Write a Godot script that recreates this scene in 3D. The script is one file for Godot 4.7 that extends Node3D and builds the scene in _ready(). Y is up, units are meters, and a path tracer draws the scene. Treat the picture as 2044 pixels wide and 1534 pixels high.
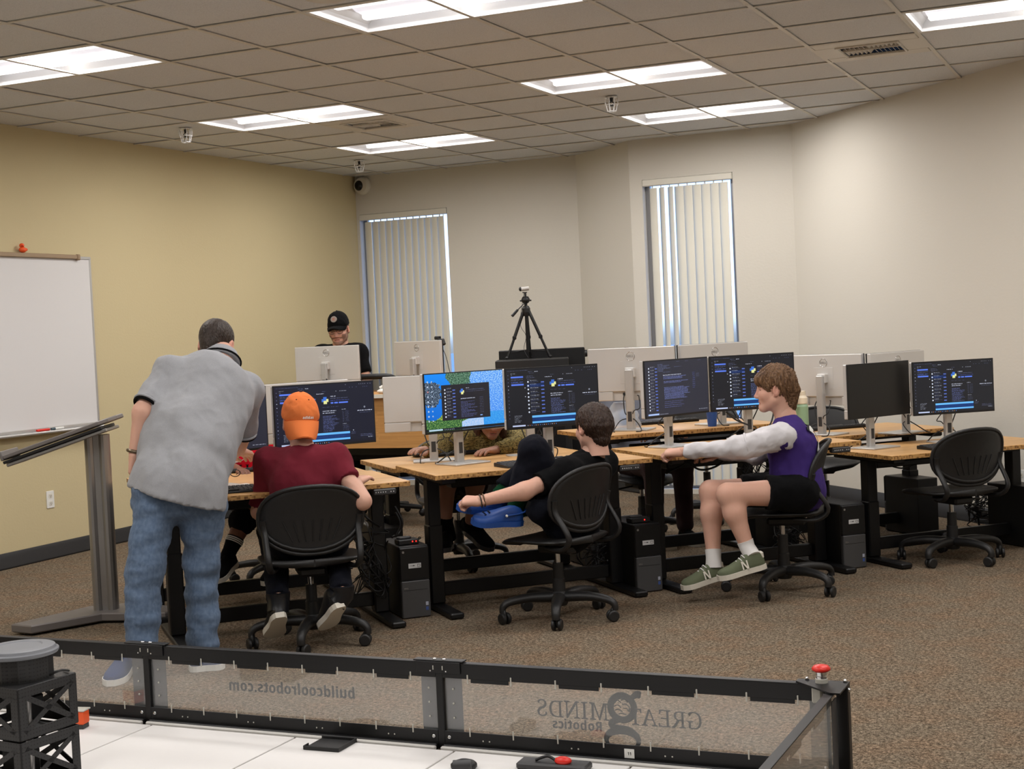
extends Node3D
# A computer lab: sit-stand desks set at 45 degrees, students at them, a robot field in front. Metres, y up; x runs along the ceiling grid, -z goes away.

const CEIL := 2.96
const GX := -2.44      # ceiling grid origin
const GZ := -6.494
const T := 0.6096      # one ceiling tile

var M := {}
var used := {}
var rng := RandomNumberGenerator.new()


class MK:   # collects triangles; every polygon is given counter-clockwise seen from outside
	var st := SurfaceTool.new()
	var xf := Transform3D()
	var smooth_next := 1
	func _init() -> void:
		st.begin(Mesh.PRIMITIVE_TRIANGLES)
	func at(o: Vector3, yaw := 0.0, b := Basis()) -> MK:
		xf = Transform3D(Basis(Vector3.UP, yaw) * b, o)
		return self
	func put(p: Vector3, uv := Vector2.ZERO) -> void:
		st.set_uv(uv)
		st.add_vertex(xf * p)
	func tri(a: Vector3, b: Vector3, c: Vector3, sg := -1) -> void:
		st.set_smooth_group(sg)
		put(a); put(c); put(b)
	func quad(a: Vector3, b: Vector3, c: Vector3, d: Vector3, sg := -1) -> void:
		tri(a, b, c, sg); tri(a, c, d, sg)
	func uvquad(bl: Vector3, br: Vector3, tr: Vector3, tl: Vector3) -> void:
		st.set_smooth_group(-1)
		put(bl, Vector2(0, 1)); put(tr, Vector2(1, 0)); put(br, Vector2(1, 1))
		put(bl, Vector2(0, 1)); put(tl, Vector2(0, 0)); put(tr, Vector2(1, 0))
	func face(pts: Array, ctr: Vector3, sg := -1) -> void:
		var mid := Vector3.ZERO
		for p in pts: mid += p
		mid /= pts.size()
		var nrm: Vector3 = (pts[1] - pts[0]).cross(pts[2] - pts[0])
		if nrm.dot(mid - ctr) < 0.0: pts.reverse()
		for i in range(1, pts.size() - 1): tri(pts[0], pts[i], pts[i + 1], sg)
	func box(c: Vector3, s: Vector3, bev := 0.0, bas := Basis()) -> MK:
		var h := s * 0.5
		var b := minf(bev, minf(h.x, minf(h.y, h.z)) * 0.9)
		for ax in 3:
			var u := (ax + 1) % 3
			var w := (ax + 2) % 3
			for sg in [-1.0, 1.0]:
				var pts := []
				for q in [[-1, -1], [1, -1], [1, 1], [-1, 1]]:
					var p := Vector3.ZERO
					p[ax] = sg * h[ax]; p[u] = q[0] * (h[u] - b); p[w] = q[1] * (h[w] - b)
					pts.append(c + bas * p)
				face(pts, c)
			if b > 0.0:
				for s1 in [-1.0, 1.0]:
					for s2 in [-1.0, 1.0]:
						var pts2 := []
						for q in [[0, -1], [0, 1], [1, 1], [1, -1]]:
							var p2 := Vector3.ZERO
							p2[ax] = q[1] * (h[ax] - b)
							p2[u] = s1 * (h[u] - (b if q[0] == 1 else 0.0)); p2[w] = s2 * (h[w] - (0.0 if q[0] == 1 else b))
							pts2.append(c + bas * p2)
						face(pts2, c)
		if b > 0.0:
			for sx in [-1.0, 1.0]:
				for sy in [-1.0, 1.0]:
					for sz in [-1.0, 1.0]:
						face([c + bas * Vector3(sx * h.x, sy * (h.y - b), sz * (h.z - b)), c + bas * Vector3(sx * (h.x - b), sy * h.y, sz * (h.z - b)), c + bas * Vector3(sx * (h.x - b), sy * (h.y - b), sz * h.z)], c)
		return self
	func loft(rings: Array, cap0 := true, cap1 := true, closed := true) -> MK:
		var sg := smooth_next
		smooth_next += 1
		var n: int = rings[0].size()
		var c0 := Vector3.ZERO
		for p in rings[0]: c0 += p
		c0 /= n
		var c1 := Vector3.ZERO
		for p in rings[1]: c1 += p
		c1 /= n
		var flip := false
		for i in n:
			var a: Vector3 = rings[0][i]
			var b: Vector3 = rings[0][(i + 1) % n]
			var d: Vector3 = rings[1][i]
			var nn := (b - a).cross(d - a)
			if nn.length() > 1e-9:
				flip = nn.dot((a + b + d) / 3.0 - (c0 * 0.67 + c1 * 0.33)) < 0.0
				break
		for r in rings.size() - 1:
			for i in (n if closed else n - 1):
				var j := (i + 1) % n
				var a: Vector3 = rings[r][i]
				var b: Vector3 = rings[r][j]
				var c: Vector3 = rings[r + 1][j]
				var d: Vector3 = rings[r + 1][i]
				if flip: quad(a, d, c, b, sg)
				else: quad(a, b, c, d, sg)
		for e in 2:
			if (cap0 if e == 0 else cap1):
				var ring: Array = rings[0] if e == 0 else rings[-1]
				var other: Array = rings[1] if e == 0 else rings[-2]
				var c := Vector3.ZERO
				var oc := Vector3.ZERO
				for p in ring: c += p
				for p in other: oc += p
				c /= n; oc /= n
				var nr: Vector3 = (ring[1] - c).cross(ring[2] - c)
				var rev := nr.dot(c - oc) < 0.0
				for i in n:
					if rev: tri(c, ring[(i + 1) % n], ring[i])
					else: tri(c, ring[i], ring[(i + 1) % n])
		return self
	func tube(pts: Array, rad, n := 10, flat := 1.0, caps := true) -> MK:   # rad: a number or one per point; flat squashes the second axis
		var rings := []
		var up := Vector3.UP
		var t0: Vector3 = (pts[1] - pts[0]).normalized()
		if absf(t0.dot(up)) > 0.9: up = Vector3.RIGHT
		var side := t0.cross(up).normalized()
		for i in pts.size():
			var t: Vector3 = ((pts[mini(i + 1, pts.size() - 1)] - pts[maxi(i - 1, 0)]) as Vector3).normalized()
			side = (side - t * side.dot(t)).normalized()
			var nrm := side.cross(t)
			var r: float = rad[i] if rad is Array else rad
			var ring := []
			for k in n:
				var a := TAU * k / n
				ring.append(pts[i] + side * cos(a) * r + nrm * sin(a) * r * flat)
			rings.append(ring)
		return loft(rings, caps, caps)
	func rod(a: Vector3, b: Vector3, r0: float, r1 := -1.0, n := 16) -> MK:
		return tube([a, b], [r0, r0 if r1 < 0.0 else r1], n)
	func lathe(prof: Array, n := 24, o := Vector3.ZERO, bas := Basis(), sharp := true) -> MK:
		var rings := []
		for p in prof:
			var ring := []
			for k in n: ring.append(o + bas * Vector3(p.x * cos(TAU * k / n), p.y, p.x * sin(TAU * k / n)))
			rings.append(ring)
		if sharp:
			for i in prof.size() - 1: loft([rings[i], rings[i + 1]], i == 0 and prof[0].x > 1e-4, i == prof.size() - 2 and prof[-1].x > 1e-4)
		else: loft(rings, prof[0].x > 1e-4, prof[-1].x > 1e-4)
		return self
	func ball(c: Vector3, r: Vector3, n := 14, bas := Basis()) -> MK:
		var rings := []
		for i in range(n / 2 + 1):
			var a := PI * i / (n / 2)
			var ring := []
			for k in n: ring.append(c + bas * (Vector3(sin(a) * cos(TAU * k / n), -cos(a), sin(a) * sin(TAU * k / n)) * r))
			rings.append(ring)
		return loft(rings, false, false)
	func prism(poly: Array, y0: float, y1: float, bev := 0.0) -> MK:   # poly of Vector2(x, z), convex or not; walls along y
		var pv := PackedVector2Array(poly)
		if Geometry2D.is_polygon_clockwise(pv): pv.reverse()
		var inset := pv
		if bev > 0.0:
			var off := Geometry2D.offset_polygon(pv, -bev, Geometry2D.JOIN_MITER)
			if off.size() == 1 and off[0].size() == pv.size(): inset = align(off[0], pv)
			else: bev = 0.0
		var idx := Geometry2D.triangulate_polygon(inset)
		for k in range(0, idx.size(), 3):
			var a := inset[idx[k]]
			var b := inset[idx[k + 1]]
			var c := inset[idx[k + 2]]
			if (b - a).cross(c - a) < 0.0:
				var q := b
				b = c; c = q
			tri(Vector3(a.x, y1, a.y), Vector3(c.x, y1, c.y), Vector3(b.x, y1, b.y))
			tri(Vector3(a.x, y0, a.y), Vector3(b.x, y0, b.y), Vector3(c.x, y0, c.y))
		var n := pv.size()
		for i in n:
			var j := (i + 1) % n
			var p := pv[i]
			var q := pv[j]
			quad(Vector3(q.x, y0 + bev, q.y), Vector3(p.x, y0 + bev, p.y), Vector3(p.x, y1 - bev, p.y), Vector3(q.x, y1 - bev, q.y))
			if bev > 0.0:
				var pi := inset[i]
				var qi := inset[j]
				quad(Vector3(q.x, y1 - bev, q.y), Vector3(p.x, y1 - bev, p.y), Vector3(pi.x, y1, pi.y), Vector3(qi.x, y1, qi.y))
				quad(Vector3(p.x, y0 + bev, p.y), Vector3(q.x, y0 + bev, q.y), Vector3(qi.x, y0, qi.y), Vector3(pi.x, y0, pi.y))
		return self
	func align(q: PackedVector2Array, p: PackedVector2Array) -> PackedVector2Array:
		var best := 0
		for s in q.size():
			if q[s].distance_squared_to(p[0]) < q[best].distance_squared_to(p[0]): best = s
		var r := PackedVector2Array()
		for i in q.size(): r.append(q[(best + i) % q.size()])
		if r.size() > 2 and r[1].distance_to(p[1]) > r[-1].distance_to(p[1]):
			var w := PackedVector2Array([r[0]])
			for i in range(q.size() - 1, 0, -1): w.append(r[i])
			return w
		return r
	func done() -> ArrayMesh:
		st.generate_normals()
		return st.commit()


static func rrect(w: float, d: float, r: float, n := 4) -> Array:   # rounded rectangle, Vector2s
	var out := []
	for q in [[1, 1, 0], [-1, 1, 1], [-1, -1, 2], [1, -1, 3]]:
		for i in n + 1:
			var a: float = PI / 2 * (q[2] + float(i) / n)
			out.append(Vector2(q[0] * (w / 2 - r) + r * cos(a), q[1] * (d / 2 - r) + r * sin(a)))
	return out


class Sdf:   # a grid of distances, joined smoothly, meshed as surface nets
	var o: Vector3
	var c: float
	var nx: int
	var ny: int
	var nz: int
	var f := PackedFloat32Array()
	func _init(mn: Vector3, mx: Vector3, cell: float) -> void:
		o = mn; c = cell
		nx = int((mx.x - mn.x) / c) + 2
		ny = int((mx.y - mn.y) / c) + 2
		nz = int((mx.z - mn.z) / c) + 2
		f.resize(nx * ny * nz)
		f.fill(1.0)
	func range_of(mn: Vector3, mx: Vector3) -> Array:
		var a := (mn - o) / c
		var b := (mx - o) / c
		return [maxi(0, int(a.x)), mini(nx - 1, int(b.x) + 1), maxi(0, int(a.y)), mini(ny - 1, int(b.y) + 1), maxi(0, int(a.z)), mini(nz - 1, int(b.z) + 1)]
	# a tapered capsule; ax/s flatten it (s > 1 makes it thinner along ax)
	func cap(a: Vector3, b: Vector3, ra: float, rb: float, k := 0.03, ax := Vector3.ZERO, s := 1.0) -> Sdf:
		var m := maxf(ra, rb)
		var e := Vector3.ONE * (k + 2.5 * c)
		var r := range_of(a.min(b) - Vector3.ONE * m - e, a.max(b) + Vector3.ONE * m + e)
		var flat := s != 1.0
		if flat: b = b + ax * ((b - a).dot(ax) * (s - 1.0))
		var ab := b - a
		var il := 1.0 / maxf(ab.length_squared(), 1e-9)
		var dr := rb - ra
		for z in range(r[4], r[5] + 1):
			for y in range(r[2], r[3] + 1):
				var i: int = r[0] + nx * (y + ny * z)
				var p := Vector3(o.x + r[0] * c, o.y + y * c, o.z + z * c) - a
				for x in range(r[0], r[1] + 1):
					var q := p
					if flat: q += ax * (p.dot(ax) * (s - 1.0))
					var t := clampf(q.dot(ab) * il, 0.0, 1.0)
					var d := (q - ab * t).length() - ra - dr * t
					var g := f[i]
					var h := k - absf(d - g)
					if d < g: g = d
					if h > 0.0: g -= h * h / (4.0 * k)
					f[i] = g
					i += 1
					p.x += c
		return self
	func ell(ctr: Vector3, rad: Vector3, k := 0.02, bas := Basis(), minus := false) -> Sdf:
		var m := maxf(rad.x, maxf(rad.y, rad.z)) + k + 2.5 * c
		var r := range_of(ctr - Vector3.ONE * m, ctr + Vector3.ONE * m)
		var inv := bas.transposed()
		var ir := Vector3.ONE / rad
		for z in range(r[4], r[5] + 1):
			for y in range(r[2], r[3] + 1):
				var i: int = r[0] + nx * (y + ny * z)
				for x in range(r[0], r[1] + 1):
					var p := inv * (Vector3(o.x + x * c, o.y + y * c, o.z + z * c) - ctr) * ir
					var k0 := p.length()
					var d := k0 * (k0 - 1.0) / maxf((p * ir).length(), 1e-6)
					var g := f[i]
					if minus:
						d = -d
						var h := k - absf(d - g)
						if d > g: g = d
						if h > 0.0: g += h * h / (4.0 * k)
					else:
						var h2 := k - absf(d - g)
						if d < g: g = d
						if h2 > 0.0: g -= h2 * h2 / (4.0 * k)
					f[i] = g
					i += 1
		return self
	func cut(at: Vector3, n: Vector3, rad: float) -> Sdf:   # takes away what lies on the n side of a plane, within rad of a point
		n = n.normalized()
		var r := range_of(at - Vector3.ONE * rad, at + Vector3.ONE * rad)
		for z in range(r[4], r[5] + 1):
			for y in range(r[2], r[3] + 1):
				for x in range(r[0], r[1] + 1):
					var p := Vector3(o.x + x * c, o.y + y * c, o.z + z * c) - at
					if p.length_squared() > rad * rad: continue
					var i := x + nx * (y + ny * z)
					f[i] = maxf(f[i], p.dot(n))
		return self
	func value(p: Vector3) -> float:
		var q := (p - o) / c
		var x := clampi(int(q.x), 0, nx - 2)
		var y := clampi(int(q.y), 0, ny - 2)
		var z := clampi(int(q.z), 0, nz - 2)
		var t := (q - Vector3(x, y, z)).clamp(Vector3.ZERO, Vector3.ONE)
		var i := x + nx * (y + ny * z)
		var j := i + nx * ny
		return lerpf(lerpf(lerpf(f[i], f[i + 1], t.x), lerpf(f[i + nx], f[i + nx + 1], t.x), t.y), lerpf(lerpf(f[j], f[j + 1], t.x), lerpf(f[j + nx], f[j + nx + 1], t.x), t.y), t.z)
	func net() -> Dictionary:
		var at := PackedInt32Array()
		at.resize(nx * ny * nz)
		at.fill(-1)
		var v := PackedVector3Array()
		var idx := PackedInt32Array()
		var sxy := nx * ny
		var far := 3.4 * c
		var off := [0, 1, nx, nx + 1, sxy, sxy + 1, sxy + nx, sxy + nx + 1]
		var edges := [[0, 1], [2, 3], [4, 5], [6, 7], [0, 2], [1, 3], [4, 6], [5, 7], [0, 4], [1, 5], [2, 6], [3, 7]]
		var cells := PackedInt32Array()
		for z in nz - 1:
			for y in ny - 1:
				var i := nx * (y + ny * z)
				for x in nx - 1:
					var g := f[i]
					if absf(g) < far:
						var s := g < 0.0
						if (f[i + 1] < 0.0) != s or (f[i + nx] < 0.0) != s or (f[i + nx + 1] < 0.0) != s or (f[i + sxy] < 0.0) != s or (f[i + sxy + 1] < 0.0) != s or (f[i + sxy + nx] < 0.0) != s or (f[i + sxy + nx + 1] < 0.0) != s:
							var p := Vector3.ZERO
							var n := 0
							for e in edges:
								var a := f[i + off[e[0]]]
								var b := f[i + off[e[1]]]
								if (a < 0.0) != (b < 0.0):
									var t := a / (a - b)
									var ea: int = e[0]
									var eb: int = e[1]
									p += Vector3(lerpf(ea & 1, eb & 1, t), lerpf((ea >> 1) & 1, (eb >> 1) & 1, t), lerpf(ea >> 2, eb >> 2, t))
									n += 1
							at[i] = v.size()
							cells.append(i)
							v.append(o + (Vector3(x, y, z) + p / n) * c)
					i += 1
		for i in cells:
			var x := i % nx
			var y := (i / nx) % ny
			var z := i / sxy
			var s := f[i] < 0.0
			for ax in 3:
				var d1: int = [1, nx, sxy][ax]
				var d2: int = [nx, sxy, 1][ax]
				var d3: int = [sxy, 1, nx][ax]
				if (ax == 0 and (y == 0 or z == 0)) or (ax == 1 and (z == 0 or x == 0)) or (ax == 2 and (x == 0 or y == 0)): continue
				var e := f[i + d1] < 0.0
				if e == s: continue
				var A := at[i - d2 - d3]
				var B := at[i - d3]
				var C := at[i]
				var D := at[i - d2]
				if A < 0 or B < 0 or C < 0 or D < 0: continue
				if s: idx.append_array([A, C, B, A, D, C])
				else: idx.append_array([A, B, C, A, C, D])
		return {"v": v, "i": idx}


class Flesh:   # joins nets into one mesh with colours
	var v := PackedVector3Array()
	var n := PackedVector3Array()
	var col := PackedColorArray()
	var idx := PackedInt32Array()
	func add(net: Dictionary, color: Variant, xf := Transform3D(), warp: Variant = null) -> void:
		var base := v.size()
		var pv: PackedVector3Array = net.v
		var pi: PackedInt32Array = net.i
		var nn := PackedVector3Array()
		nn.resize(pv.size())
		for k in range(0, pi.size(), 3):
			var q := (pv[pi[k + 2]] - pv[pi[k]]).cross(pv[pi[k + 1]] - pv[pi[k]])
			nn[pi[k]] += q; nn[pi[k + 1]] += q; nn[pi[k + 2]] += q
		if warp is Callable:
			var moved := PackedVector3Array()
			for k in pv.size(): moved.append(warp.call(pv[k], nn[k].normalized()))
			pv = moved
			nn.fill(Vector3.ZERO)
			for k in range(0, pi.size(), 3):
				var q := (pv[pi[k + 2]] - pv[pi[k]]).cross(pv[pi[k + 1]] - pv[pi[k]])
				nn[pi[k]] += q; nn[pi[k + 1]] += q; nn[pi[k + 2]] += q
		var nb := xf.basis.inverse().transposed()
		var flip := xf.basis.determinant() < 0.0
		for k in pv.size():
			v.append(xf * pv[k])
			n.append((nb * nn[k]).normalized())
			col.append(color.call(net.v[k]) if color is Callable else color)
		for k in range(0, pi.size(), 3):
			if flip: idx.append_array([base + pi[k], base + pi[k + 2], base + pi[k + 1]])
			else: idx.append_array([base + pi[k], base + pi[k + 1], base + pi[k + 2]])
	func done() -> ArrayMesh:
		var a := []
		a.resize(Mesh.ARRAY_MAX)
		a[Mesh.ARRAY_VERTEX] = v
		a[Mesh.ARRAY_NORMAL] = n
		a[Mesh.ARRAY_COLOR] = col
		a[Mesh.ARRAY_INDEX] = idx
		var m := ArrayMesh.new()
		m.add_surface_from_arrays(Mesh.PRIMITIVE_TRIANGLES, a)
		return m


func numbered(called: String) -> String:
	if not used.has(called):
		used[called] = 0
		return called
	used[called] += 1
	return "%s_%03d" % [called, used[called]]


func meta(o: Node, label: String, category: String, group := "", kind := "") -> Node:
	if label: o.set_meta("label", label)
	if category: o.set_meta("category", category)
	if group: o.set_meta("group", group)
	if kind: o.set_meta("kind", kind)
	return o


func thing(called: String, label: String, category: String, pos := Vector3.ZERO, yaw := 0.0, group := "") -> Node3D:
	var o := Node3D.new()
	o.name = numbered(called)
	o.position = pos
	o.rotation.y = yaw
	add_child(o)
	meta(o, label, category, group)
	return o


func part(called: String, mesh, mat: Material, parent: Node = self, label := "") -> MeshInstance3D:
	var o := MeshInstance3D.new()
	o.name = numbered(called) if parent == self else called
	o.mesh = mesh.done() if (mesh is MK or mesh is Flesh) else mesh
	o.material_override = mat
	parent.add_child(o, true)
	if label: o.set_meta("label", label)
	return o


func world_part(called: String, mesh, mat: Material, parent: Node3D, label := "") -> MeshInstance3D:   # the mesh is in world coordinates
	var o := part(called, mesh, mat, parent, label)
	o.transform = parent.global_transform.affine_inverse()
	return o


func struct(called: String, mesh, mat: Material, parent: Node = self) -> MeshInstance3D:
	var o := part(called, mesh, mat, parent)
	if parent == self: o.set_meta("kind", "structure")
	return o


func copy(o: Node3D, label: String, pos: Vector3, yaw: float) -> Node3D:
	var c: Node3D = o.duplicate()
	c.name = numbered(str(o.name).rstrip("0123456789").trim_suffix("_"))
	add_child(c)
	c.position = pos
	c.rotation.y = yaw
	if label: c.set_meta("label", label)
	return c


static func hex(s: String) -> Color:
	return Color(s)


func mat(c: Color, rough := 0.6, metal := 0.0, extra := {}) -> StandardMaterial3D:
	var m := StandardMaterial3D.new()
	m.albedo_color = c
	m.roughness = rough
	m.metallic = metal
	for k in extra: m.set(k, extra[k])
	return m


func img(w: int, h: int, fn: Callable) -> Image:
	var im := Image.create_empty(w, h, false, Image.FORMAT_RGB8)
	for y in h:
		for x in w: im.set_pixel(x, y, fn.call(x, y))
	return im


func tex(im: Image) -> ImageTexture:
	return ImageTexture.create_from_image(im)


func noise_tex(freq: float, size := 256, normal := false, strength := 4.0, kind := FastNoiseLite.TYPE_SIMPLEX_SMOOTH, oct := 3) -> NoiseTexture2D:
	var n := FastNoiseLite.new()
	n.seed = 7
	n.noise_type = kind
	n.frequency = freq
	n.fractal_octaves = oct
	var t := NoiseTexture2D.new()
	t.noise = n
	t.width = size
	t.height = size
	t.seamless = true
	t.as_normal_map = normal
	t.bump_strength = strength
	return t


func text(s: String, width: float, depth := 0.001, bold := false, font := "Droid Sans") -> ArrayMesh:   # centred lettering of a given width, facing +z
	var t := TextMesh.new()
	var fo := SystemFont.new()
	fo.font_names = PackedStringArray([font])
	if bold: fo.font_weight = 700
	t.font = fo
	t.text = s
	t.font_size = 48
	t.pixel_size = 0.01
	t.depth = 0.01
	t.curve_step = 1.0
	var bb := t.get_aabb()
	var k := width / maxf(bb.size.x, 1e-4)
	var c := bb.get_center()
	var src := t.get_mesh_arrays()
	var vv: PackedVector3Array = src[Mesh.ARRAY_VERTEX]
	for i in vv.size(): vv[i] = Vector3((vv[i].x - c.x) * k, (vv[i].y - c.y) * k, (vv[i].z - c.z) / 0.01 * depth)
	src[Mesh.ARRAY_VERTEX] = vv
	var m := ArrayMesh.new()
	m.add_surface_from_arrays(Mesh.PRIMITIVE_TRIANGLES, src)
	return m


func arc(pts: Array, n := 8) -> Array:   # a smooth line through points
	var c := Curve3D.new()
	for i in pts.size():
		var t: Vector3 = (pts[mini(i + 1, pts.size() - 1)] - pts[maxi(i - 1, 0)]) * 0.17
		c.add_point(pts[i], -t, t)
	var out := []
	for i in (pts.size() - 1) * n + 1: out.append(c.samplef(float(i) / n))
	return out


func _ready() -> void:
	rng.seed = 11
	# camera
	var cam := Camera3D.new()
	cam.name = "camera"
	cam.keep_aspect = Camera3D.KEEP_HEIGHT
	cam.fov = rad_to_deg(2.0 * atan(767.0 / 2906.49))
	cam.transform = Transform3D(Basis(Vector3(0.910674, -0.046274, -0.410527), Vector3(0.026821, 0.998233, -0.053022), Vector3(0.412255, 0.037275, 0.910306)), Vector3(0, 1.43, 0))
	cam.near = 0.05
	cam.far = 200.0
	add_child(cam)
	# sky and exposure
	var env := Environment.new()
	env.background_mode = Environment.BG_SKY
	var sky := Sky.new()
	var sm := ProceduralSkyMaterial.new()
	sm.sky_top_color = Color(0.36, 0.56, 0.9)
	sm.sky_horizon_color = Color(0.78, 0.88, 1.0)
	sm.ground_bottom_color = Color(0.45, 0.47, 0.5)
	sm.ground_horizon_color = Color(0.7, 0.76, 0.82)
	sm.sky_energy_multiplier = 1.6
	sky.sky_material = sm
	env.sky = sky
	env.tonemap_mode = Environment.TONE_MAPPER_LINEAR
	env.tonemap_exposure = 1.0
	env.sdfgi_enabled = true
	env.ssao_enabled = true
	env.ssil_enabled = true
	var we := WorldEnvironment.new()
	we.name = "environment"
	we.environment = env
	add_child(we)
	materials()
	room()
	ceiling()
	windows()
	wall_things()
	furniture()
	computers()
	people()
	robot_field()


const LAMP := 2.98     # energy of one ceiling troffer


func materials() -> void:
	rng.seed = 5
	var cn := FastNoiseLite.new()
	cn.frequency = 0.012
	cn.seed = 3
	var cn2 := FastNoiseLite.new()
	cn2.frequency = 0.16
	cn2.seed = 9
	var carpet := img(512, 512, func(x, y):
		var a := cn2.get_noise_2d(x, y * 0.8) * 0.5 + rng.randf_range(-0.5, 0.5)
		var k := clampf(0.5 + a * 0.75, 0.0, 1.0)
		var w := cn.get_noise_2d(x, y)
		var c := Color(0.22, 0.195, 0.16).lerp(Color(0.64, 0.575, 0.495), k)
		c = c.lerp(Color(c.r * 1.03, c.g * 0.98, c.b * 0.95), clampf(w * 1.5 + 0.3, 0, 1))
		return c)
	M.carpet = mat(Color(1, 1, 1), 1.0, 0.0, {"albedo_texture": tex(carpet), "uv1_triplanar": true, "uv1_world_triplanar": true, "uv1_scale": Vector3.ONE * 0.62, "metallic_specular": 0.1})
	var tile := img(256, 256, func(_x, _y):
		var k := rng.randf_range(-0.035, 0.035) - (0.1 if rng.randf() < 0.035 else 0.0)
		return Color(0.83 + k, 0.835 + k, 0.84 + k))
	M.tile = mat(Color(1, 1, 1), 0.95, 0.0, {"albedo_texture": tex(tile), "uv1_triplanar": true, "uv1_scale": Vector3.ONE * 1.7, "metallic_specular": 0.15})
	M.tee = mat(Color(0.80, 0.78, 0.74), 0.5)
	var wn := noise_tex(0.05, 256, true, 1.2)
	M.wall_tan = mat(hex("cabc96"), 0.75, 0.0, {"normal_enabled": true, "normal_texture": wn, "normal_scale": 0.25, "uv1_triplanar": true, "uv1_scale": Vector3.ONE * 3.0, "metallic_specular": 0.3})
	M.wall_cream = mat(hex("d2cdc2"), 0.75, 0.0, {"normal_enabled": true, "normal_texture": wn, "normal_scale": 0.25, "uv1_triplanar": true, "uv1_scale": Vector3.ONE * 3.0, "metallic_specular": 0.3})
	M.plaster = mat(Color(0.8, 0.8, 0.78), 0.9)
	M.rubber = mat(Color(0.13, 0.13, 0.135), 0.55)
	M.white_metal = mat(Color(0.9, 0.9, 0.9), 0.45)
	M.cream_plastic = mat(hex("dcd8cc"), 0.5)
	M.vane = mat(hex("e2dfd2"), 0.65, 0.0, {"backlight": Color(0.22, 0.22, 0.2)})
	M.glass = mat(Color(0.9, 0.95, 1.0, 0.08), 0.02, 0.0, {"transparency": BaseMaterial3D.TRANSPARENCY_ALPHA})
	M.black = mat(Color(0.055, 0.055, 0.06), 0.5)
	M.black_soft = mat(Color(0.06, 0.058, 0.06), 0.75)
	M.black_metal = mat(Color(0.07, 0.07, 0.075), 0.42, 0.3)
	M.chair = mat(Color(0.095, 0.093, 0.094), 0.48, 0.0, {"normal_enabled": true, "normal_texture": noise_tex(0.3, 128, true, 2.0), "normal_scale": 0.3, "uv1_triplanar": true, "uv1_scale": Vector3.ONE * 8.0})
	M.silver = mat(Color(0.76, 0.755, 0.745), 0.38, 0.55)
	M.silver_plastic = mat(Color(0.80, 0.79, 0.775), 0.42, 0.25)
	M.alu = mat(Color(0.62, 0.615, 0.61), 0.36, 0.8)
	M.chrome = mat(Color(0.8, 0.8, 0.8), 0.2, 1.0)
	M.grey_paint = mat(Color(0.30, 0.30, 0.305), 0.5, 0.2)
	M.dark_grey = mat(Color(0.20, 0.20, 0.205), 0.5)
	var wn1 := FastNoiseLite.new()
	wn1.frequency = 0.02
	wn1.seed = 2
	var bamboo := img(512, 256, func(x, y):
		var strip := int(y / 11.0)
		var h := fposmod(sin(strip * 12.9898 + int((x + strip * 137) / 190.0) * 4.7) * 43758.5, 1.0)
		var g := wn1.get_noise_2d(x * 0.35, y * 6.0)
		return Color(0.86, 0.68, 0.45).lerp(Color(0.74, 0.56, 0.34), clampf(0.25 + h * 0.4 + g * 0.5, 0, 1)))
	M.bamboo = mat(Color(1, 1, 1), 0.38, 0.0, {"albedo_texture": tex(bamboo), "uv1_triplanar": true, "uv1_scale": Vector3(1.1, 1.1, 1.8)})
	var edge := img(256, 32, func(x, y):
		var h := fposmod(sin(int(x / 5.0) * 78.233 + int(y / 11.0) * 31.7) * 43758.5, 1.0)
		return Color(0.78, 0.6, 0.36).lerp(Color(0.42, 0.27, 0.12), h * h * 0.95))
	M.bamboo_edge = mat(Color(1, 1, 1), 0.5, 0.0, {"albedo_texture": tex(edge), "uv1_triplanar": true, "uv1_scale": Vector3(2.2, 30.0, 2.2)})
	M.oak = mat(Color(0.93, 0.88, 0.8), 0.5, 0.0, {"albedo_texture": tex(bamboo), "uv1_triplanar": true, "uv1_scale": Vector3(0.7, 3.2, 0.7)})
	M.white_board = mat(Color(0.86, 0.855, 0.855), 0.25)
	M.lectern_top = mat(Color(0.45, 0.43, 0.42), 0.5, 0.2)
	M.field_tile = mat(Color(0.87, 0.86, 0.85), 0.55)
	M.gasket = mat(Color(0.75, 0.74, 0.72), 0.5)
	M.plexi = mat(Color(0.9, 0.92, 0.92, 0.06), 0.03, 0.0, {"transparency": BaseMaterial3D.TRANSPARENCY_ALPHA})
	M.clip = mat(Color(0.72, 0.71, 0.67), 0.5)
	M.red = mat(hex("d8281c"), 0.35)
	M.orange = mat(hex("ee5a24"), 0.5)
	M.white = mat(Color(0.9, 0.9, 0.88), 0.5)
	M.label_white = mat(Color(0.82, 0.82, 0.82), 0.6)
	M.ink = mat(Color(0.06, 0.06, 0.06), 0.6)
	var holes := img(64, 64, func(x, y):
		var d := Vector2(fmod(x, 32.0) - 16.0, fmod(y, 32.0) - 16.0).length()
		return Color(0.015, 0.015, 0.015) if d < 6.0 else Color(0.15, 0.15, 0.155))
	M.perforated = mat(Color(1, 1, 1), 0.45, 0.15, {"albedo_texture": tex(holes), "uv1_triplanar": true, "uv1_scale": Vector3.ONE * 40.0})
	var weave := noise_tex(0.35, 128, true, 5.0)
	var cloth := {"normal_enabled": true, "normal_texture": weave, "normal_scale": 0.35, "uv1_triplanar": true, "uv1_scale": Vector3.ONE * 12.0, "rim_enabled": true, "rim": 0.15, "metallic_specular": 0.2}
	var heather := img(128, 128, func(_x, _y):
		var k := rng.randf_range(-0.05, 0.05)
		return Color(0.60 + k, 0.605 + k, 0.62 + k))
	M.grey_knit = mat(Color(1, 1, 1), 0.9, 0.0, cloth.merged({"albedo_texture": tex(heather), "uv1_scale": Vector3.ONE * 3.0}))
	var dn := FastNoiseLite.new()
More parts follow.
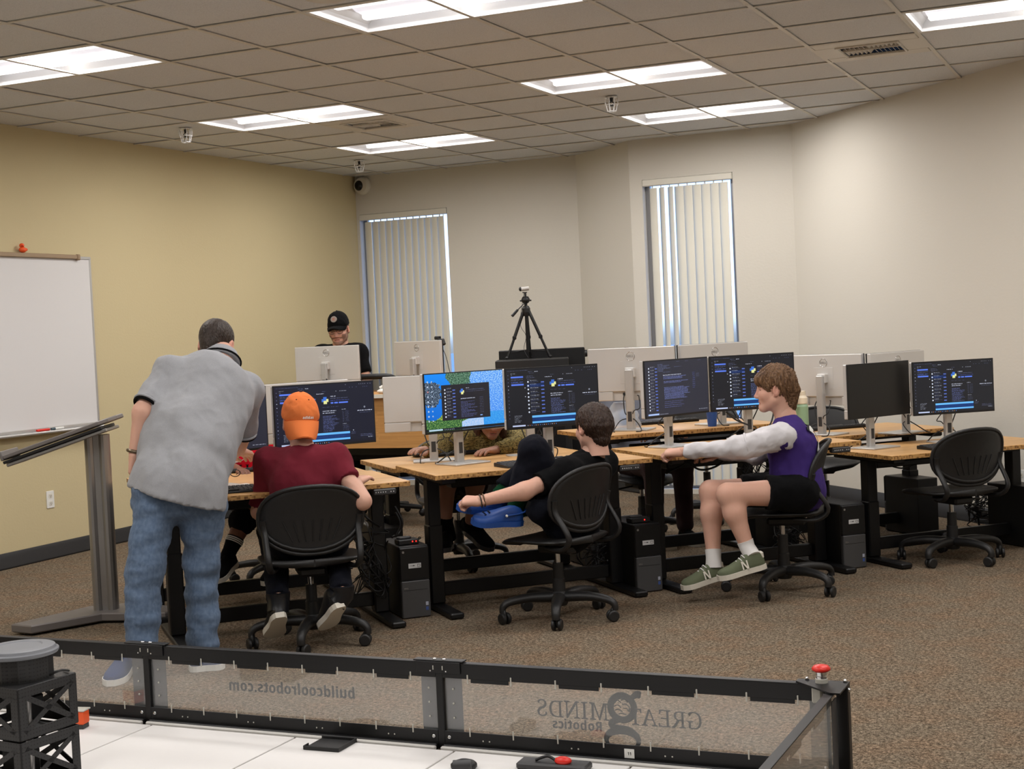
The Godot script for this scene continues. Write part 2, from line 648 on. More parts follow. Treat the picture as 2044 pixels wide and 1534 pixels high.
	dn.frequency = 0.018
	var denim := img(256, 256, func(x, y):
		var k := rng.randf_range(-0.05, 0.05) + dn.get_noise_2d(x, y * 0.6) * 0.22
		return Color(0.27, 0.34, 0.44).lerp(Color(0.50, 0.56, 0.64), clampf(0.4 + k * 1.6, 0, 1)))
	M.denim = mat(Color(1, 1, 1), 0.9, 0.0, cloth.merged({"albedo_texture": tex(denim), "uv1_scale": Vector3.ONE * 2.2}))
	M.maroon = mat(hex("6e2430"), 0.9, 0.0, cloth)
	M.red_cloth = mat(hex("c01226"), 0.85, 0.0, cloth)
	M.black_cloth = mat(Color(0.05, 0.05, 0.055), 0.9, 0.0, cloth)
	M.navy = mat(Color(0.065, 0.07, 0.10), 0.9, 0.0, cloth)
	M.purple = mat(hex("3d2b6d"), 0.7, 0.0, cloth)
	M.white_cloth = mat(Color(0.82, 0.81, 0.82), 0.85, 0.0, cloth)
	M.grey_cloth = mat(Color(0.45, 0.46, 0.5), 0.9, 0.0, cloth)
	var c1 := FastNoiseLite.new()
	c1.frequency = 0.02
	c1.seed = 21
	c1.domain_warp_enabled = true
	var camo := img(256, 256, func(x, y):
		var a := c1.get_noise_2d(x * 0.8 + y * 0.8, y * 1.4 - x * 0.4)
		var b := c1.get_noise_2d(x + 400, y * 1.6 + x * 0.5)
		if a > 0.2: return Color(0.22, 0.20, 0.13)
		if b > 0.16: return Color(0.45, 0.40, 0.24)
		if b < -0.22: return Color(0.13, 0.13, 0.10)
		return Color(0.68, 0.60, 0.37))
	M.camo = mat(Color(1, 1, 1), 0.9, 0.0, cloth.merged({"albedo_texture": tex(camo), "uv1_scale": Vector3.ONE * 3.4}))
	M.orange_cloth = mat(hex("e07a42"), 0.85, 0.0, cloth)
	M.sock = mat(Color(0.85, 0.84, 0.83), 0.9, 0.0, cloth)
	M.green_sock = mat(Color(0.05, 0.22, 0.13), 0.9, 0.0, cloth)
	M.sage = mat(hex("5f6550"), 0.8, 0.0, cloth)
	M.suede_blue = mat(hex("33446e"), 0.8, 0.0, cloth)
	M.croc = mat(hex("1e4a96"), 0.5)
	M.leather = mat(Color(0.06, 0.065, 0.085), 0.35)
	M.sole = mat(Color(0.83, 0.81, 0.76), 0.6)
	M.skin = mat(Color(1, 1, 1), 0.55, 0.0, {"vertex_color_use_as_albedo": true, "subsurf_scatter_enabled": true, "subsurf_scatter_strength": 0.08, "metallic_specular": 0.35})
	var strands := noise_tex(0.03, 256, true, 8.0)
	M.hair = mat(Color(1, 1, 1), 0.5, 0.0, {"vertex_color_use_as_albedo": true, "normal_enabled": true, "normal_texture": strands, "uv1_triplanar": true, "uv1_scale": Vector3(22, 3, 22), "metallic_specular": 0.4})
	M.green_bottle = mat(hex("8fae8c"), 0.4)
	M.cup_blue = mat(hex("23509a"), 0.4)
	M.bag = mat(Color(0.85, 0.88, 0.92, 0.45), 0.3, 0.0, {"transparency": BaseMaterial3D.TRANSPARENCY_ALPHA, "albedo_texture": null})
	M.led = mat(Color(0.3, 0.02, 0.02), 0.4, 0.0, {"emission_enabled": true, "emission": Color(1, 0.12, 0.1), "emission_energy_multiplier": 5.0})
	M.mesh_fabric = mat(Color(0.16, 0.16, 0.165, 0.75), 0.8, 0.0, {"transparency": BaseMaterial3D.TRANSPARENCY_ALPHA})
	M.strip = mat(Color(1, 1, 1), 0.5, 0.0, {"emission_enabled": true, "emission": Color(1.0, 0.985, 0.96), "emission_energy_multiplier": 1.6})
	M.lens = mat(Color(0.9, 0.9, 0.9), 0.5, 0.0, {"emission_enabled": true, "emission": Color(0.9, 0.9, 0.95), "emission_energy_multiplier": 0.72})


func wall(called: String, a: Vector2, b: Vector2, m: Material, hole := [], thick := 0.14) -> MeshInstance3D:   # from a to b on the floor plan, the room on its right-hand side; hole = [from, to, low, high]
	var d := b - a
	var l := d.length()
	var k := MK.new().at(Vector3(a.x, 0, a.y), atan2(-d.y, d.x))
	var top := CEIL + 0.03
	if hole.is_empty(): k.box(Vector3(l / 2, top / 2, -thick / 2), Vector3(l, top, thick))
	else:
		k.box(Vector3(hole[0] / 2, top / 2, -thick / 2), Vector3(hole[0], top, thick))
		k.box(Vector3((l + hole[1]) / 2, top / 2, -thick / 2), Vector3(l - hole[1], top, thick))
		k.box(Vector3((hole[0] + hole[1]) / 2, (top + hole[3]) / 2, -thick / 2), Vector3(hole[1] - hole[0], top - hole[3], thick))
		k.box(Vector3((hole[0] + hole[1]) / 2, hole[2] / 2, -thick / 2), Vector3(hole[1] - hole[0], hole[2], thick))
	return struct(called, k, m)


func baseboard(called: String, a: Vector2, b: Vector2, from := 0.0, to := -1.0) -> void:
	var d := b - a
	var l := d.length() if to < 0.0 else to
	var k := MK.new().at(Vector3(a.x, 0, a.y), atan2(-d.y, d.x))
	var prof := [Vector2(0.001, 0.0), Vector2(0.014, 0.0), Vector2(0.008, 0.014), Vector2(0.006, 0.104), Vector2(0.001, 0.108)]
	var r0 := []
	var r1 := []
	for p in prof:
		r0.append(Vector3(from, p.y, p.x)); r1.append(Vector3(l, p.y, p.x))
	k.loft([r0, r1])
	struct(called, k, M.rubber)


const PLAN := [Vector2(-7.08, 3.0), Vector2(-7.08, -12.2), Vector2(-4.80, -12.2), Vector2(-4.088, -11.6), Vector2(-2.71, -11.6), Vector2(3.5, -5.39), Vector2(3.5, 3.0)]


func room() -> void:
	var k := MK.new()
	k.box(Vector3(-1.8, -0.06, -4.6), Vector3(10.9, 0.12, 15.5))
	struct("floor", k, M.carpet)
	wall("wall_left", PLAN[0], PLAN[1], M.wall_tan)
	wall("wall_back", PLAN[1], PLAN[2], M.wall_cream, [0.03, 0.97, 0.05, 2.60])
	wall("wall_corner", PLAN[2], PLAN[3], M.wall_cream)
	wall("wall_window", PLAN[3], PLAN[4], M.wall_cream, [0.11, 0.885, 0.04, 2.63])
	wall("wall_right", PLAN[4], PLAN[5], M.wall_cream)
	wall("wall_far", PLAN[5], PLAN[6], M.wall_cream)
	wall("wall_rear", PLAN[6], PLAN[0], M.wall_cream)
	baseboard("baseboard_left", PLAN[0], PLAN[1])
	baseboard("baseboard_back", PLAN[1], PLAN[2], 0.97)
	baseboard("baseboard_corner", PLAN[2], PLAN[3])
	baseboard("baseboard_window", PLAN[3], PLAN[4], 0.89)
	baseboard("baseboard_right", PLAN[4], PLAN[5])
	var g := MK.new()
	g.box(Vector3(0, -0.2, -40), Vector3(120, 0.1, 120))
	var gr := struct("ground_outside", g, M.plaster)
	gr.name = "ground_outside"


func troffer(u: float, v: float, label: String) -> void:   # recessed two-lamp fitting, 4 x 2 feet
	var w := 2 * T
	var d := T
	var t := thing("ceiling_light", label, "ceiling light", Vector3(GX + T * (u + 1), CEIL, GZ - T * (v + 0.5)), 0.0, "recessed fluorescent ceiling lights")
	var f := MK.new()   # flange
	for s in [-1, 1]:
		f.box(Vector3(0, 0.002, s * (d / 2 - 0.02)), Vector3(w - 0.03, 0.008, 0.018), 0.002)
		f.box(Vector3(s * (w / 2 - 0.02), 0.002, 0), Vector3(0.018, 0.008, d - 0.04), 0.002)
	part("frame", f, M.white_metal, t)
	var h := MK.new()   # curved white housing
	var hw := w / 2 - 0.028
	var hd := d / 2 - 0.028
	for s in [-1.0, 1.0]:
		h.quad(Vector3(-hw, 0, s * hd), Vector3(hw, 0, s * hd), Vector3(hw, 0.095, s * hd), Vector3(-hw, 0.095, s * hd))
		var e0 := []
		var e1 := []
		for i in 5:
			var a := PI / 2 * i / 4
			e0.append(Vector3(s * (hw - 0.09 * (1.0 - cos(a))), 0.09 * sin(a), -hd)); e1.append(Vector3(s * (hw - 0.09 * (1.0 - cos(a))), 0.09 * sin(a), hd))
		for i in 4: h.quad(e0[i], e1[i], e1[i + 1], e0[i + 1])
	h.box(Vector3(0, 0.105, 0), Vector3(w - 0.05, 0.01, d - 0.05))
	part("housing", h, M.white_metal, t)
	for s in [-1.0, 1.0]:
		var p := MK.new()
		var r0 := []
		var r1 := []
		for i in 7:
			var a := PI * i / 6
			r0.append(Vector3(-hw + 0.05, 0.088 - 0.035 * sin(a), s * hd * 0.5 + hd * 0.46 * cos(a))); r1.append(Vector3(hw - 0.05, 0.088 - 0.035 * sin(a), s * hd * 0.5 + hd * 0.46 * cos(a)))
		p.loft([r0, r1])
		part("lens", p, M.lens, t)
		var q := MK.new()
		q.box(Vector3(0, 0.042, s * hd * 0.5), Vector3(w - 0.17, 0.03, 0.05), 0.008)
		part("lamp_strip", q, M.strip, t)
	var l := AreaLight3D.new()
	l.name = "light"
	l.area_size = Vector2(w - 0.14, d - 0.14)
	l.light_color = Color(0.98, 0.965, 0.955)
	l.light_energy = LAMP
	l.position = Vector3(0, 0.02, 0)
	l.rotation.x = -PI / 2
	l.shadow_enabled = true
	l.set("area_range", 16.0)
	t.add_child(l)


const LIGHTS := [[-6, -1, "long ceiling light nearest the left wall, above the whiteboard, cut by the frame"], [-2, -1, "large ceiling light at the top middle of the picture, its far rim cut off"], [-6, 3, "ceiling light on the left between the caged sprinkler and the slotted vent"], [-6, 6, "small far ceiling light above the left window"], [-2, 3, "ceiling light above the middle caged sprinkler, second row"], [-2, 6, "far ceiling light in front of the tall right window"], [2, 2, "ceiling light at the upper right corner beside the big air vent"],
	[-2, -5, ""], [-6, -5, ""], [2, -2, ""], [2, -6, ""], [-2, -9, ""], [-6, -9, ""], [6, -4, ""], [6, -8, ""]]
const VENTS := [[1, 3], [-5, 4]]


func ceiling() -> void:
	var top := thing("ceiling", "", "")
	top.set_meta("kind", "structure")
	top.remove_meta("category")
	var s := MK.new()
	s.box(Vector3(-1.8, CEIL + 0.22, -4.6), Vector3(10.9, 0.1, 15.5))
	part("slab", s, M.plaster, top)
	var taken := {}
	var labels := 0
	for l in LIGHTS:
		for i in 2: taken[Vector2i(l[0] + i, l[1])] = true
		troffer(l[0], l[1], l[2] if l[2] else "recessed ceiling light in the unseen part of the room, %s along" % ["one", "two", "three", "four", "five", "six", "seven", "eight"][labels])
		if not l[2]: labels += 1
	for v in VENTS: taken[Vector2i(v[0], v[1])] = true
	var shapes := []
	for i in 3:
		var b := MK.new()
		b.box(Vector3(0, 0.008, 0), Vector3(T - 0.012, 0.016, T - 0.012), 0.003)
		shapes.append(b.done())
	var poly := PackedVector2Array(PLAN)
	var rest := MK.new()
	for v in range(-16, 10):
		for u in range(-8, 10):
			if taken.has(Vector2i(u, v)): continue
			var c := Vector2(GX + T * (u + 0.5), GZ - T * (v + 0.5))
			var near := false
			for q in [Vector2(0, 0), Vector2(0.5, 0.5), Vector2(-0.5, 0.5), Vector2(0.5, -0.5), Vector2(-0.5, -0.5)]:
				if Geometry2D.is_point_in_polygon(c + q * T, poly): near = true
			if not near: continue
			if v >= -2:
				var p := part("ceiling_tile", shapes[(u * 7 + v * 3) % 3], M.tile, top)
				p.position = Vector3(c.x, CEIL + 0.004 + 0.002 * fposmod(u * 0.37 + v * 0.61, 1.0), c.y)
				if (u * 5 + v * 11) % 2 == 0: p.rotation.y = PI
			else: rest.box(Vector3(c.x, CEIL + 0.012, c.y), Vector3(T - 0.012, 0.016, T - 0.012))
	var rp := part("ceiling_tiles_behind", rest, M.tile, top)
	rp.set_meta("kind", "stuff")
	for u in range(-8, 10):
		var b := MK.new()
		var x := GX + T * u
		if x < -7.2 or x > 3.5: continue
		b.box(Vector3(x, CEIL - 0.001, -4.6), Vector3(0.024, 0.006, 15.4), 0.0015)
		part("grid_tee", b, M.tee, top)
	for v in range(-16, 10):
		var b := MK.new()
		var z := GZ - T * v
		for u in range(-8, 10):
			if taken.has(Vector2i(u, v)) and taken.has(Vector2i(u, v - 1)): continue
			b.box(Vector3(GX + T * (u + 0.5), CEIL - 0.0005, z), Vector3(T - 0.02, 0.005, 0.022))
		part("grid_cross_tee", b, M.tee, top)
	# air vents
	var i := 0
	for v in VENTS:
		var t := thing("ceiling_vent", ["square ceiling air vent with two banks of fins beside the upper right light", "dark slotted ceiling vent next to the left middle ceiling light"][i], "vent", Vector3(GX + T * (v[0] + 0.5), CEIL, GZ - T * (v[1] + 0.5)))
		var p := MK.new()
		var o := 0.17
		for s2 in [-1, 1]:
			p.box(Vector3(0, 0.0, s2 * (T / 2 + o) / 2 * 1.0), Vector3(T - 0.03, 0.008, T / 2 - o - 0.01), 0.002)
			p.box(Vector3(s2 * (T / 2 + o) / 2, 0.0, 0), Vector3(T / 2 - o - 0.01, 0.008, 2 * o), 0.002)
			p.box(Vector3(0, -0.006, s2 * o), Vector3(2 * o + 0.02, 0.014, 0.012), 0.003)
			p.box(Vector3(s2 * o, -0.006, 0), Vector3(0.012, 0.014, 2 * o), 0.003)
		part("panel", p, M.tee, t)
		var d := MK.new()
		d.box(Vector3(0, 0.07, 0), Vector3(2 * o + 0.05, 0.01, 2 * o + 0.05))
		part("duct", d, M.black_soft, t)
		part("divider", MK.new().box(Vector3(0, 0.004, 0), Vector3(2 * o, 0.02, 0.01), 0.002), M.tee, t)
		for row in 2:
			for n in 13:
				var a := (-0.75 if (n < 6) == (row == 0) else 0.75)
				part("fin", MK.new().box(Vector3(-o + 0.02 + n * (2 * o - 0.04) / 12, 0.012, (row - 0.5) * o), Vector3(0.0022, 0.032, o - 0.012), 0.0, Basis(Vector3.BACK, a)), M.tee, t)
		i += 1
	# caged sprinkler heads
	var spots := [[Vector3(-6.299, 2.960, -8.520), "caged sprinkler head nearest the tan wall"], [Vector3(-6.364, 2.960, -11.059), "caged sprinkler head above the corner camera"], [Vector3(-3.367, 2.960, -9.263), "caged sprinkler head between the two middle right ceiling lights"]]
	for sp in spots:
		var t := thing("ceiling_sprinkler", "small " + sp[1] + ", white wire guard", "sprinkler", sp[0], 0.0, "caged fire sprinklers on the ceiling")
		part("escutcheon", MK.new().lathe([Vector2(0.0, -0.012), Vector2(0.03, -0.011), Vector2(0.042, -0.003), Vector2(0.042, 0.001)], 20), M.chrome, t)
		var h := MK.new()
		h.rod(Vector3(0, -0.01, 0), Vector3(0, -0.035, 0), 0.012, 0.009)
		for s3 in [-1, 1]: h.tube(arc([Vector3(s3 * 0.006, -0.033, 0), Vector3(s3 * 0.016, -0.045, 0), Vector3(0, -0.06, 0)], 4), 0.003, 6)
		h.lathe([Vector2(0.0, -0.064), Vector2(0.017, -0.063), Vector2(0.017, -0.060), Vector2(0, -0.060)], 14)
		part("head", h, M.black_metal, t)
		var w := MK.new()
		for n in 8:
			var a := TAU * n / 8
			w.tube([Vector3(cos(a) * 0.046, -0.004, sin(a) * 0.046), Vector3(cos(a) * 0.045, -0.04, sin(a) * 0.045), Vector3(cos(a) * 0.03, -0.098, sin(a) * 0.03)], 0.0022, 6)
		for r in [[0.046, -0.008], [0.045, -0.055], [0.03, -0.098]]:
			var ring := []
			for n in 21: ring.append(Vector3(cos(TAU * n / 20) * r[0], r[1], sin(TAU * n / 20) * r[0]))
			w.tube(ring, 0.0022, 6)
		part("guard", w, M.white_metal, t)
	var sp2 := thing("ceiling_speaker", "round grey ceiling speaker at the very top of the picture, beside the large light", "speaker", Vector3(-3.405, 2.960, -5.700))
	part("grille", MK.new().lathe([Vector2(0, -0.014), Vector2(0.075, -0.013), Vector2(0.1, -0.006), Vector2(0.105, 0.0)], 28), M.tee, sp2)


func windows() -> void:
	blind_window(1, Vector3(-7.05, 0, -12.2), 0.94, 0.05, 2.60, "vertical blind of tall off-white vanes in the left back corner by the tan wall", 12)
	blind_window(2, Vector3(-3.978, 0, -11.6), 0.775, 0.04, 2.63, "vertical blind of off-white vanes on the right window, daylight through its gaps", 9)


func blind_window(num: int, at: Vector3, w: float, lo: float, hi: float, label: String, n: int) -> void:
	var win := thing("window", "", "", at)
	win.name = "window_%d" % num
	win.set_meta("kind", "structure")
	var f := MK.new()
	var z := -0.10
	for s in [0.0, 1.0]: f.box(Vector3(0.02 + s * (w - 0.04), (lo + hi) / 2, z), Vector3(0.04, hi - lo, 0.05), 0.004)
	for y in [lo + 0.02, hi - 0.02]: f.box(Vector3(w / 2, y, z), Vector3(w - 0.08, 0.04, 0.05), 0.004)
	part("window_frame", f, M.alu, win)
	part("pane", MK.new().box(Vector3(w / 2, (lo + hi) / 2, z), Vector3(w - 0.08, hi - lo - 0.08, 0.006)), M.glass, win)
	var b := thing("vertical_blind", label, "blind", at)
	var h := MK.new()
	h.box(Vector3(w / 2, hi - 0.03, -0.012), Vector3(w - 0.006, 0.055, 0.05), 0.006)
	part("headrail", h, M.cream_plastic, b)
	var vw := 0.089
	var hgt := hi - 0.075 - lo - 0.03
	for i in n:
		# a slightly curved slat hanging from a clip
		var k := MK.new()
		var r0 := []
		var r1 := []
		for q in 7:
			var x := (q / 6.0 - 0.5) * vw
			r0.append(Vector3(x, 0, 0.008 - 0.032 * (x / vw) * (x / vw) * 4.0 * 0.25)); r1.append(r0[-1] + Vector3(0, hgt, 0))
		for q in range(6, -1, -1):
			r0.append(r0[q] - Vector3(0, 0, 0.0012)); r1.append(r1[q] - Vector3(0, 0, 0.0012))
		k.loft([r0, r1])
		k.box(Vector3(0, hgt + 0.012, 0.006), Vector3(0.012, 0.024, 0.004), 0.001)
		var p := part("vane", k, M.vane, b)
		var x0 := 0.05 + (w - 0.1) * (i + 0.5) / n
		var ang := deg_to_rad([-14.0, -17.0, -12.0, -16.0][i % 4])
		if num == 1 and i == 0: x0 -= 0.004
		if num == 2 and (i == 1 or i == 2): ang = deg_to_rad(-44.0)
		if num == 2 and i == 0: ang = deg_to_rad(-28.0)
		p.position = Vector3(x0, lo + 0.03, -0.02)
		p.rotation.y = ang
	if num == 1:
		part("wand", MK.new().rod(Vector3(w - 0.03, hi - 0.06, 0.02), Vector3(w - 0.02, 1.0, 0.02), 0.004, -1, 8), M.cream_plastic, b)


func wall_things() -> void:
	# whiteboard with its rail and tray, on the left wall
	var x := -7.08
	var wb := thing("whiteboard", "large white dry-erase board with a silver tray on the tan wall", "whiteboard", Vector3(x, 0.9, -7.15))
	var z0 := -1.185
	var z1 := 1.2
	part("panel", MK.new().box(Vector3(0.012, 0.59, (z0 + z1) / 2), Vector3(0.012, 1.17, z1 - z0)), M.white_board, wb)
	var fr := MK.new()
	for y in [0.0, 1.185]: fr.box(Vector3(0.012, y, (z0 + z1) / 2), Vector3(0.022, 0.022, z1 - z0 + 0.02), 0.004)
	for zz in [z0, z1]: fr.box(Vector3(0.012, 0.59, zz), Vector3(0.022, 1.185, 0.02), 0.004)
	part("frame", fr, M.silver, wb)
	var tr := MK.new()
	var sec := [Vector2(0.0, -0.005), Vector2(0.0, -0.02), Vector2(0.075, -0.028), Vector2(0.082, -0.012), Vector2(0.076, -0.012), Vector2(0.07, -0.02), Vector2(0.02, -0.012)]
	var ra := []
	var rb := []
	for p in sec:
		ra.append(Vector3(p.x + 0.01, p.y, z0 + 0.03)); rb.append(Vector3(p.x + 0.01, p.y, z1 - 0.03))
	tr.loft([ra, rb])
	part("tray", tr, M.silver, wb)
	var rail := MK.new()
	rail.box(Vector3(0.03, 1.19, (z0 + z1) / 2 + 0.08), Vector3(0.022, 0.03, z1 - z0 - 0.14), 0.004)
	rail.box(Vector3(0.034, 1.188, z0 + 0.14), Vector3(0.03, 0.042, 0.03), 0.006)
	part("map_rail", rail, mat(hex("9b8468"), 0.5), wb)
	for d in [[-7.72, M.red, "red"], [-7.86, mat(Color(0.25, 0.33, 0.36), 0.5), "dark grey"]]:
		var mk := thing("marker", d[2] + " whiteboard marker lying in the silver tray", "marker", Vector3(x + 0.065, 0.889, d[0]))
		part("barrel", MK.new().rod(Vector3(0, 0.009, -0.05), Vector3(0, 0.009, 0.035), 0.009), M.white if d[2] != "red" else d[1], mk)
		part("cap", MK.new().rod(Vector3(0, 0.009, 0.035), Vector3(0, 0.009, 0.07), 0.0098, 0.008), d[1], mk)
	var duck := thing("rubber_duck", "tiny orange rubber duck on top of the whiteboard rail", "toy", Vector3(x + 0.03, 2.105, -7.655))
	var bd := MK.new()
	bd.ball(Vector3(0, 0.02, 0), Vector3(0.024, 0.02, 0.028))
	bd.ball(Vector3(0.004, 0.022, -0.028), Vector3(0.01, 0.01, 0.012))
	part("body", bd, M.orange, duck)
	part("head", MK.new().ball(Vector3(0.004, 0.048, 0.01), Vector3(0.017, 0.016, 0.017)), M.orange, duck)
	part("beak", MK.new().ball(Vector3(0.018, 0.046, 0.02), Vector3(0.01, 0.004, 0.007), 10), M.red, duck)
	# outlets
	outlet(Vector3(x, 0.41, -7.81), PI / 2, "white wall outlet low on the tan wall beside the lectern")
	outlet(Vector3(-0.885, 0.33, -9.775), -PI / 4, "white wall outlet behind the rightmost chair")
	# corner camera
	var sc := thing("security_camera", "white dome security camera high in the corner above the left blind", "camera", Vector3(-6.99, 2.872, -12.2))
	part("mount", MK.new().lathe([Vector2(0.0, 0.0), Vector2(0.085, 0.0), Vector2(0.085, 0.03), Vector2(0.07, 0.06), Vector2(0.0, 0.06)], 28, Vector3.ZERO, Basis(Vector3.RIGHT, PI / 2)), M.cream_plastic, sc)
	part("dome", MK.new().ball(Vector3(-0.015, 0.0, 0.055), Vector3(0.045, 0.05, 0.035), 18), mat(Color(0.03, 0.03, 0.035), 0.12), sc)
	# lectern
	var le := thing("lectern", "grey metal lectern with a slanted top on a fluted column, left of the standing man", "lectern", Vector3(-5.17, 0, -6.08), deg_to_rad(28))
	var col := MK.new()
	for s in [-1.0, 1.0]:
		var ring := []
		for q in 14: ring.append(Vector2(s * 0.036 + 0.03 * cos(TAU * q / 14), 0.045 * sin(TAU * q / 14)))
		col.prism(ring, 0.05, 0.98)
	col.box(Vector3(0, 0.515, 0), Vector3(0.03, 0.93, 0.06))
	part("column", col, M.alu, le)
	part("base", MK.new().prism([Vector2(-0.42, 0.28), Vector2(-0.30, 0.36), Vector2(0.0, 0.12), Vector2(0.34, 0.2), Vector2(0.44, 0.08), Vector2(0.10, -0.16), Vector2(-0.12, -0.12)], 0.012, 0.055, 0.006), M.lectern_top, le)
	for q in [Vector2(-0.34, 0.28), Vector2(0.36, 0.11), Vector2(0.0, -0.08)]: part("glide", MK.new().rod(Vector3(q.x, 0, q.y), Vector3(q.x, 0.014, q.y), 0.02), M.black, le)
	var tb := Basis(Vector3.BACK, 0.30)
	var top := MK.new()
	top.xf = Transform3D(tb, Vector3(-0.12, 0.985, 0.02))
	var plan := [Vector2(-0.33, 0.16), Vector2(-0.33, -0.16), Vector2(0.18, -0.16)]
	for q in 7: plan.append(Vector2(0.18 + 0.1 * sin(PI * q / 6), -0.16 * cos(PI * q / 6)))
	plan.append(Vector2(0.18, 0.16))
	var clean := []
	for p in plan:
		if clean.is_empty() or (p as Vector2).distance_to(clean[-1]) > 0.001: clean.append(p)
	top.prism(clean, 0.0, 0.022, 0.004)
	part("slanted_top", top, M.lectern_top, le)
	var lip := MK.new()
	lip.xf = top.xf
	lip.box(Vector3(-0.34, 0.02, 0), Vector3(0.016, 0.05, 0.32), 0.004)
	part("book_stop", lip, M.lectern_top, le)
	var tray := MK.new()
	tray.xf = top.xf
	tray.box(Vector3(-0.075, -0.016, 0.0), Vector3(0.53, 0.016, 0.33), 0.003)
	part("trim_band", tray, M.black, le)
	var un := MK.new()
	un.xf = top.xf
	un.box(Vector3(-0.06, -0.034, 0.0), Vector3(0.54, 0.018, 0.32), 0.004)
	part("under_tray", un, M.alu, le)


func outlet(at: Vector3, yaw: float, label: String) -> void:
	var o := thing("wall_outlet", label, "outlet", at, yaw)
	part("plate", MK.new().at(Vector3.ZERO, 0, Basis(Vector3.RIGHT, PI / 2)).prism(rrect(0.074, 0.118, 0.006), 0.0, 0.006, 0.0015), M.white, o)
	for y in [-0.026, 0.026]:
		part("socket", MK.new().at(Vector3(0, y, 0), 0, Basis(Vector3.RIGHT, PI / 2)).prism(rrect(0.034, 0.029, 0.008), 0.006, 0.008), M.cream_plastic, o)
		part("slot", MK.new().box(Vector3(-0.006, y, 0.0085), Vector3(0.002, 0.009, 0.001)).box(Vector3(0.006, y, 0.0085), Vector3(0.002, 0.008, 0.001)).box(Vector3(0, y - 0.009, 0.0085), Vector3(0.004, 0.004, 0.001)), M.ink, o)


func desk(c: Vector2, yaw: float, h: float, label: String, group := "student sit-stand desks") -> Node3D:   # x to the user's right, +z towards the user
	var o := thing("desk", label, "desk", Vector3(c.x, 0, c.y), yaw, group)
	var w := 1.19
	var d := 0.70
	part("tabletop", MK.new().box(Vector3(0, h - 0.0125, 0), Vector3(w, 0.025, d), 0.002), M.bamboo, o)
	for s in [-1, 1]:
		part("edge_band", MK.new().box(Vector3(0, h - 0.0135, s * (d / 2 + 0.0006)), Vector3(w + 0.002, 0.022, 0.0014)), M.bamboo_edge, o)
		part("edge_band", MK.new().box(Vector3(s * (w / 2 + 0.0006), h - 0.0135, 0), Vector3(0.0014, 0.022, d)), M.bamboo_edge, o)
	for s in [-1, 1]:
		var x: float = s * (w / 2 - 0.085)
		var g := MK.new()
		g.box(Vector3(x, 0.033 + (h - 0.32) / 2, 0), Vector3(0.075, h - 0.32, 0.085), 0.006)
		g.box(Vector3(x, h - 0.2, 0), Vector3(0.066, 0.3, 0.074), 0.005)
		part("leg", g, M.black_metal, o)
		var f := MK.new()
		f.prism(rrect(0.075, 0.68, 0.012), 0.004, 0.032, 0.006)
		var fo := part("foot", f, M.black_metal, o)
		fo.position.x = x
		for e in [-1, 1]: part("glide", MK.new().rod(Vector3(x, 0, e * 0.3), Vector3(x, 0.006, e * 0.3), 0.02, -1, 12), M.black, o)
		var su := MK.new()
		su.prism([Vector2(x - 0.035, -0.3), Vector2(x + 0.035, -0.3), Vector2(x + 0.035, 0.3), Vector2(x - 0.035, 0.3)], h - 0.055, h - 0.025, 0.006)
		part("side_bracket", su, M.black_metal, o)
	part("crossbar", MK.new().box(Vector3(0, 0.1, -0.01), Vector3(w - 0.24, 0.07, 0.04), 0.005), M.black_metal, o)
	for s in [-1, 1]: part("frame_rail", MK.new().box(Vector3(0, h - 0.045, s * 0.1), Vector3(w - 0.24, 0.036, 0.03), 0.004), M.black_metal, o)
	part("cable_tray", MK.new().box(Vector3(0, h - 0.10, -0.2), Vector3(0.7, 0.05, 0.1), 0.006), M.black, o)
	var kp := part("keypad", MK.new().box(Vector3(w / 2 - 0.13, h - 0.043, d / 2 - 0.012), Vector3(0.115, 0.03, 0.04), 0.005), M.dark_grey, o)
	var gl := MK.new()
	for i in 7: gl.box(Vector3(w / 2 - 0.175 + [0, 0.012, 0.024, 0.036, 0.048, 0.075, 0.088][i], h - 0.043, d / 2 + 0.0085), Vector3(0.004, 0.005, 0.001))
	part("button", gl, M.label_white, kp)
	return o


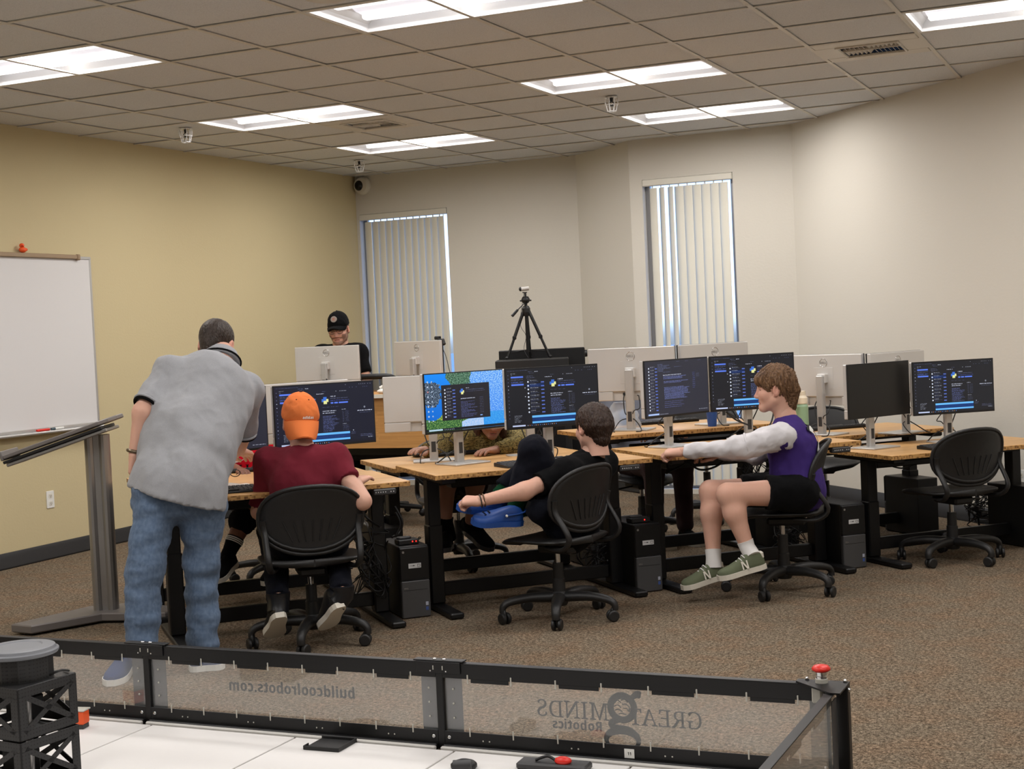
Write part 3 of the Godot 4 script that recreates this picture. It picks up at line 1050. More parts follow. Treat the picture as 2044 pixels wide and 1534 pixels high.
func chair(label: String, pos: Vector3, yaw: float, spin := 0.3, seat_h := 0.41) -> Node3D:   # the sitter faces -z
	var o := thing("office_chair", label, "chair", pos, yaw, "black swivel chairs")
	var hub := MK.new().lathe([Vector2(0.0, 0.07), Vector2(0.036, 0.07), Vector2(0.045, 0.09), Vector2(0.046, 0.125), Vector2(0.034, 0.14), Vector2(0.0, 0.14)], 20)
	part("hub", hub, M.chair, o)
	for i in 5:
		var a := spin + TAU * i / 5
		var dir := Vector3(cos(a), 0, sin(a))
		var arm := MK.new().tube(arc([dir * 0.03 + Vector3(0, 0.112, 0), dir * 0.15 + Vector3(0, 0.118, 0), dir * 0.25 + Vector3(0, 0.105, 0), dir * 0.285 + Vector3(0, 0.083, 0), dir * 0.288 + Vector3(0, 0.055, 0)], 3), [0.033, 0.032, 0.031, 0.029, 0.027, 0.026, 0.024, 0.023, 0.022, 0.021, 0.02, 0.02, 0.02], 10, 0.8)
		part("base_arm", arm, M.chair, o)
		var ca := spin * 3.0 + i * 2.1
		var ct := dir * 0.29
		var side := Vector3(cos(ca), 0, sin(ca))
		var fwd := Vector3(-sin(ca), 0, cos(ca)) * 0.015
		var cs := MK.new()
		cs.ball(ct + fwd + Vector3(0, 0.042, 0), Vector3(0.012, 0.03, 0.012))
		var ck := part("caster", cs, M.black, o)
		for s in [-1, 1]:
			var wh := MK.new()
			var bs := Basis(side.cross(Vector3.UP).normalized(), side * -1.0 if false else side, Vector3.UP)
			bs = Basis(Vector3.UP.cross(side), side, Vector3.UP)
			wh.lathe([Vector2(0.0, -0.009), Vector2(0.022, -0.009), Vector2(0.028, -0.005), Vector2(0.028, 0.005), Vector2(0.022, 0.009), Vector2(0.0, 0.009)], 18, ct + fwd + side * s * 0.016 + Vector3(0, 0.0285, 0), bs)
			part("wheel", wh, M.chair, ck)
	part("sleeve", MK.new().lathe([Vector2(0.0, 0.1), Vector2(0.033, 0.1), Vector2(0.031, 0.2), Vector2(0.027, 0.205), Vector2(0.026, seat_h - 0.13), Vector2(0, seat_h - 0.13)], 20), M.chair, o)
	part("piston", MK.new().rod(Vector3(0, seat_h - 0.14, 0), Vector3(0, seat_h - 0.07, 0), 0.014), M.chrome, o)
	var mech := MK.new().box(Vector3(0, seat_h - 0.055, 0.02), Vector3(0.13, 0.045, 0.2), 0.012)
	mech.rod(Vector3(0.06, seat_h - 0.06, 0.02), Vector3(0.2, seat_h - 0.07, 0.0), 0.006, -1, 8)
	part("mechanism", mech, M.black, o)
	# seat: a saddle shell
	var rings := []
	for i in 13:
		var t := i / 12.0
		var z := lerpf(-0.235, 0.215, t)
		var hw := 0.235 * pow(1.0 - pow(absf(t * 2.0 - 1.0), 3.4), 1.0 / 3.0) + 0.004
		var y := seat_h - 0.012 - 0.03 * pow(maxf(0.0, 0.25 - t) * 4.0, 2.0) + 0.012 * pow(maxf(0.0, t - 0.75) * 4.0, 2.0)
		var ring := []
		for k in 24:
			var a := TAU * k / 24
			var xx := hw * signf(cos(a)) * pow(absf(cos(a)), 0.6)
			ring.append(Vector3(xx, y + 0.018 * sin(a) + 0.25 * xx * xx, z))
		rings.append(ring)
	part("seat", MK.new().loft(rings), M.chair, o)
	# back: a shallow shield-shaped shell with a raised rim and ribs
	var mid := seat_h + 0.205
	var outline := []
	for k in 40:
		var a := TAU * k / 40
		var sx := cos(a)
		var sy := sin(a)
		var x := 0.24 * signf(sx) * pow(absf(sx), 0.8)
		if sy < 0.0: x *= 1.0 - 0.16 * sy * sy
		outline.append(Vector2(x, (0.15 if sy > 0 else 0.165) * signf(sy) * pow(absf(sy), 0.82)))
	var shell := func(p: Vector2, off: float) -> Vector3:
		return Vector3(p.x, mid + p.y, 0.215 - 1.15 * p.x * p.x + 0.22 * p.y + 0.5 * p.y * p.y + off)
	var br := []
	for s in [0.03, 0.3, 0.6, 0.85, 1.0]:
		var ring := []
		for p in outline: ring.append(shell.call(p * s, -0.005))
		br.append(ring)
	for s in [1.0, 0.85, 0.6, 0.3, 0.03]:
		var ring := []
		for p in outline: ring.append(shell.call(p * s, 0.005))
		br.append(ring)
	var back := part("backrest", MK.new().loft(br), M.chair, o)
	var rim := []
	for k in 41: rim.append(shell.call(outline[k % 40], 0.0))
	part("rim", MK.new().tube(rim, 0.0105, 8), M.chair, back)
	for i in 7:
		var x := (i - 3) * 0.045
		var line := []
		for q in 5: line.append(shell.call(Vector2(x * (1.0 - 0.08 * q), -0.005 - 0.025 * q), 0.006))
		part("rib", MK.new().tube(line, 0.0035, 6), M.chair, back)
	var low := []
	for q in 15:
		var a := PI + PI * q / 14
		low.append(shell.call(Vector2(0.222 * cos(a), -0.02 + 0.125 * sin(a) * 1.0), 0.008))
	part("spine_curve", MK.new().tube(low, 0.009, 8), M.chair, back)
	for s in [-1.0, 1.0]:
		var j := [Vector3(s * 0.16, seat_h - 0.03, 0.06), Vector3(s * 0.195, seat_h - 0.03, 0.18), Vector3(s * 0.21, seat_h + 0.03, 0.232), shell.call(Vector2(s * 0.215, -0.06), 0.012), shell.call(Vector2(s * 0.222, 0.0), 0.008)]
		part("back_support", MK.new().tube(arc(j, 4), 0.016, 10, 0.7), M.chair, o)
	return o


func yaw_of(dir: Vector3) -> float:   # turns -z to dir
	return atan2(-dir.x, -dir.z)


func furniture() -> void:
	var y := PI / 4
	desk(Vector2(-4.062, -6.062), y, 0.72, "bamboo-topped desk nearest the camera, where the boy in the orange cap sits")
	desk(Vector2(-3.152, -7.042), y, 0.73, "bamboo-topped desk in front of the boy with his knee up")
	desk(Vector2(-2.232, -7.902), y, 0.735, "bamboo-topped desk whose corner the boy in purple holds")
	desk(Vector2(-1.242, -8.822), y, 0.64, "lowest bamboo-topped desk, in front of the empty chair on the right")
	desk(Vector2(-4.628, -6.628), y + PI, 0.71, "bamboo-topped desk of the student in the red shirt, behind the orange cap")
	desk(Vector2(-3.682, -7.573), y + PI, 0.71, "bamboo-topped desk of the student in the camouflage shirt")
	desk(Vector2(-2.793, -8.462), y + PI, 0.80, "raised bamboo-topped desk behind the purple boy's screens, with a blue cup on it")
	desk(Vector2(-1.928, -9.328), y + PI, 0.69, "bamboo-topped desk at the back right carrying two silver monitor backs")
	# chairs
	chair("black swivel chair under the boy in the orange cap", Vector3(-3.715, 0, -5.805), yaw_of(Vector3(-0.62, 0, -0.78)), 0.62)
	chair("black swivel chair under the boy with his knee up", Vector3(-2.77, 0, -6.565), yaw_of(Vector3(-0.97, 0, -0.25)), 0.05)
	chair("black swivel chair under the boy in purple", Vector3(-1.87, 0, -7.467), yaw_of(Vector3(-0.97, 0, 0.24)), 1.02, 0.43)
	chair("empty black swivel chair at the right-hand desk", Vector3(-1.16, 0, -8.55), yaw_of(Vector3(-0.72, 0, -0.69)), 0.2)
	chair("black swivel chair under the student in the red shirt", Vector3(-4.86, 0, -7.25), yaw_of(Vector3(0.7, 0, 0.7)), 0.5)
	chair("black swivel chair under the student in camouflage", Vector3(-4.02, 0, -7.98), yaw_of(Vector3(0.6, 0, 0.8)), 0.9)
	chair("black swivel chair under the mostly hidden student behind the far silver monitor", Vector3(-3.25, 0, -9.2), yaw_of(Vector3(0.75, 0, 0.65)), 0.1)
	chair("empty black swivel chair seen under the back right desk", Vector3(-2.16, 0, -9.86), yaw_of(Vector3(0.25, 0, 0.97)), 0.35, 0.44)
	chair("empty black swivel chair in front of the tall right window blind", Vector3(-3.05, 0, -10.05), yaw_of(Vector3(0.3, 0, 0.95)), 0.75, 0.48)
	# the instructor's standing desk
	var t := thing("standing_desk", "tall instructor desk with a wooden front panel at the back of the room", "desk", Vector3(-5.35, 0, -9.72))
	part("tabletop", MK.new().box(Vector3(0, 0.99, 0), Vector3(1.9, 0.03, 0.76), 0.003), M.oak, t)
	part("front_panel", MK.new().box(Vector3(0, 0.79, 0.33), Vector3(1.86, 0.375, 0.02), 0.002), M.oak, t)
	part("edge_band", MK.new().box(Vector3(0, 0.99, 0.3812), Vector3(1.902, 0.028, 0.002)), M.cream_plastic, t)
	for s in [-1, 1]:
		part("leg", MK.new().box(Vector3(s * 0.72, 0.51, 0), Vector3(0.09, 0.95, 0.09), 0.006), M.black_metal, t)
		part("foot", MK.new().box(Vector3(s * 0.72, 0.018, 0), Vector3(0.09, 0.036, 0.68), 0.008), M.black_metal, t)
	part("crossbar", MK.new().box(Vector3(0, 0.55, 0), Vector3(1.4, 0.06, 0.04), 0.004), M.black_metal, t)
	# mesh chair behind it
	var mc := thing("mesh_chair", "black mesh-back office chair behind the instructor desk", "chair", Vector3(-5.659, 0.303, -9.859) * Vector3(1, 0, 1), deg_to_rad(12))
	var fr := []
	for p in rrect(0.46, 0.52, 0.11, 5): fr.append(Vector3(p.x, 0.86 + p.y, 0.02 - 0.4 * p.x * p.x))
	fr.append(fr[0])
	part("back_frame", MK.new().tube(fr, 0.022, 10), M.black, mc)
	var web := MK.new()
	for i in 8:
		var x0 := -0.225 + 0.45 * i / 8
		var x1 := -0.225 + 0.45 * (i + 1) / 8
		web.quad(Vector3(x0, 0.61, 0.02 - 0.4 * x0 * x0), Vector3(x1, 0.61, 0.02 - 0.4 * x1 * x1), Vector3(x1, 1.11, 0.02 - 0.4 * x1 * x1), Vector3(x0, 1.11, 0.02 - 0.4 * x0 * x0))
	part("back_mesh", web, M.mesh_fabric, mc)
	part("spine", MK.new().tube(arc([Vector3(0, 0.5, -0.05), Vector3(0, 0.55, 0.06), Vector3(0, 0.62, 0.05)], 4), 0.025, 10), M.black, mc)
	part("seat", MK.new().at(Vector3(0, 0, -0.2)).prism(rrect(0.48, 0.46, 0.1), 0.47, 0.53, 0.015), M.black_soft, mc)
	part("column", MK.new().rod(Vector3(0, 0.1, -0.2), Vector3(0, 0.48, -0.2), 0.03, 0.025), M.black_metal, mc)
	for i in 5:
		var a := TAU * i / 5
		part("base_arm", MK.new().rod(Vector3(0, 0.1, -0.2), Vector3(cos(a) * 0.3, 0.07, -0.2 + sin(a) * 0.3), 0.025, 0.018), M.black, mc)
		part("caster", MK.new().ball(Vector3(cos(a) * 0.3, 0.03, -0.2 + sin(a) * 0.3), Vector3(0.03, 0.03, 0.03)), M.black, mc)
	# black cart with the tripod
	var av := thing("media_cabinet", "black media cabinet with a raised rear panel below the tripod", "cabinet", Vector3(-4.50, 0, -10.42), deg_to_rad(22))
	part("body", MK.new().box(Vector3(-0.03, 0.61, 0.06), Vector3(0.56, 1.18, 0.4), 0.006), M.black, av)
	part("front_panel", MK.new().box(Vector3(-0.03, 0.56, 0.264), Vector3(0.46, 1.0, 0.008), 0.003), M.black_metal, av)
	part("rear_panel", MK.new().box(Vector3(0.04, 0.66, -0.2), Vector3(0.68, 1.22, 0.08), 0.006), M.black_metal, av)
	part("knob", MK.new().rod(Vector3(0.37, 1.22, -0.2), Vector3(0.40, 1.22, -0.2), 0.03, 0.026), M.black, av)
	for q in [Vector2(-0.27, 0.2), Vector2(0.2, 0.2), Vector2(-0.25, -0.2), Vector2(0.3, -0.2)]: part("caster", MK.new().ball(Vector3(q.x, 0.03, q.y), Vector3(0.03, 0.03, 0.03)), M.black, av)
	tripod()
	# small things on desks
	var bt := thing("water_bottle", "pale green water bottle with a cream lid behind the purple boy", "bottle", Vector3(-1.977, 0.627, -8.464) * Vector3(1, 0, 1) + Vector3(0, 0.735, 0))
	part("body", MK.new().lathe([Vector2(0, 0), Vector2(0.036, 0), Vector2(0.038, 0.005), Vector2(0.038, 0.17), Vector2(0.03, 0.185), Vector2(0, 0.185)], 24), M.green_bottle, bt)
	part("lid", MK.new().lathe([Vector2(0, 0.185), Vector2(0.033, 0.185), Vector2(0.035, 0.19), Vector2(0.035, 0.22), Vector2(0.025, 0.235), Vector2(0.025, 0.26), Vector2(0, 0.262)], 24), mat(hex("e8dcc4"), 0.5), bt)
	var cup := thing("cup", "dark blue cup on the raised desk behind the purple boy's left screen", "cup", Vector3(-2.510, 0.849, -8.419) * Vector3(1, 0, 1) + Vector3(0, 0.80, 0))
	part("body", MK.new().lathe([Vector2(0, 0), Vector2(0.026, 0), Vector2(0.034, 0.1), Vector2(0.036, 0.1), Vector2(0.033, 0.1), Vector2(0.024, 0.006), Vector2(0, 0.006)], 24), M.cup_blue, cup)
	var bag := thing("plastic_bag", "clear crumpled plastic bag with blue print leaning on the raised back desk", "bag", Vector3(-3.042, 0.817, -8.319) * Vector3(1, 0, 1) + Vector3(0, 0.80, 0))
	var bn := FastNoiseLite.new()
	bn.frequency = 9.0
	var br := []
	for i in 9:
		var ring := []
		for k in 18:
			var a := TAU * k / 18
			var r: float = [0.075, 0.085, 0.085, 0.08, 0.075, 0.068, 0.06, 0.052, 0.045][i] * (1.0 + 0.35 * bn.get_noise_3d(cos(a), i * 0.15, sin(a)))
			ring.append(Vector3(r * 1.3 * cos(a), 0.002 + i * 0.02, r * 0.6 * sin(a)))
		br.append(ring)
	part("film", MK.new().loft(br), M.bag, bag)
	part("contents", MK.new().ball(Vector3(0.01, 0.07, 0), Vector3(0.03, 0.05, 0.02)), mat(hex("7fa0cc"), 0.6), bag)


func tripod() -> void:
	var b := Vector3(-4.539, 1.248, -10.351) * Vector3(1, 0, 1)
	var t := thing("tripod", "black camera tripod with a small webcam standing on the black cabinet", "tripod", b + Vector3(0, 1.203, 0), deg_to_rad(24))
	var feet := [Vector3(-0.165, 0.0, 0.05), Vector3(0.17, 0.0, 0.06), Vector3(0.02, 0.0, -0.12)]
	for f in feet:
		var topp: Vector3 = Vector3(f.x * 0.12, 0.37, f.z * 0.12)
		var l := MK.new()
		l.rod(topp, topp.lerp(f, 0.55), 0.0125, -1, 8)
		l.rod(topp.lerp(f, 0.5), topp.lerp(f, 0.97), 0.010, -1, 8)
		l.box(topp.lerp(f, 0.55), Vector3(0.03, 0.03, 0.03), 0.006)
		var p := part("leg", l, M.black_metal, t)
		part("foot", MK.new().ball(f + Vector3(0, 0.012, 0), Vector3(0.014, 0.012, 0.014), 10), M.black, p)
		part("brace", MK.new().rod(topp.lerp(f, 0.86), Vector3(0, 0.07, 0), 0.004, -1, 6), M.black_metal, t)
	part("center_column", MK.new().rod(Vector3(0, 0.05, 0), Vector3(0, 0.44, 0), 0.012), M.black_metal, t)
	part("collar", MK.new().lathe([Vector2(0, 0.33), Vector2(0.025, 0.33), Vector2(0.032, 0.36), Vector2(0.032, 0.39), Vector2(0.02, 0.41), Vector2(0, 0.41)], 16), M.black, t)
	var h := MK.new()
	h.ball(Vector3(0, 0.455, 0), Vector3(0.034, 0.03, 0.034))
	h.box(Vector3(0, 0.472, 0), Vector3(0.05, 0.02, 0.05), 0.005)
	h.rod(Vector3(-0.045, 0.45, 0), Vector3(0.045, 0.45, 0), 0.006, -1, 8)
	part("head", h, M.black, t)
	var hd := MK.new().rod(Vector3(0, 0.44, 0.02), Vector3(-0.07, 0.375, 0.06), 0.004, -1, 8)
	hd.rod(Vector3(-0.065, 0.38, 0.057), Vector3(-0.11, 0.335, 0.08), 0.010, 0.012, 10)
	part("pan_handle", hd, M.black_metal, t)
	var w := thing("webcam", "tiny webcam clipped on top of the tripod", "webcam", b + Vector3(0, 1.203 + 0.478, 0), deg_to_rad(24))
	part("clip", MK.new().box(Vector3(0, 0.018, 0), Vector3(0.016, 0.036, 0.02), 0.003).box(Vector3(-0.004, 0.035, 0), Vector3(0.036, 0.008, 0.02), 0.002), M.black, w)
	var wb := MK.new().rod(Vector3(-0.035, 0.062, 0), Vector3(0.03, 0.066, 0), 0.0155, -1, 16)
	part("body", wb, M.silver_plastic, w)
	part("lens", MK.new().ball(Vector3(-0.037, 0.062, 0.004), Vector3(0.012, 0.017, 0.017), 12), M.black, w)
	part("wire", MK.new().tube(arc([Vector3(-0.01, 0.03, -0.01), Vector3(-0.05, -0.2, 0.02), Vector3(-0.01, -0.3, 0.02), Vector3(-0.03, -0.4, 0.02), Vector3(0.0, -0.47, 0.02)], 5), 0.002, 5), M.grey_paint, w)


class Screen:   # paints flat interface pictures
	var im: Image
	var w := 640
	var h := 360
	var r := RandomNumberGenerator.new()
	func _init(c: Color, seed_value: int) -> void:
		im = Image.create_empty(w, h, false, Image.FORMAT_RGB8)
		im.fill(c)
		r.seed = seed_value
	func box(x0: float, y0: float, x1: float, y1: float, c: Color) -> void:
		im.fill_rect(Rect2i(int(x0 * w), int(y0 * h), maxi(1, int((x1 - x0) * w)), maxi(1, int((y1 - y0) * h))), c)
	func words(x0: float, x1: float, y: float, c: Color, th := 3) -> void:
		var x := x0 * w
		while x < x1 * w:
			var l := r.randi_range(5, 20)
			for k in l:
				if x + k < x1 * w and r.randf() < 0.86: im.fill_rect(Rect2i(int(x + k), int(y * h) + (r.randi_range(0, 1) if th > 2 else 0), 1, th - r.randi_range(0, 1)), c)
			x += l + 3
	func disc(x: float, y: float, rad: float, c: Color) -> void:
		for j in range(-int(rad), int(rad) + 1):
			for i in range(-int(rad), int(rad) + 1):
				if i * i + j * j <= rad * rad: im.set_pixel(clampi(int(x * w) + i, 0, w - 1), clampi(int(y * h) + j, 0, h - 1), c)
	func two_tone_mark(x: float, y: float, s: float) -> void:   # interlocked blue and yellow shapes
		var b := Color(0.22, 0.45, 0.85)
		var ye := Color(0.93, 0.93, 0.62)
		im.fill_rect(Rect2i(int(x * w - s * 0.5), int(y * h - s), int(s * 1.0), int(s * 0.95)), b)
		im.fill_rect(Rect2i(int(x * w - s), int(y * h - s * 0.45), int(s * 1.2), int(s * 0.85)), b)
		im.fill_rect(Rect2i(int(x * w - s * 0.45), int(y * h + s * 0.05), int(s * 1.0), int(s * 0.95)), ye)
		im.fill_rect(Rect2i(int(x * w - s * 0.1), int(y * h - s * 0.4), int(s * 1.1), int(s * 0.85)), ye)
		im.fill_rect(Rect2i(int(x * w - s * 0.3), int(y * h - s * 0.45), int(s * 0.7), int(s * 0.5)), b)


func list_rows(s: Screen, x: float, x1: float, y0: float, y1: float, n: int, mark := true) -> void:
	for i in n:
		var y := lerpf(y0, y1, float(i) / n)
		if mark: s.disc(x, y + 0.015, 5.5, Color(0.85, 0.88, 0.95))
		s.words(x + 0.022, x + 0.022 + (x1 - x) * s.r.randf_range(0.3, 0.55), y - 0.012, Color(0.75, 0.77, 0.85))
		s.words(x + 0.022, x1 - 0.06, y + 0.012, Color(0.36, 0.42, 0.62), 2)
		s.words(x + 0.022, x1 - 0.1, y + 0.032, Color(0.3, 0.36, 0.55), 2)
		s.box(x1 - 0.035, y + 0.02, x1, y + 0.04, Color(0.35, 0.45, 0.8))


func screen_ide(tint: Color, seed_value: int) -> Image:
	var s := Screen.new(tint, seed_value)
	var lo := Color(0.42, 0.45, 0.6)
	var hi := Color(0.8, 0.82, 0.9)
	var bl := Color(0.36, 0.5, 0.95)
	s.words(0.02, 0.24, 0.025, lo, 2)
	for x in [0.72, 0.86, 0.88, 0.9, 0.92, 0.95, 0.975]: s.disc(x, 0.03, 1.5, hi)
	for x in [0.76, 0.79, 0.83, 0.9, 0.92, 0.94]: s.disc(x, 0.075, 2.0, lo)
	for i in 13: s.disc(0.022, 0.1 + i * 0.062, 2.6, hi if i in [3, 4, 10] else lo)
	s.words(0.05, 0.1, 0.075, hi, 2)
	s.words(0.05, 0.065, 0.1, hi, 2)
	s.box(0.052, 0.125, 0.185, 0.155, bl)
	s.words(0.055, 0.18, 0.175, lo); s.words(0.055, 0.15, 0.195, lo, 2)
	s.words(0.055, 0.185, 0.222, bl); s.words(0.055, 0.16, 0.24, lo, 2)
	s.box(0.055, 0.258, 0.188, 0.288, bl)
	s.words(0.24, 0.29, 0.05, lo); s.words(0.31, 0.345, 0.05, hi, 4); s.words(0.25, 0.3, 0.08, lo, 2)
	s.words(0.22, 0.29, 0.125, lo); s.words(0.22, 0.31, 0.155, lo); s.words(0.23, 0.26, 0.185, lo)
	s.box(0.22, 0.265, 0.41, 0.325, Color(0.05, 0.16, 0.36))
	list_rows(s, 0.235, 0.41, 0.215, 0.80, 9)
	for y in [0.33, 0.48]: s.disc(0.2, y, 3.0, hi)
	s.words(0.42, 0.5, 0.155, hi, 4); s.words(0.48, 0.52, 0.12, lo, 2)
	for x in [0.62, 0.66, 0.675, 0.69, 0.705, 0.72]: s.disc(x, 0.125, 2.2, hi)
	s.two_tone_mark(0.505, 0.275, 22.0)
	s.words(0.56, 0.615, 0.205, hi, 5); s.words(0.56, 0.74, 0.24, lo); s.words(0.56, 0.75, 0.275, Color(0.3, 0.36, 0.7))
	s.box(0.562, 0.31, 0.59, 0.335, bl); s.box(0.597, 0.31, 0.635, 0.335, bl); s.box(0.645, 0.31, 0.74, 0.335, bl)
	for i in 4: s.words(0.475 + i * 0.045, 0.505 + i * 0.045, 0.385, lo, 2)
	s.words(0.475, 0.61, 0.445, hi, 5); s.words(0.475, 0.595, 0.48, hi, 5)
	for i in 13: s.words(0.475, 0.475 + s.r.randf_range(0.09, 0.165), 0.535 + i * 0.0205, Color(0.42, 0.47, 0.7), 3)
	s.words(0.67, 0.715, 0.435, hi)
	for i in 8:
		s.words(0.675, 0.69, 0.47 + i * 0.024, lo, 2); s.words(0.705, 0.74, 0.47 + i * 0.024, lo, 2)
	s.words(0.675, 0.72, 0.68, hi)
	for i in 4: s.words(0.675, 0.735, 0.71 + i * 0.024, lo, 2)
	s.disc(0.905, 0.42, 5.0, hi); s.disc(0.905, 0.42, 3.0, tint)
	s.words(0.83, 0.985, 0.47, hi, 5); s.words(0.85, 0.965, 0.51, lo, 2)
	s.box(0.265, 0.815, 0.745, 0.955, Color(0.04, 0.20, 0.44))
	s.box(0.265, 0.815, 0.745, 0.852, Color(0.42, 0.75, 1.0)); s.box(0.265, 0.918, 0.745, 0.95, Color(0.42, 0.75, 1.0))
	s.words(0.3, 0.7, 0.88, Color(0.1, 0.3, 0.6), 3)
	s.disc(0.78, 0.80, 3.0, hi); s.words(0.76, 0.81, 0.83, lo, 3); s.words(0.76, 0.8, 0.855, lo, 3)
	for i in 6: s.words(0.075, 0.075 + s.r.randf_range(0.03, 0.1), 0.80 + i * 0.022, hi, 2)
	s.words(0.85, 0.97, 0.88, lo); s.words(0.85, 0.98, 0.905, lo); s.words(0.93, 0.98, 0.93, hi)
	s.box(0.0, 0.958, 1.0, 1.0, tint.darkened(0.15))
	s.box(0.05, 0.965, 0.19, 0.992, Color(0.78, 0.82, 0.95))
	for i in 15: s.disc(0.215 + i * 0.022, 0.98, 2.8, [hi, Color(0.9, 0.6, 0.4), Color(0.4, 0.6, 0.9), lo][i % 4])
	return s.im


func screen_page(tint: Color) -> Image:
	var s := Screen.new(tint, 31)
	var lo := Color(0.45, 0.5, 0.68)
	var hi := Color(0.78, 0.8, 0.88)
	for x in [0.5, 0.64, 0.85]: s.words(x, x + 0.05, 0.03, lo, 2)
	list_rows(s, 0.06, 0.19, 0.11, 0.93, 14)
	for i in 6: s.words(0.2, 0.2 + s.r.randf_range(0.06, 0.22), 0.06 + i * 0.025, lo, 3)
	s.words(0.46, 0.58, 0.12, lo, 2)
	s.words(0.28, 0.40, 0.21, lo, 2)
	s.words(0.28, 0.57, 0.26, hi, 5)
	for g in [[0.29, 3], [0.38, 2], [0.49, 4], [0.575, 3], [0.635, 4]]:
		for i in g[1]: s.words(0.28 + g[0] * 0.02, s.r.randf_range(0.55, 0.71), g[0] + i * 0.02, Color(0.45, 0.5, 0.75), 4)
	for i in 4: s.words(0.29, s.r.randf_range(0.5, 0.65), 0.75 + i * 0.035, Color(0.4, 0.44, 0.7), 3)
	for i in 9: s.words(0.75, 0.79, 0.25 + i * 0.035, Color(0.35, 0.42, 0.75), 3)
	for i in 3: s.words(0.81, 0.86, 0.275 + i * 0.025, lo, 2)
	s.words(0.84, 0.98, 0.945, hi, 3)
	s.box(0.03, 0.958, 0.2, 0.99, Color(0.68, 0.78, 0.97))
	for i in 6: s.disc(0.22 + i * 0.022, 0.975, 2.6, hi)
	return s.im


func screen_wallpaper() -> Image:
	var s := Screen.new(Color(0.1, 0.5, 0.9), 5)
	var n := FastNoiseLite.new()
	n.frequency = 0.02
	n.seed = 4
	var n2 := FastNoiseLite.new()
	n2.frequency = 0.07
	n2.seed = 8
	for y in s.h:
		for x in s.w:
			var u := float(x) / s.w
			var v := float(y) / s.h
			var a := n.get_noise_2d(x * 0.8, y * 1.1)
			var b := n2.get_noise_2d(x, y * 1.6)
			var c := Color(0.02, 0.55, 0.98).lerp(Color(0.0, 0.35, 0.75), v * 0.8)
			if u > 0.52: c = Color(0.25, 0.55, 0.95).lerp(Color(0.68, 0.85, 1.0), clampf(0.35 + b * 1.5 + (0.3 - v) * 0.5, 0, 1))
			if u > 0.68 and v > 0.72: c = c.lerp(Color(0.05, 0.6, 0.9), 0.5)
			if Vector2((u - 0.42) / 0.17, (v + 0.06) / 0.36).length() < 1.0 + a * 0.2: c = Color(0.12, 0.28, 0.2).lerp(Color(0.45, 0.6, 0.5), clampf(0.5 + b * 1.8, 0, 1))
			if Vector2((u - 0.07) / 0.13, (v - 0.34) / 0.22).length() < 1.0 + a * 0.3: c = Color(0.1, 0.16, 0.24).lerp(Color(0.5, 0.58, 0.66), clampf(0.4 + b * 2.0, 0, 1))
			if v > 0.95 - u * 1.15 + 0.0 + a * 0.06 and u < 0.34 and v > 0.5: c = Color(0.25, 0.42, 0.12).lerp(Color(0.72, 0.78, 0.38), clampf(0.5 + b * 1.6, 0, 1))
			if v > 0.80 + a * 0.05 and u < 0.52: c = Color(0.08, 0.3, 0.16).lerp(Color(0.5, 0.65, 0.35), clampf(0.4 + b * 1.6, 0, 1))
			if v > 0.82 and u > 0.44 and u < 0.72 and v + (u - 0.6) * 0.5 > 0.78: c = Color(0.78, 0.84, 0.95).lerp(Color(0.45, 0.7, 0.95), clampf(0.3 + b, 0, 1))
			s.im.set_pixel(x, y, c)
	for i in 9:
		s.disc(0.035, 0.13 + i * 0.085, 6.0, Color(0.75, 0.8, 0.88) if i != 2 else Color(0.75, 0.5, 0.5))
		s.disc(0.085, 0.13 + i * 0.085, 5.0, Color(0.7, 0.76, 0.85))
	var t := Color(0.11, 0.115, 0.15)
	s.box(0.20, 0.20, 0.81, 0.82, t)
	var lo := Color(0.42, 0.46, 0.62)
	var hi := Color(0.78, 0.8, 0.88)
	list_rows(s, 0.245, 0.375, 0.27, 0.80, 9)
	s.two_tone_mark(0.46, 0.335, 18.0)
	s.words(0.51, 0.55, 0.27, hi, 4); s.words(0.51, 0.74, 0.30, lo, 3); s.words(0.51, 0.75, 0.335, lo, 2)
	s.words(0.44, 0.62, 0.45, hi, 5)
	for i in 13: s.words(0.44, s.r.randf_range(0.52, 0.65), 0.51 + i * 0.022, Color(0.4, 0.44, 0.68), 3)
	for i in 10: s.words(0.68, 0.73, 0.45 + i * 0.03, lo, 2)
	s.box(0.68, 0.765, 0.71, 0.785, Color(0.5, 0.65, 0.9))
	s.box(0.0, 0.955, 1.0, 1.0, Color(0.03, 0.08, 0.12))
	s.box(0.03, 0.96, 0.2, 0.99, Color(0.72, 0.84, 0.9))
	for i in 6: s.disc(0.225 + i * 0.022, 0.975, 2.6, hi)
	return s.im


var monitors := 0


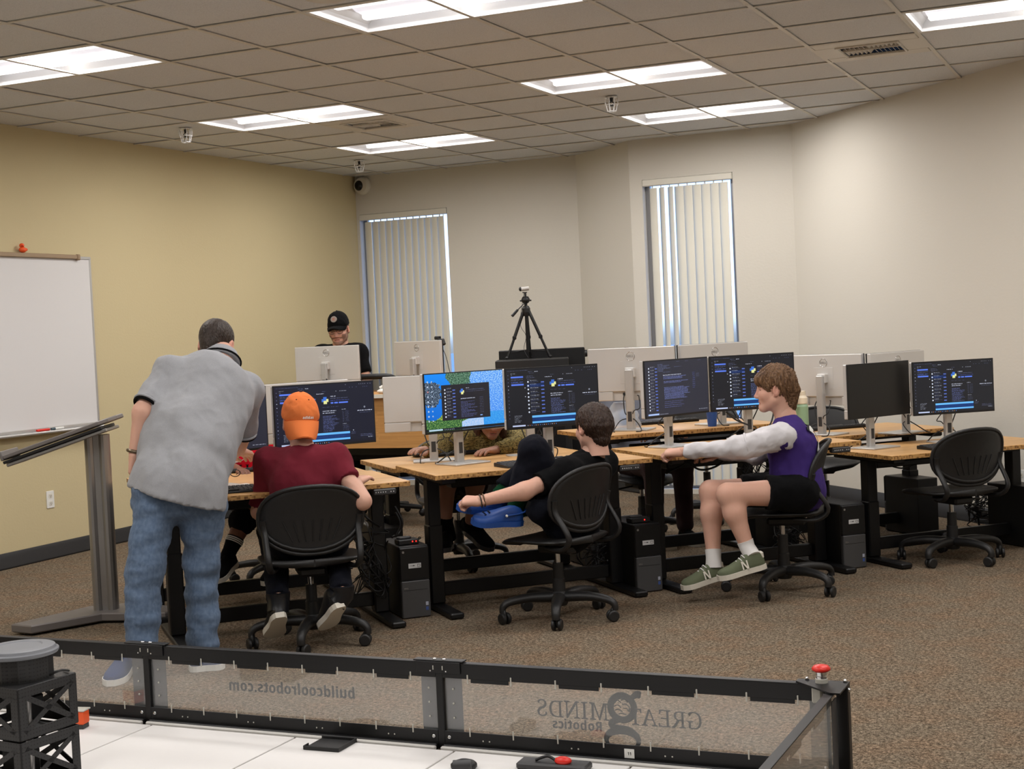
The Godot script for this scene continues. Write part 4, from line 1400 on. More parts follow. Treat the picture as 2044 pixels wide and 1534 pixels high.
func monitor(label: String, c: Vector3, yaw_deg: float, desk_h: float, face: Material, group: String) -> Node3D:   # c: centre of the panel
	var o := thing("monitor", label, "monitor", Vector3(c.x, desk_h, c.z), deg_to_rad(yaw_deg), group)
	var y := c.y - desk_h
	var w := 0.541
	var h := 0.318
	part("bezel", MK.new().box(Vector3(0, y, -0.004), Vector3(w, h, 0.008), 0.0015), M.black, o)
	var sc := MK.new()
	sc.uvquad(Vector3(-w / 2 + 0.006, y - h / 2 + 0.011, 0.0006), Vector3(w / 2 - 0.006, y - h / 2 + 0.011, 0.0006), Vector3(w / 2 - 0.006, y + h / 2 - 0.006, 0.0006), Vector3(-w / 2 + 0.006, y + h / 2 - 0.006, 0.0006))
	part("screen", sc, face, o)
	# back: a shell with a port recess cut into its lower edge
	var b := MK.new()
	var z := -0.022
	b.box(Vector3(0, y + 0.0275, z), Vector3(w - 0.002, h - 0.057, 0.028), 0.004)
	for s in [-1, 1]: b.box(Vector3(s * (w / 4 + 0.06), y - h / 2 + 0.028, z), Vector3(w / 2 - 0.121, 0.054, 0.028), 0.004)
	b.box(Vector3(0, y - h / 2 + 0.028, z + 0.01), Vector3(0.26, 0.054, 0.008))
	part("back_shell", b, M.silver_plastic, o)
	part("mount_plate", MK.new().box(Vector3(0, y + 0.01, z - 0.0145), Vector3(0.135, 0.135, 0.002), 0.0008).box(Vector3(0, y + 0.01, z - 0.03), Vector3(0.06, 0.06, 0.04), 0.005), M.silver_plastic, o)
	part("port", MK.new().box(Vector3(0.05, y - h / 2 + 0.04, -0.022), Vector3(0.02, 0.016, 0.01)).box(Vector3(-0.03, y - h / 2 + 0.03, -0.019), Vector3(0.006, 0.006, 0.004)), M.ink, o)
	var st := MK.new()
	st.box(Vector3(0, (y + 0.03) / 2, -0.078), Vector3(0.048, y + 0.03, 0.036), 0.006)
	var stand := part("stand", st, M.silver, o)
	part("cable_hole", MK.new().box(Vector3(0, 0.085, -0.078), Vector3(0.026, 0.06, 0.0375), 0.001), M.dark_grey, stand)
	part("base", MK.new().at(Vector3(0, 0, -0.045)).prism(rrect(0.235, 0.185, 0.006), 0.0, 0.009, 0.002), M.silver, o)
	# round maker's mark on the back
	var lg := MK.new()
	var ring := []
	for i in 33: ring.append(Vector3(0.026 * cos(TAU * i / 32), y + h / 2 - 0.052 + 0.026 * sin(TAU * i / 32), z - 0.0145))
	lg.tube(ring, 0.0022, 6)
	var lo := part("logo", lg, M.chrome, o)
	var tx := part("lettering", dell, M.alu, lo)
	tx.position = Vector3(0, y + h / 2 - 0.052, z - 0.0148)
	tx.rotation.y = PI
	# power and video leads
	monitors += 1
	var q := 0.01 * (monitors % 3)
	part("cable", MK.new().tube(arc([Vector3(0.05, y - h / 2 + 0.04, -0.03), Vector3(0.05, y - h / 2 - 0.0, -0.05 - q), Vector3(0.03, y - h / 2 - 0.07, -0.09), Vector3(0.0, 0.085, -0.085), Vector3(-0.05 - q, 0.05, -0.11), Vector3(-0.09, 0.006, -0.16), Vector3(-0.07, 0.004, -0.20)], 5), 0.0035, 7), M.black, o)
	part("cable", MK.new().tube(arc([Vector3(-0.04, y - h / 2 + 0.03, -0.03), Vector3(-0.06, y - h / 2 - 0.04, -0.08 - q), Vector3(-0.03, 0.12, -0.1), Vector3(0.0, 0.08, -0.085), Vector3(0.06, 0.06, -0.10), Vector3(0.08, 0.006, -0.17), Vector3(0.06, 0.004, -0.21)], 5), 0.003, 7), M.black, o)
	return o


var dell: ArrayMesh


func glow(im: Image, energy := 1.0) -> StandardMaterial3D:
	return mat(Color(0.01, 0.01, 0.012), 0.35, 0.0, {"emission_enabled": true, "emission": Color.BLACK, "emission_texture": tex(im), "emission_energy_multiplier": energy, "texture_repeat": false})


func keyboard(label: String, at: Vector3, yaw: float) -> Node3D:
	var o := thing("keyboard", label, "keyboard", at, yaw, "black keyboards")
	var b := MK.new()
	var r0 := []
	var r1 := []
	for p in [Vector2(-0.075, 0.0), Vector2(0.08, 0.0), Vector2(0.083, 0.006), Vector2(0.075, 0.011), Vector2(-0.07, 0.021), Vector2(-0.077, 0.016)]:
		r0.append(Vector3(-0.225, p.y, p.x)); r1.append(Vector3(0.225, p.y, p.x))
	b.loft([r0, r1])
	part("case", b, M.black, o)
	var k := MK.new()
	for row in 6:
		for i in 20:
			if i == 15 or (i == 18 and row == 0): continue
			if row == 5 and i > 3 and i < 9:
				if i == 4: k.box(Vector3(-0.205 + 6 * 0.0216, 0.0165, 0.06), Vector3(0.1, 0.006, 0.016), 0.0015)
				continue
			var z := -0.058 + row * 0.0236
			k.box(Vector3(-0.205 + i * 0.0216, 0.0225 - 0.0135 * (z + 0.07) / 0.145, z), Vector3(0.0185, 0.007, 0.0185), 0.0018)
	var kk := part("keys", k, M.dark_grey, o)
	kk.set_meta("kind", "stuff")
	return o


func mouse(label: String, at: Vector3, yaw: float, m: Material) -> Node3D:
	var o := thing("computer_mouse", label, "mouse", at, yaw, "")
	var rings := []
	for i in 9:
		var t := i / 8.0
		var s := sqrt(maxf(0.02, 1.0 - pow(t * 2.0 - 1.0, 2.0) * 0.96))
		var ring := []
		for k in 14:
			var a := TAU * k / 14
			ring.append(Vector3(0.031 * s * cos(a), maxf(0.0, 0.016 + (0.02 * (1.0 - t * 0.25)) * s * sin(a)), lerpf(-0.056, 0.056, t)))
		rings.append(ring)
	part("body", MK.new().loft(rings), m, o)
	part("wheel", MK.new().rod(Vector3(-0.004, 0.033, -0.028), Vector3(0.004, 0.033, -0.028), 0.008), M.dark_grey, o)
	return o


func tower(label: String, c: Vector2, yaw: float, leds: int) -> Node3D:   # +z is the front
	var o := thing("computer_tower", label, "computer", Vector3(c.x, 0, c.y), yaw, "black computer towers")
	var w := 0.155
	var h := 0.36
	var d := 0.38
	part("case", MK.new().box(Vector3(0, h / 2 + 0.006, -0.01), Vector3(w, h, d - 0.03), 0.004), M.black, o)
	part("front_panel", MK.new().box(Vector3(0, h * 0.77, d / 2 - 0.02), Vector3(w, h * 0.46, 0.02), 0.005), M.black_metal, o)
	var gr := part("lower_grille", MK.new().box(Vector3(0, h * 0.27, d / 2 - 0.018), Vector3(w - 0.006, h * 0.52, 0.022), 0.004), M.grey_paint, o)
	part("recess", MK.new().box(Vector3(0, h * 0.40, d / 2 - 0.0068), Vector3(w - 0.03, 0.002, 0.001)), M.ink, gr)
	var lt := part("lettering", text("DELL", 0.022, 0.0006, true), M.alu, gr)
	lt.position = Vector3(-0.05, h * 0.43, d / 2 - 0.0065)
	var lb := part("asset_label", MK.new().box(Vector3(0.0, h * 0.74, d / 2 - 0.0095), Vector3(0.066, 0.024, 0.0012)), M.label_white, o)
	var sq := MK.new()
	for e in [[0.021, 0.006, 0.014, 0.0018], [0.021, -0.006, 0.014, 0.0018], [0.0145, 0.0, 0.0018, 0.013], [0.0275, 0.0, 0.0018, 0.013], [-0.012, 0.001, 0.026, 0.0016], [-0.006, 0.001, 0.008, 0.005]]: sq.box(Vector3(e[0], h * 0.74 + e[1], d / 2 - 0.0087), Vector3(e[2], e[3], 0.0008))
	part("print", sq, M.dark_grey, lb)
	for y in [0.045, 0.07]: part("sticker", MK.new().box(Vector3(0.055, y, d / 2 - 0.0068), Vector3(0.014, 0.018, 0.0008)), mat([Color(0.25, 0.35, 0.6), Color(0.7, 0.72, 0.78)][0 if y < 0.05 else 1], 0.4), o)
	part("power_button", MK.new().rod(Vector3(-0.058, h - 0.022, d / 2 - 0.012), Vector3(-0.058, h - 0.022, d / 2 - 0.008), 0.006), M.alu, o)
	part("seam", MK.new().box(Vector3(0, h * 0.545, d / 2 - 0.0095), Vector3(w - 0.008, 0.003, 0.001)), M.ink, o)
	for e in [[-1, -1], [1, -1], [1, 1], [-1, 1]]: part("foot", MK.new().box(Vector3(e[0] * 0.06, 0.004, e[1] * 0.15), Vector3(0.025, 0.008, 0.03)), M.black, o)
	if leds:
		var u := thing("usb_hub", "black hub, %s red light%s, on the tower %s" % ["one" if leds == 1 else "two", "" if leds == 1 else "s", label.get_slice(" tower ", 1)], "hub", o.transform * Vector3(-0.01, h + 0.006, 0.09), yaw)
		part("case", MK.new().box(Vector3(0, 0.014, 0), Vector3(0.11, 0.028, 0.075), 0.005), M.black, u)
		part("lid", MK.new().at(Vector3(-0.012, 0.028, -0.01)).prism(rrect(0.075, 0.05, 0.02), 0.0, 0.01, 0.003), M.dark_grey, u)
		for i in leds: part("indicator_light", MK.new().ball(Vector3(0.02 + i * 0.019, 0.016, 0.038), Vector3(0.0035, 0.0035, 0.002), 8), M.led, u)
		part("cord", MK.new().tube(arc([Vector3(0.055, 0.014, 0), Vector3(0.085, 0.02, -0.03), Vector3(0.095, 0.0, -0.12), Vector3(0.10, -0.15, -0.28)], 5), 0.003, 6), M.black, u)
	return o


func cords(called: String, label: String, lines: Array, r := 0.004) -> void:
	var o := thing(called, label, "cable", Vector3.ZERO)
	o.position = lines[0][0] * Vector3(1, 0, 1)
	for l in lines:
		var pts := []
		for p in l: pts.append(p - o.position)
		part("cord", MK.new().tube(arc(pts, 6), r, 7), M.black, o)


func tangle(label: String, c: Vector3, seed_value: int, n: int, size: Vector3) -> void:
	var r := RandomNumberGenerator.new()
	r.seed = seed_value
	var o := thing("cable_tangle", label, "cables", c * Vector3(1, 0, 1), 0, "cable tangles under the desks")
	for i in n:
		var pts := []
		for q in 6: pts.append(Vector3(r.randf_range(-1, 1) * size.x, c.y + r.randf_range(-1, 1) * size.y, r.randf_range(-1, 1) * size.z))
		part("cord", MK.new().tube(arc(pts, 5), r.randf_range(0.0025, 0.005), 6), M.black, o)
	for i in 2: part("plug", MK.new().box(Vector3(r.randf_range(-1, 1) * size.x, c.y + r.randf_range(-0.6, 0.6) * size.y, r.randf_range(-1, 1) * size.z), Vector3(0.04, 0.03, 0.05), 0.006, Basis(Vector3.UP, r.randf() * 3.0)), M.dark_grey, o)


func computers() -> void:
	dell = text("DELL", 0.04, 0.0008, true)
	var ide := glow(screen_ide(Color(0.105, 0.11, 0.14), 1), 0.95)
	var ide2 := glow(screen_ide(Color(0.075, 0.095, 0.17), 2), 0.95)
	var page := glow(screen_page(Color(0.16, 0.165, 0.22)), 0.95)
	var wall_pic := glow(screen_wallpaper(), 1.0)
	var off := mat(Color(0.035, 0.034, 0.033), 0.4)
	var g := "student monitors seen from the front"
	monitor("dark blue monitor mostly hidden by the leaning man", Vector3(-4.26, 1.05, -5.905), 64, 0.72, page, g)
	monitor("lit monitor with a dark code window behind the orange cap", Vector3(-3.883, 1.049, -6.28), 52.9, 0.72, ide2, g)
	monitor("monitor with a bright blue coast wallpaper", Vector3(-3.416, 1.065, -6.936), 63.9, 0.73, wall_pic, g)
	monitor("lit monitor with a dark code window right of the blue wallpaper screen", Vector3(-2.945, 1.074, -7.014), 48.6, 0.73, ide, g)
	monitor("monitor with a dark page of text lines above the purple boy's hand", Vector3(-2.511, 1.069, -7.777), 67, 0.735, page, g)
	monitor("lit monitor with a dark code window behind the purple boy's head", Vector3(-2.196, 1.068, -8.211), 41.7, 0.735, ide, g)
	monitor("switched-off black monitor on the lowest desk at the right", Vector3(-1.554, 0.984, -8.623), 59.8, 0.64, off, g)
	monitor("rightmost lit monitor with a dark code window", Vector3(-1.178, 0.972, -8.957), 38.8, 0.64, ide, g)
	g = "student monitors seen from behind"
	monitor("silver monitor back peeking out behind the two screens at the orange cap", Vector3(-4.262, 1.045, -6.69), 246.5, 0.71, ide, g)
	monitor("silver monitor back directly left of the blue wallpaper screen", Vector3(-3.839, 1.04, -7.35), 209, 0.71, ide, g)
	monitor("monitor whose stand shows behind the raised black knee, its panel hidden", Vector3(-3.374, 1.035, -7.621), 220, 0.71, ide, g)
	monitor("large silver monitor back with a round badge right of the black cabinet", Vector3(-2.937, 1.135, -8.249), 181.5, 0.80, ide, g)
	monitor("silver monitor back above the purple boy's screens, in front of the right blind", Vector3(-2.551, 1.135, -8.595), 237, 0.80, ide, g)
	monitor("silver monitor back with a round badge just right of the purple boy's head", Vector3(-1.955, 1.03, -9.079), 160.4, 0.69, ide, g)
	monitor("farthest right silver monitor back, behind the switched-off monitor", Vector3(-1.552, 1.03, -9.115), 243, 0.69, ide, g)
	g = "monitors on the instructor desk"
	monitor("silver monitor back in front of the man in the black cap", Vector3(-5.85, 1.215, -9.55), 184, 1.005, ide, g)
	monitor("silver monitor back in front of the left blind, webcam on its corner", Vector3(-5.216, 1.222, -9.85), 158, 1.005, ide, g)
	var wc := thing("webcam", "black webcam hooked on the corner of the instructor's right monitor", "webcam", Vector3(-5.034, 1.364, -9.779), deg_to_rad(-20))
	part("clip", MK.new().box(Vector3(0.03, 0.0, -0.02), Vector3(0.03, 0.05, 0.06), 0.006, Basis(Vector3.BACK, 0.4)), M.black, wc)
	part("head", MK.new().box(Vector3(-0.01, 0.033, -0.02), Vector3(0.05, 0.026, 0.035), 0.006), M.black, wc)
	part("wire", MK.new().tube(arc([Vector3(0.04, -0.02, 0.0), Vector3(0.09, -0.1, 0.0), Vector3(0.12, -0.2, 0.0), Vector3(0.13, -0.23, 0.0)], 5), 0.003, 6), M.grey_paint, wc)
	var dm := thing("desk_phone", "small white gadget on the corner of the instructor desk", "gadget", Vector3(-5.33, 1.005, -9.5), 0.3)
	part("body", MK.new().ball(Vector3(0, 0.015, 0), Vector3(0.075, 0.022, 0.06), 16), M.white, dm)
	part("handset", MK.new().tube(arc([Vector3(-0.05, 0.04, 0), Vector3(0, 0.055, 0), Vector3(0.06, 0.03, 0.01)], 4), 0.012, 8), M.white, dm)
	dm.name = "desk_gadget"
	var d45 := PI / 4
	keyboard("black keyboard on the desk beside the raised knee", Vector3(-3.00, 0.73, -6.92), d45 + 0.12)
	keyboard("black keyboard in front of the empty chair on the right", Vector3(-1.13, 0.64, -8.66), d45 + 0.02)
	keyboard("dark keyboard under the orange-capped boy's left arm", Vector3(-4.07, 0.72, -5.80), d45)
	keyboard("black keyboard of the red-shirted student at the far edge of the desk", Vector3(-4.72, 0.71, -6.80), d45 + PI)
	keyboard("black keyboard at the camouflage student's chest", Vector3(-3.84, 0.71, -7.74), d45 + PI)
	keyboard("black keyboard on the raised back desk beside the plastic bag", Vector3(-2.94, 0.80, -8.76), d45 + PI)
	keyboard("black keyboard on the back right desk behind the silver stand", Vector3(-2.03, 0.69, -9.50), d45 + PI)
	mouse("black mouse under the orange-capped boy's hand", Vector3(-3.66, 0.72, -6.19), d45 + 0.3, M.black)
	mouse("black and silver mouse under the camouflage student's hand", Vector3(-4.06, 0.71, -7.56), d45 + PI, M.black)
	mouse("dark mouse on the lowest desk peeking over the empty chair", Vector3(-0.983, 0.643, -8.992) * Vector3(1, 0, 1) + Vector3(0, 0.64, 0), d45, M.black)
	tower("black computer tower beside the orange-capped boy's desk", Vector2(-3.63, -6.57), d45, 2)
	tower("black computer tower under the boy with the raised knee", Vector2(-2.69, -7.45), d45, 1)
	tower("black computer tower behind the purple boy's chair", Vector2(-1.775, -8.335), d45, 0)
	tower("black computer tower at the right edge of the picture", Vector2(-0.86, -9.21), d45, 0)
	tower("black computer tower behind the empty right-hand chair", Vector2(-1.56, -9.62), d45 + PI, 0)
	tower("black computer tower seen behind the knee-up boy's chair", Vector2(-3.21, -8.14), d45 + PI, 0)
	tower("black computer tower seen behind the purple boy's chair column", Vector2(-2.31, -8.98), d45 + PI, 0)
	tower("black computer tower behind the orange-capped boy's chair", Vector2(-4.10, -7.16), d45 + PI, 1)
	# loose cables
	tangle("black cable tangle left of the nearest tower", Vector3(-3.708, 0.298, -6.349), 3, 12, Vector3(0.09, 0.17, 0.09))
	tangle("black cable tangle under the knee-up boy's desk", Vector3(-2.902, 0.168, -7.422), 5, 9, Vector3(0.11, 0.12, 0.10))
	tangle("black cable tangle under the purple boy's desk", Vector3(-2.116, 0.101, -8.599), 7, 12, Vector3(0.10, 0.08, 0.10))
	tangle("black cable tangle beneath the empty right-hand desk", Vector3(-1.108, 0.136, -9.662), 9, 10, Vector3(0.12, 0.12, 0.10))
	tangle("black cable tangle behind the purple boy's white sleeve", Vector3(-2.282, 0.546, -8.542), 13, 8, Vector3(0.10, 0.10, 0.10))
	cords("hanging_cable", "black cable looping under the purple boy's desk edge", [[Vector3(-2.495, 0.717, -7.574), Vector3(-2.425, 0.653, -7.658), Vector3(-2.378, 0.611, -7.733), Vector3(-2.316, 0.622, -7.816), Vector3(-2.273, 0.665, -7.892)], [Vector3(-2.523, 0.611, -7.557), Vector3(-2.468, 0.641, -7.638), Vector3(-2.432, 0.667, -7.656)]], 0.006)
	cords("hanging_cable", "pair of black cables drooping under the lowest desk", [[Vector3(-1.672, 0.581, -8.820), Vector3(-1.592, 0.523, -8.909), Vector3(-1.505, 0.483, -9.002), Vector3(-1.429, 0.501, -9.092)], [Vector3(-1.665, 0.545, -8.822), Vector3(-1.564, 0.531, -8.922), Vector3(-1.456, 0.548, -9.082)]], 0.005)
	cords("hanging_cable", "black cable loop beside the tower at the orange-capped boy's desk", [[Vector3(-3.561, 0.576, -6.372), Vector3(-3.529, 0.499, -6.383), Vector3(-3.544, 0.444, -6.374), Vector3(-3.554, 0.428, -6.314)], [Vector3(-3.662, 0.570, -6.216), Vector3(-3.623, 0.519, -6.232), Vector3(-3.529, 0.500, -6.164)], [Vector3(-3.533, 0.552, -6.328), Vector3(-3.514, 0.493, -6.335), Vector3(-3.536, 0.437, -6.322)]], 0.006)
	cords("hanging_cable", "two black cables dropping from the screen stand behind the purple boy's white arm", [[Vector3(-2.103, 0.891, -8.308), Vector3(-2.119, 0.809, -8.243), Vector3(-2.186, 0.773, -8.156), Vector3(-2.200, 0.731, -8.148)], [Vector3(-2.327, 0.904, -8.097), Vector3(-2.289, 0.852, -8.167), Vector3(-2.211, 0.814, -8.201)]], 0.005)
	var paper := thing("paper_sheet", "white sheet of paper on the desk left of the orange-capped boy", "paper", Vector3(-4.25, 0.72, -5.93), d45 + 0.2)
	part("sheet", MK.new().box(Vector3(0, 0.0015, 0), Vector3(0.28, 0.002, 0.2)), M.white, paper)
	var gl := thing("eyeglasses", "folded black glasses on the paper beside the standing man", "glasses", Vector3(-4.518, 0.725, -6.327), d45)
	var gm := MK.new()
	for s in [-1, 1]:
		var ring := []
		for i in 15: ring.append(Vector3(s * 0.032 + 0.026 * cos(TAU * i / 14), 0.022 + 0.018 * sin(TAU * i / 14), 0))
		gm.tube(ring, 0.0025, 6)
		gm.tube([Vector3(s * 0.058, 0.026, 0), Vector3(s * 0.062, 0.02, -0.06), Vector3(s * 0.058, 0.003, -0.12)], 0.002, 6)
	part("frame", gm, M.black, gl)


func field_panel(label: String, a: Vector3, yaw: float, l: float, lettering := "") -> Node3D:   # from a post along +x, the field on the +z side
	var o := thing("field_wall_panel", label, "field wall", a, yaw, "robot field wall panels")
	var h := 0.30
	var top := MK.new()
	top.box(Vector3(l / 2, h - 0.025, 0.012), Vector3(l - 0.026, 0.05, 0.004), 0.001)
	top.box(Vector3(l / 2, h + 0.001, 0.0), Vector3(l - 0.026, 0.004, 0.03), 0.001)
	part("top_rail", top, M.black_metal, o)
	var bot := MK.new()
	bot.box(Vector3(l / 2, 0.042, 0.012), Vector3(l - 0.026, 0.05, 0.004), 0.001)
	bot.box(Vector3(l / 2, 0.012, 0.02), Vector3(l - 0.026, 0.022, 0.026), 0.003)
	part("bottom_rail", bot, M.black_metal, o)
	part("clear_pane", MK.new().box(Vector3(l / 2, h / 2 + 0.01, 0.0), Vector3(l - 0.03, h - 0.04, 0.003)), M.plexi, o)
	for s in [0, 1]:
		var x: float = 0.047 + s * (l - 0.094)
		part("flange", MK.new().box(Vector3(x, h / 2 + 0.01, -0.004), Vector3(0.062, h - 0.07, 0.003)), M.grey_paint, o)
		for y in [0.1, 0.15, 0.2]: part("rivet", MK.new().ball(Vector3(x, y + 0.01, 0.004), Vector3(0.004, 0.004, 0.003), 8), M.clip, o)
		for y in [0.044, h - 0.026]: part("bolt", MK.new().ball(Vector3(0.03 + s * (l - 0.06), y, 0.015), Vector3(0.008, 0.008, 0.005), 10), M.chrome, o)
	for i in 8:
		var x := 0.11 + i * (l - 0.22) / 7
		for y in [0.067, h - 0.05]: part("clip", MK.new().box(Vector3(x, y, 0.0155), Vector3(0.005, 0.03, 0.003), 0.001), M.clip, o)
		if i < 7 and i % 2 == 0:
			for e in [-0.012, 0.012]: part("screw", MK.new().ball(Vector3(x + 0.06 + e, 0.04, 0.0145), Vector3(0.003, 0.003, 0.002), 8), M.clip, o)
			part("tab", MK.new().box(Vector3(x + (l - 0.22) / 14, h - 0.056, 0.011), Vector3((l - 0.22) / 7 - 0.02, 0.014, 0.003), 0.001), M.black_metal, o)
	part("gasket", MK.new().box(Vector3(l / 2, 0.012, 0.042), Vector3(l - 0.02, 0.016, 0.016), 0.004), M.gasket, o)
	return o


func post(label: String, at: Vector3) -> Node3D:
	var o := thing("field_post", label, "post", at, 0, "robot field posts")
	part("upright", MK.new().box(Vector3(0, 0.153, 0.0), Vector3(0.026, 0.306, 0.03), 0.002), M.black_metal, o)
	part("splice_plate", MK.new().box(Vector3(0, 0.3085, 0.002), Vector3(0.19, 0.005, 0.034), 0.001).box(Vector3(0, 0.285, 0.018), Vector3(0.17, 0.04, 0.003), 0.001), M.black_metal, o)
	for s in [-1, 1]:
		part("bolt", MK.new().ball(Vector3(s * 0.018, 0.312, 0.004), Vector3(0.008, 0.004, 0.008), 10), M.chrome, o)
		part("screw", MK.new().box(Vector3(s * 0.018, 0.285, 0.0205), Vector3(0.003, 0.014, 0.002)), M.clip, o)
	return o


func mirrored(o: Node3D, called: String, mesh: ArrayMesh, at: Vector3, m: Material) -> MeshInstance3D:   # lettering meant to be read from outside the field
	var p := part(called, mesh, m, o)
	p.position = at
	p.rotation.y = PI
	return p


func robot_field() -> void:
	var z := -4.415
	var xs := [-4.82, -3.57, -2.32, -0.965]
	var names := ["left field wall panel behind the robot, its end cut by the frame", "middle field wall panel with the web address lettering", "right field wall panel with the big letter g emblem"]
	var panels := []
	for i in 3: panels.append(field_panel("clear-paned black " + names[i], Vector3(xs[i], 0, z), 0, xs[i + 1] - xs[i]))
	post("black field post in front of the standing man's legs", Vector3(xs[1], 0, z))
	post("black field post between the two lettered panels", Vector3(xs[2], 0, z))
	var side := field_panel("clear-paned black field wall panel running toward the camera from the right corner", Vector3(-0.955, 0, z + 0.03), -PI / 2, 1.25)
	# corner post with the stop button
	var cp := thing("field_corner_post", "black corner post of the robot field carrying the red button", "post", Vector3(-0.95, 0, z))
	part("upright", MK.new().box(Vector3(0.012, 0.153, 0.0), Vector3(0.036, 0.306, 0.04), 0.003), M.black_metal, cp)
	part("corner_plate", MK.new().prism([Vector2(-0.13, -0.02), Vector2(0.03, -0.02), Vector2(0.03, 0.13), Vector2(0.0, 0.13), Vector2(-0.13, 0.01)], 0.304, 0.309), M.black_metal, cp)
	for q in [Vector3(0.018, 0.312, -0.008), Vector3(0.032, 0.29, 0.01), Vector3(-0.1, 0.312, -0.012)]: part("bolt", MK.new().ball(q, Vector3(0.007, 0.007, 0.007), 10), M.chrome, cp)
	var eb := thing("emergency_button", "red mushroom emergency stop button on the right corner of the field", "button", Vector3(-1.0, 0.309, z + 0.012))
	part("collar", MK.new().lathe([Vector2(0, 0), Vector2(0.019, 0), Vector2(0.019, 0.012), Vector2(0.016, 0.014), Vector2(0, 0.014)], 24), M.clip, eb)
	part("stem", MK.new().lathe([Vector2(0, 0.012), Vector2(0.0165, 0.012), Vector2(0.0165, 0.02), Vector2(0.0155, 0.021), Vector2(0.0165, 0.022), Vector2(0.0165, 0.034), Vector2(0, 0.034)], 24), M.chrome, eb)
	part("cap", MK.new().lathe([Vector2(0, 0.034), Vector2(0.02, 0.034), Vector2(0.028, 0.039), Vector2(0.0285, 0.045), Vector2(0.022, 0.052), Vector2(0.012, 0.0545), Vector2(0, 0.055)], 28, Vector3.ZERO, Basis(), false), M.red, eb)
	part("contact_block", MK.new().box(Vector3(-0.012, -0.035, 0.01), Vector3(0.03, 0.05, 0.03), 0.004), M.clip, eb)
	# lettering on the panes (seen from inside, so reversed)
	var p1: Node3D = panels[1]
	mirrored(p1, "lettering", text("buildcoolrobots.com", 0.535, 0.0012, true), Vector3(-2.937 - xs[1], 0.170, -0.0025), M.ink)
	var p2: Node3D = panels[2]
	mirrored(p2, "lettering", text("GREAT", 0.245, 0.0012, false, "Droid Serif"), Vector3(-1.515 - xs[2], 0.158, -0.0025), M.ink)
	mirrored(p2, "lettering", text("MINDS", 0.255, 0.0012, false, "Droid Serif"), Vector3(-1.835 - xs[2], 0.166, -0.0025), M.ink)
	mirrored(p2, "lettering", text("Robotics", 0.175, 0.0012, true), Vector3(-1.822 - xs[2], 0.117, -0.0025), M.ink)
	var g := MK.new()   # the letter g, flat on the pane
	g.xf = Transform3D(Basis(Vector3(1, 0, 0), Vector3(0, 1, 0), Vector3(0, 0, 0.06)), Vector3(-1.66 - xs[2], 0.148, -0.003))
	var up := []
	for i in 33: up.append(Vector3(0.041 * cos(TAU * i / 32), 0.036 + 0.04 * sin(TAU * i / 32), 0))
	g.tube(up, 0.0115, 8)
	var lo := []
	for i in 33: lo.append(Vector3(-0.004 + 0.056 * cos(TAU * i / 32), -0.072 + 0.033 * sin(TAU * i / 32), 0))
	var lr := []
	for i in 33: lr.append(0.0085 + 0.005 * sin(TAU * i / 32))
	g.tube(lo, lr, 8)
	g.tube(arc([Vector3(-0.012, -0.003, 0), Vector3(-0.04, -0.016, 0), Vector3(-0.03, -0.03, 0), Vector3(0.02, -0.036, 0), Vector3(0.05, -0.058, 0)], 5), 0.0105, 8)
	g.tube(arc([Vector3(0.03, 0.066, 0), Vector3(0.05, 0.082, 0), Vector3(0.066, 0.08, 0)], 4), [0.007, 0.008, 0.009, 0.010, 0.012, 0.013, 0.013, 0.012, 0.010], 8)
	# brain folds in the upper bowl
	for b in [[Vector3(-0.026, 0.05, 0), Vector3(-0.015, 0.06, 0), Vector3(-0.004, 0.052, 0)], [Vector3(-0.004, 0.06, 0), Vector3(0.01, 0.064, 0), Vector3(0.02, 0.054, 0)], [Vector3(-0.03, 0.038, 0), Vector3(-0.014, 0.044, 0), Vector3(-0.004, 0.034, 0)], [Vector3(0.0, 0.046, 0), Vector3(0.014, 0.048, 0), Vector3(0.026, 0.038, 0)], [Vector3(-0.026, 0.026, 0), Vector3(-0.012, 0.03, 0), Vector3(0.0, 0.022, 0)], [Vector3(0.004, 0.034, 0), Vector3(0.016, 0.034, 0), Vector3(0.022, 0.024, 0)], [Vector3(-0.014, 0.014, 0), Vector3(0.0, 0.017, 0), Vector3(0.014, 0.014, 0)]]: g.tube(arc(b, 4), 0.0022, 6)
	part("emblem", g, M.ink, p2)
	var tag := part("number_tag", MK.new().box(Vector3(-1.635 - xs[2], 0.04, 0.016), Vector3(0.034, 0.03, 0.0015)), M.white, p2)
	var tn := part("lettering", text("11", 0.012, 0.0008, true), M.ink, tag)
	tn.position = Vector3(-1.635 - xs[2], 0.04, 0.017)
	# floor of the field: 2-foot foam tiles
	var mats := thing("field_floor", "", "", Vector3.ZERO)
	mats.remove_meta("label")
	mats.set_meta("kind", "structure")
	mats.name = "floor_field"
	var shape := MK.new().box(Vector3(0, 0.006, 0), Vector3(0.628, 0.012, 0.628), 0.002).done()
	for i in 6:
		for j in 3:
			var x := -2.888 + (i - 3) * 0.636 + 0.318
			if x > -1.2 + 0.32: continue
			var t := part("foam_tile", shape, M.field_tile, mats)
			t.position = Vector3(x, 0.0, z + 0.052 + 0.318 + j * 0.636)
	# robot tower
	robot()
	var og := thing("game_piece", "small orange box on the white field floor right of the robot", "game piece", Vector3(-3.783, 0.000, -4.251) + Vector3(0, 0.012, 0), 0.2)
	part("body", MK.new().box(Vector3(0.0, 0.042, 0), Vector3(0.075, 0.05, 0.05), 0.004), M.orange, og)
	part("stand", MK.new().box(Vector3(0.0, 0.009, 0), Vector3(0.07, 0.018, 0.045), 0.002), M.dark_grey, og)
	part("top_plate", MK.new().box(Vector3(0.0, 0.07, 0), Vector3(0.085, 0.006, 0.055), 0.002), M.clip, og)
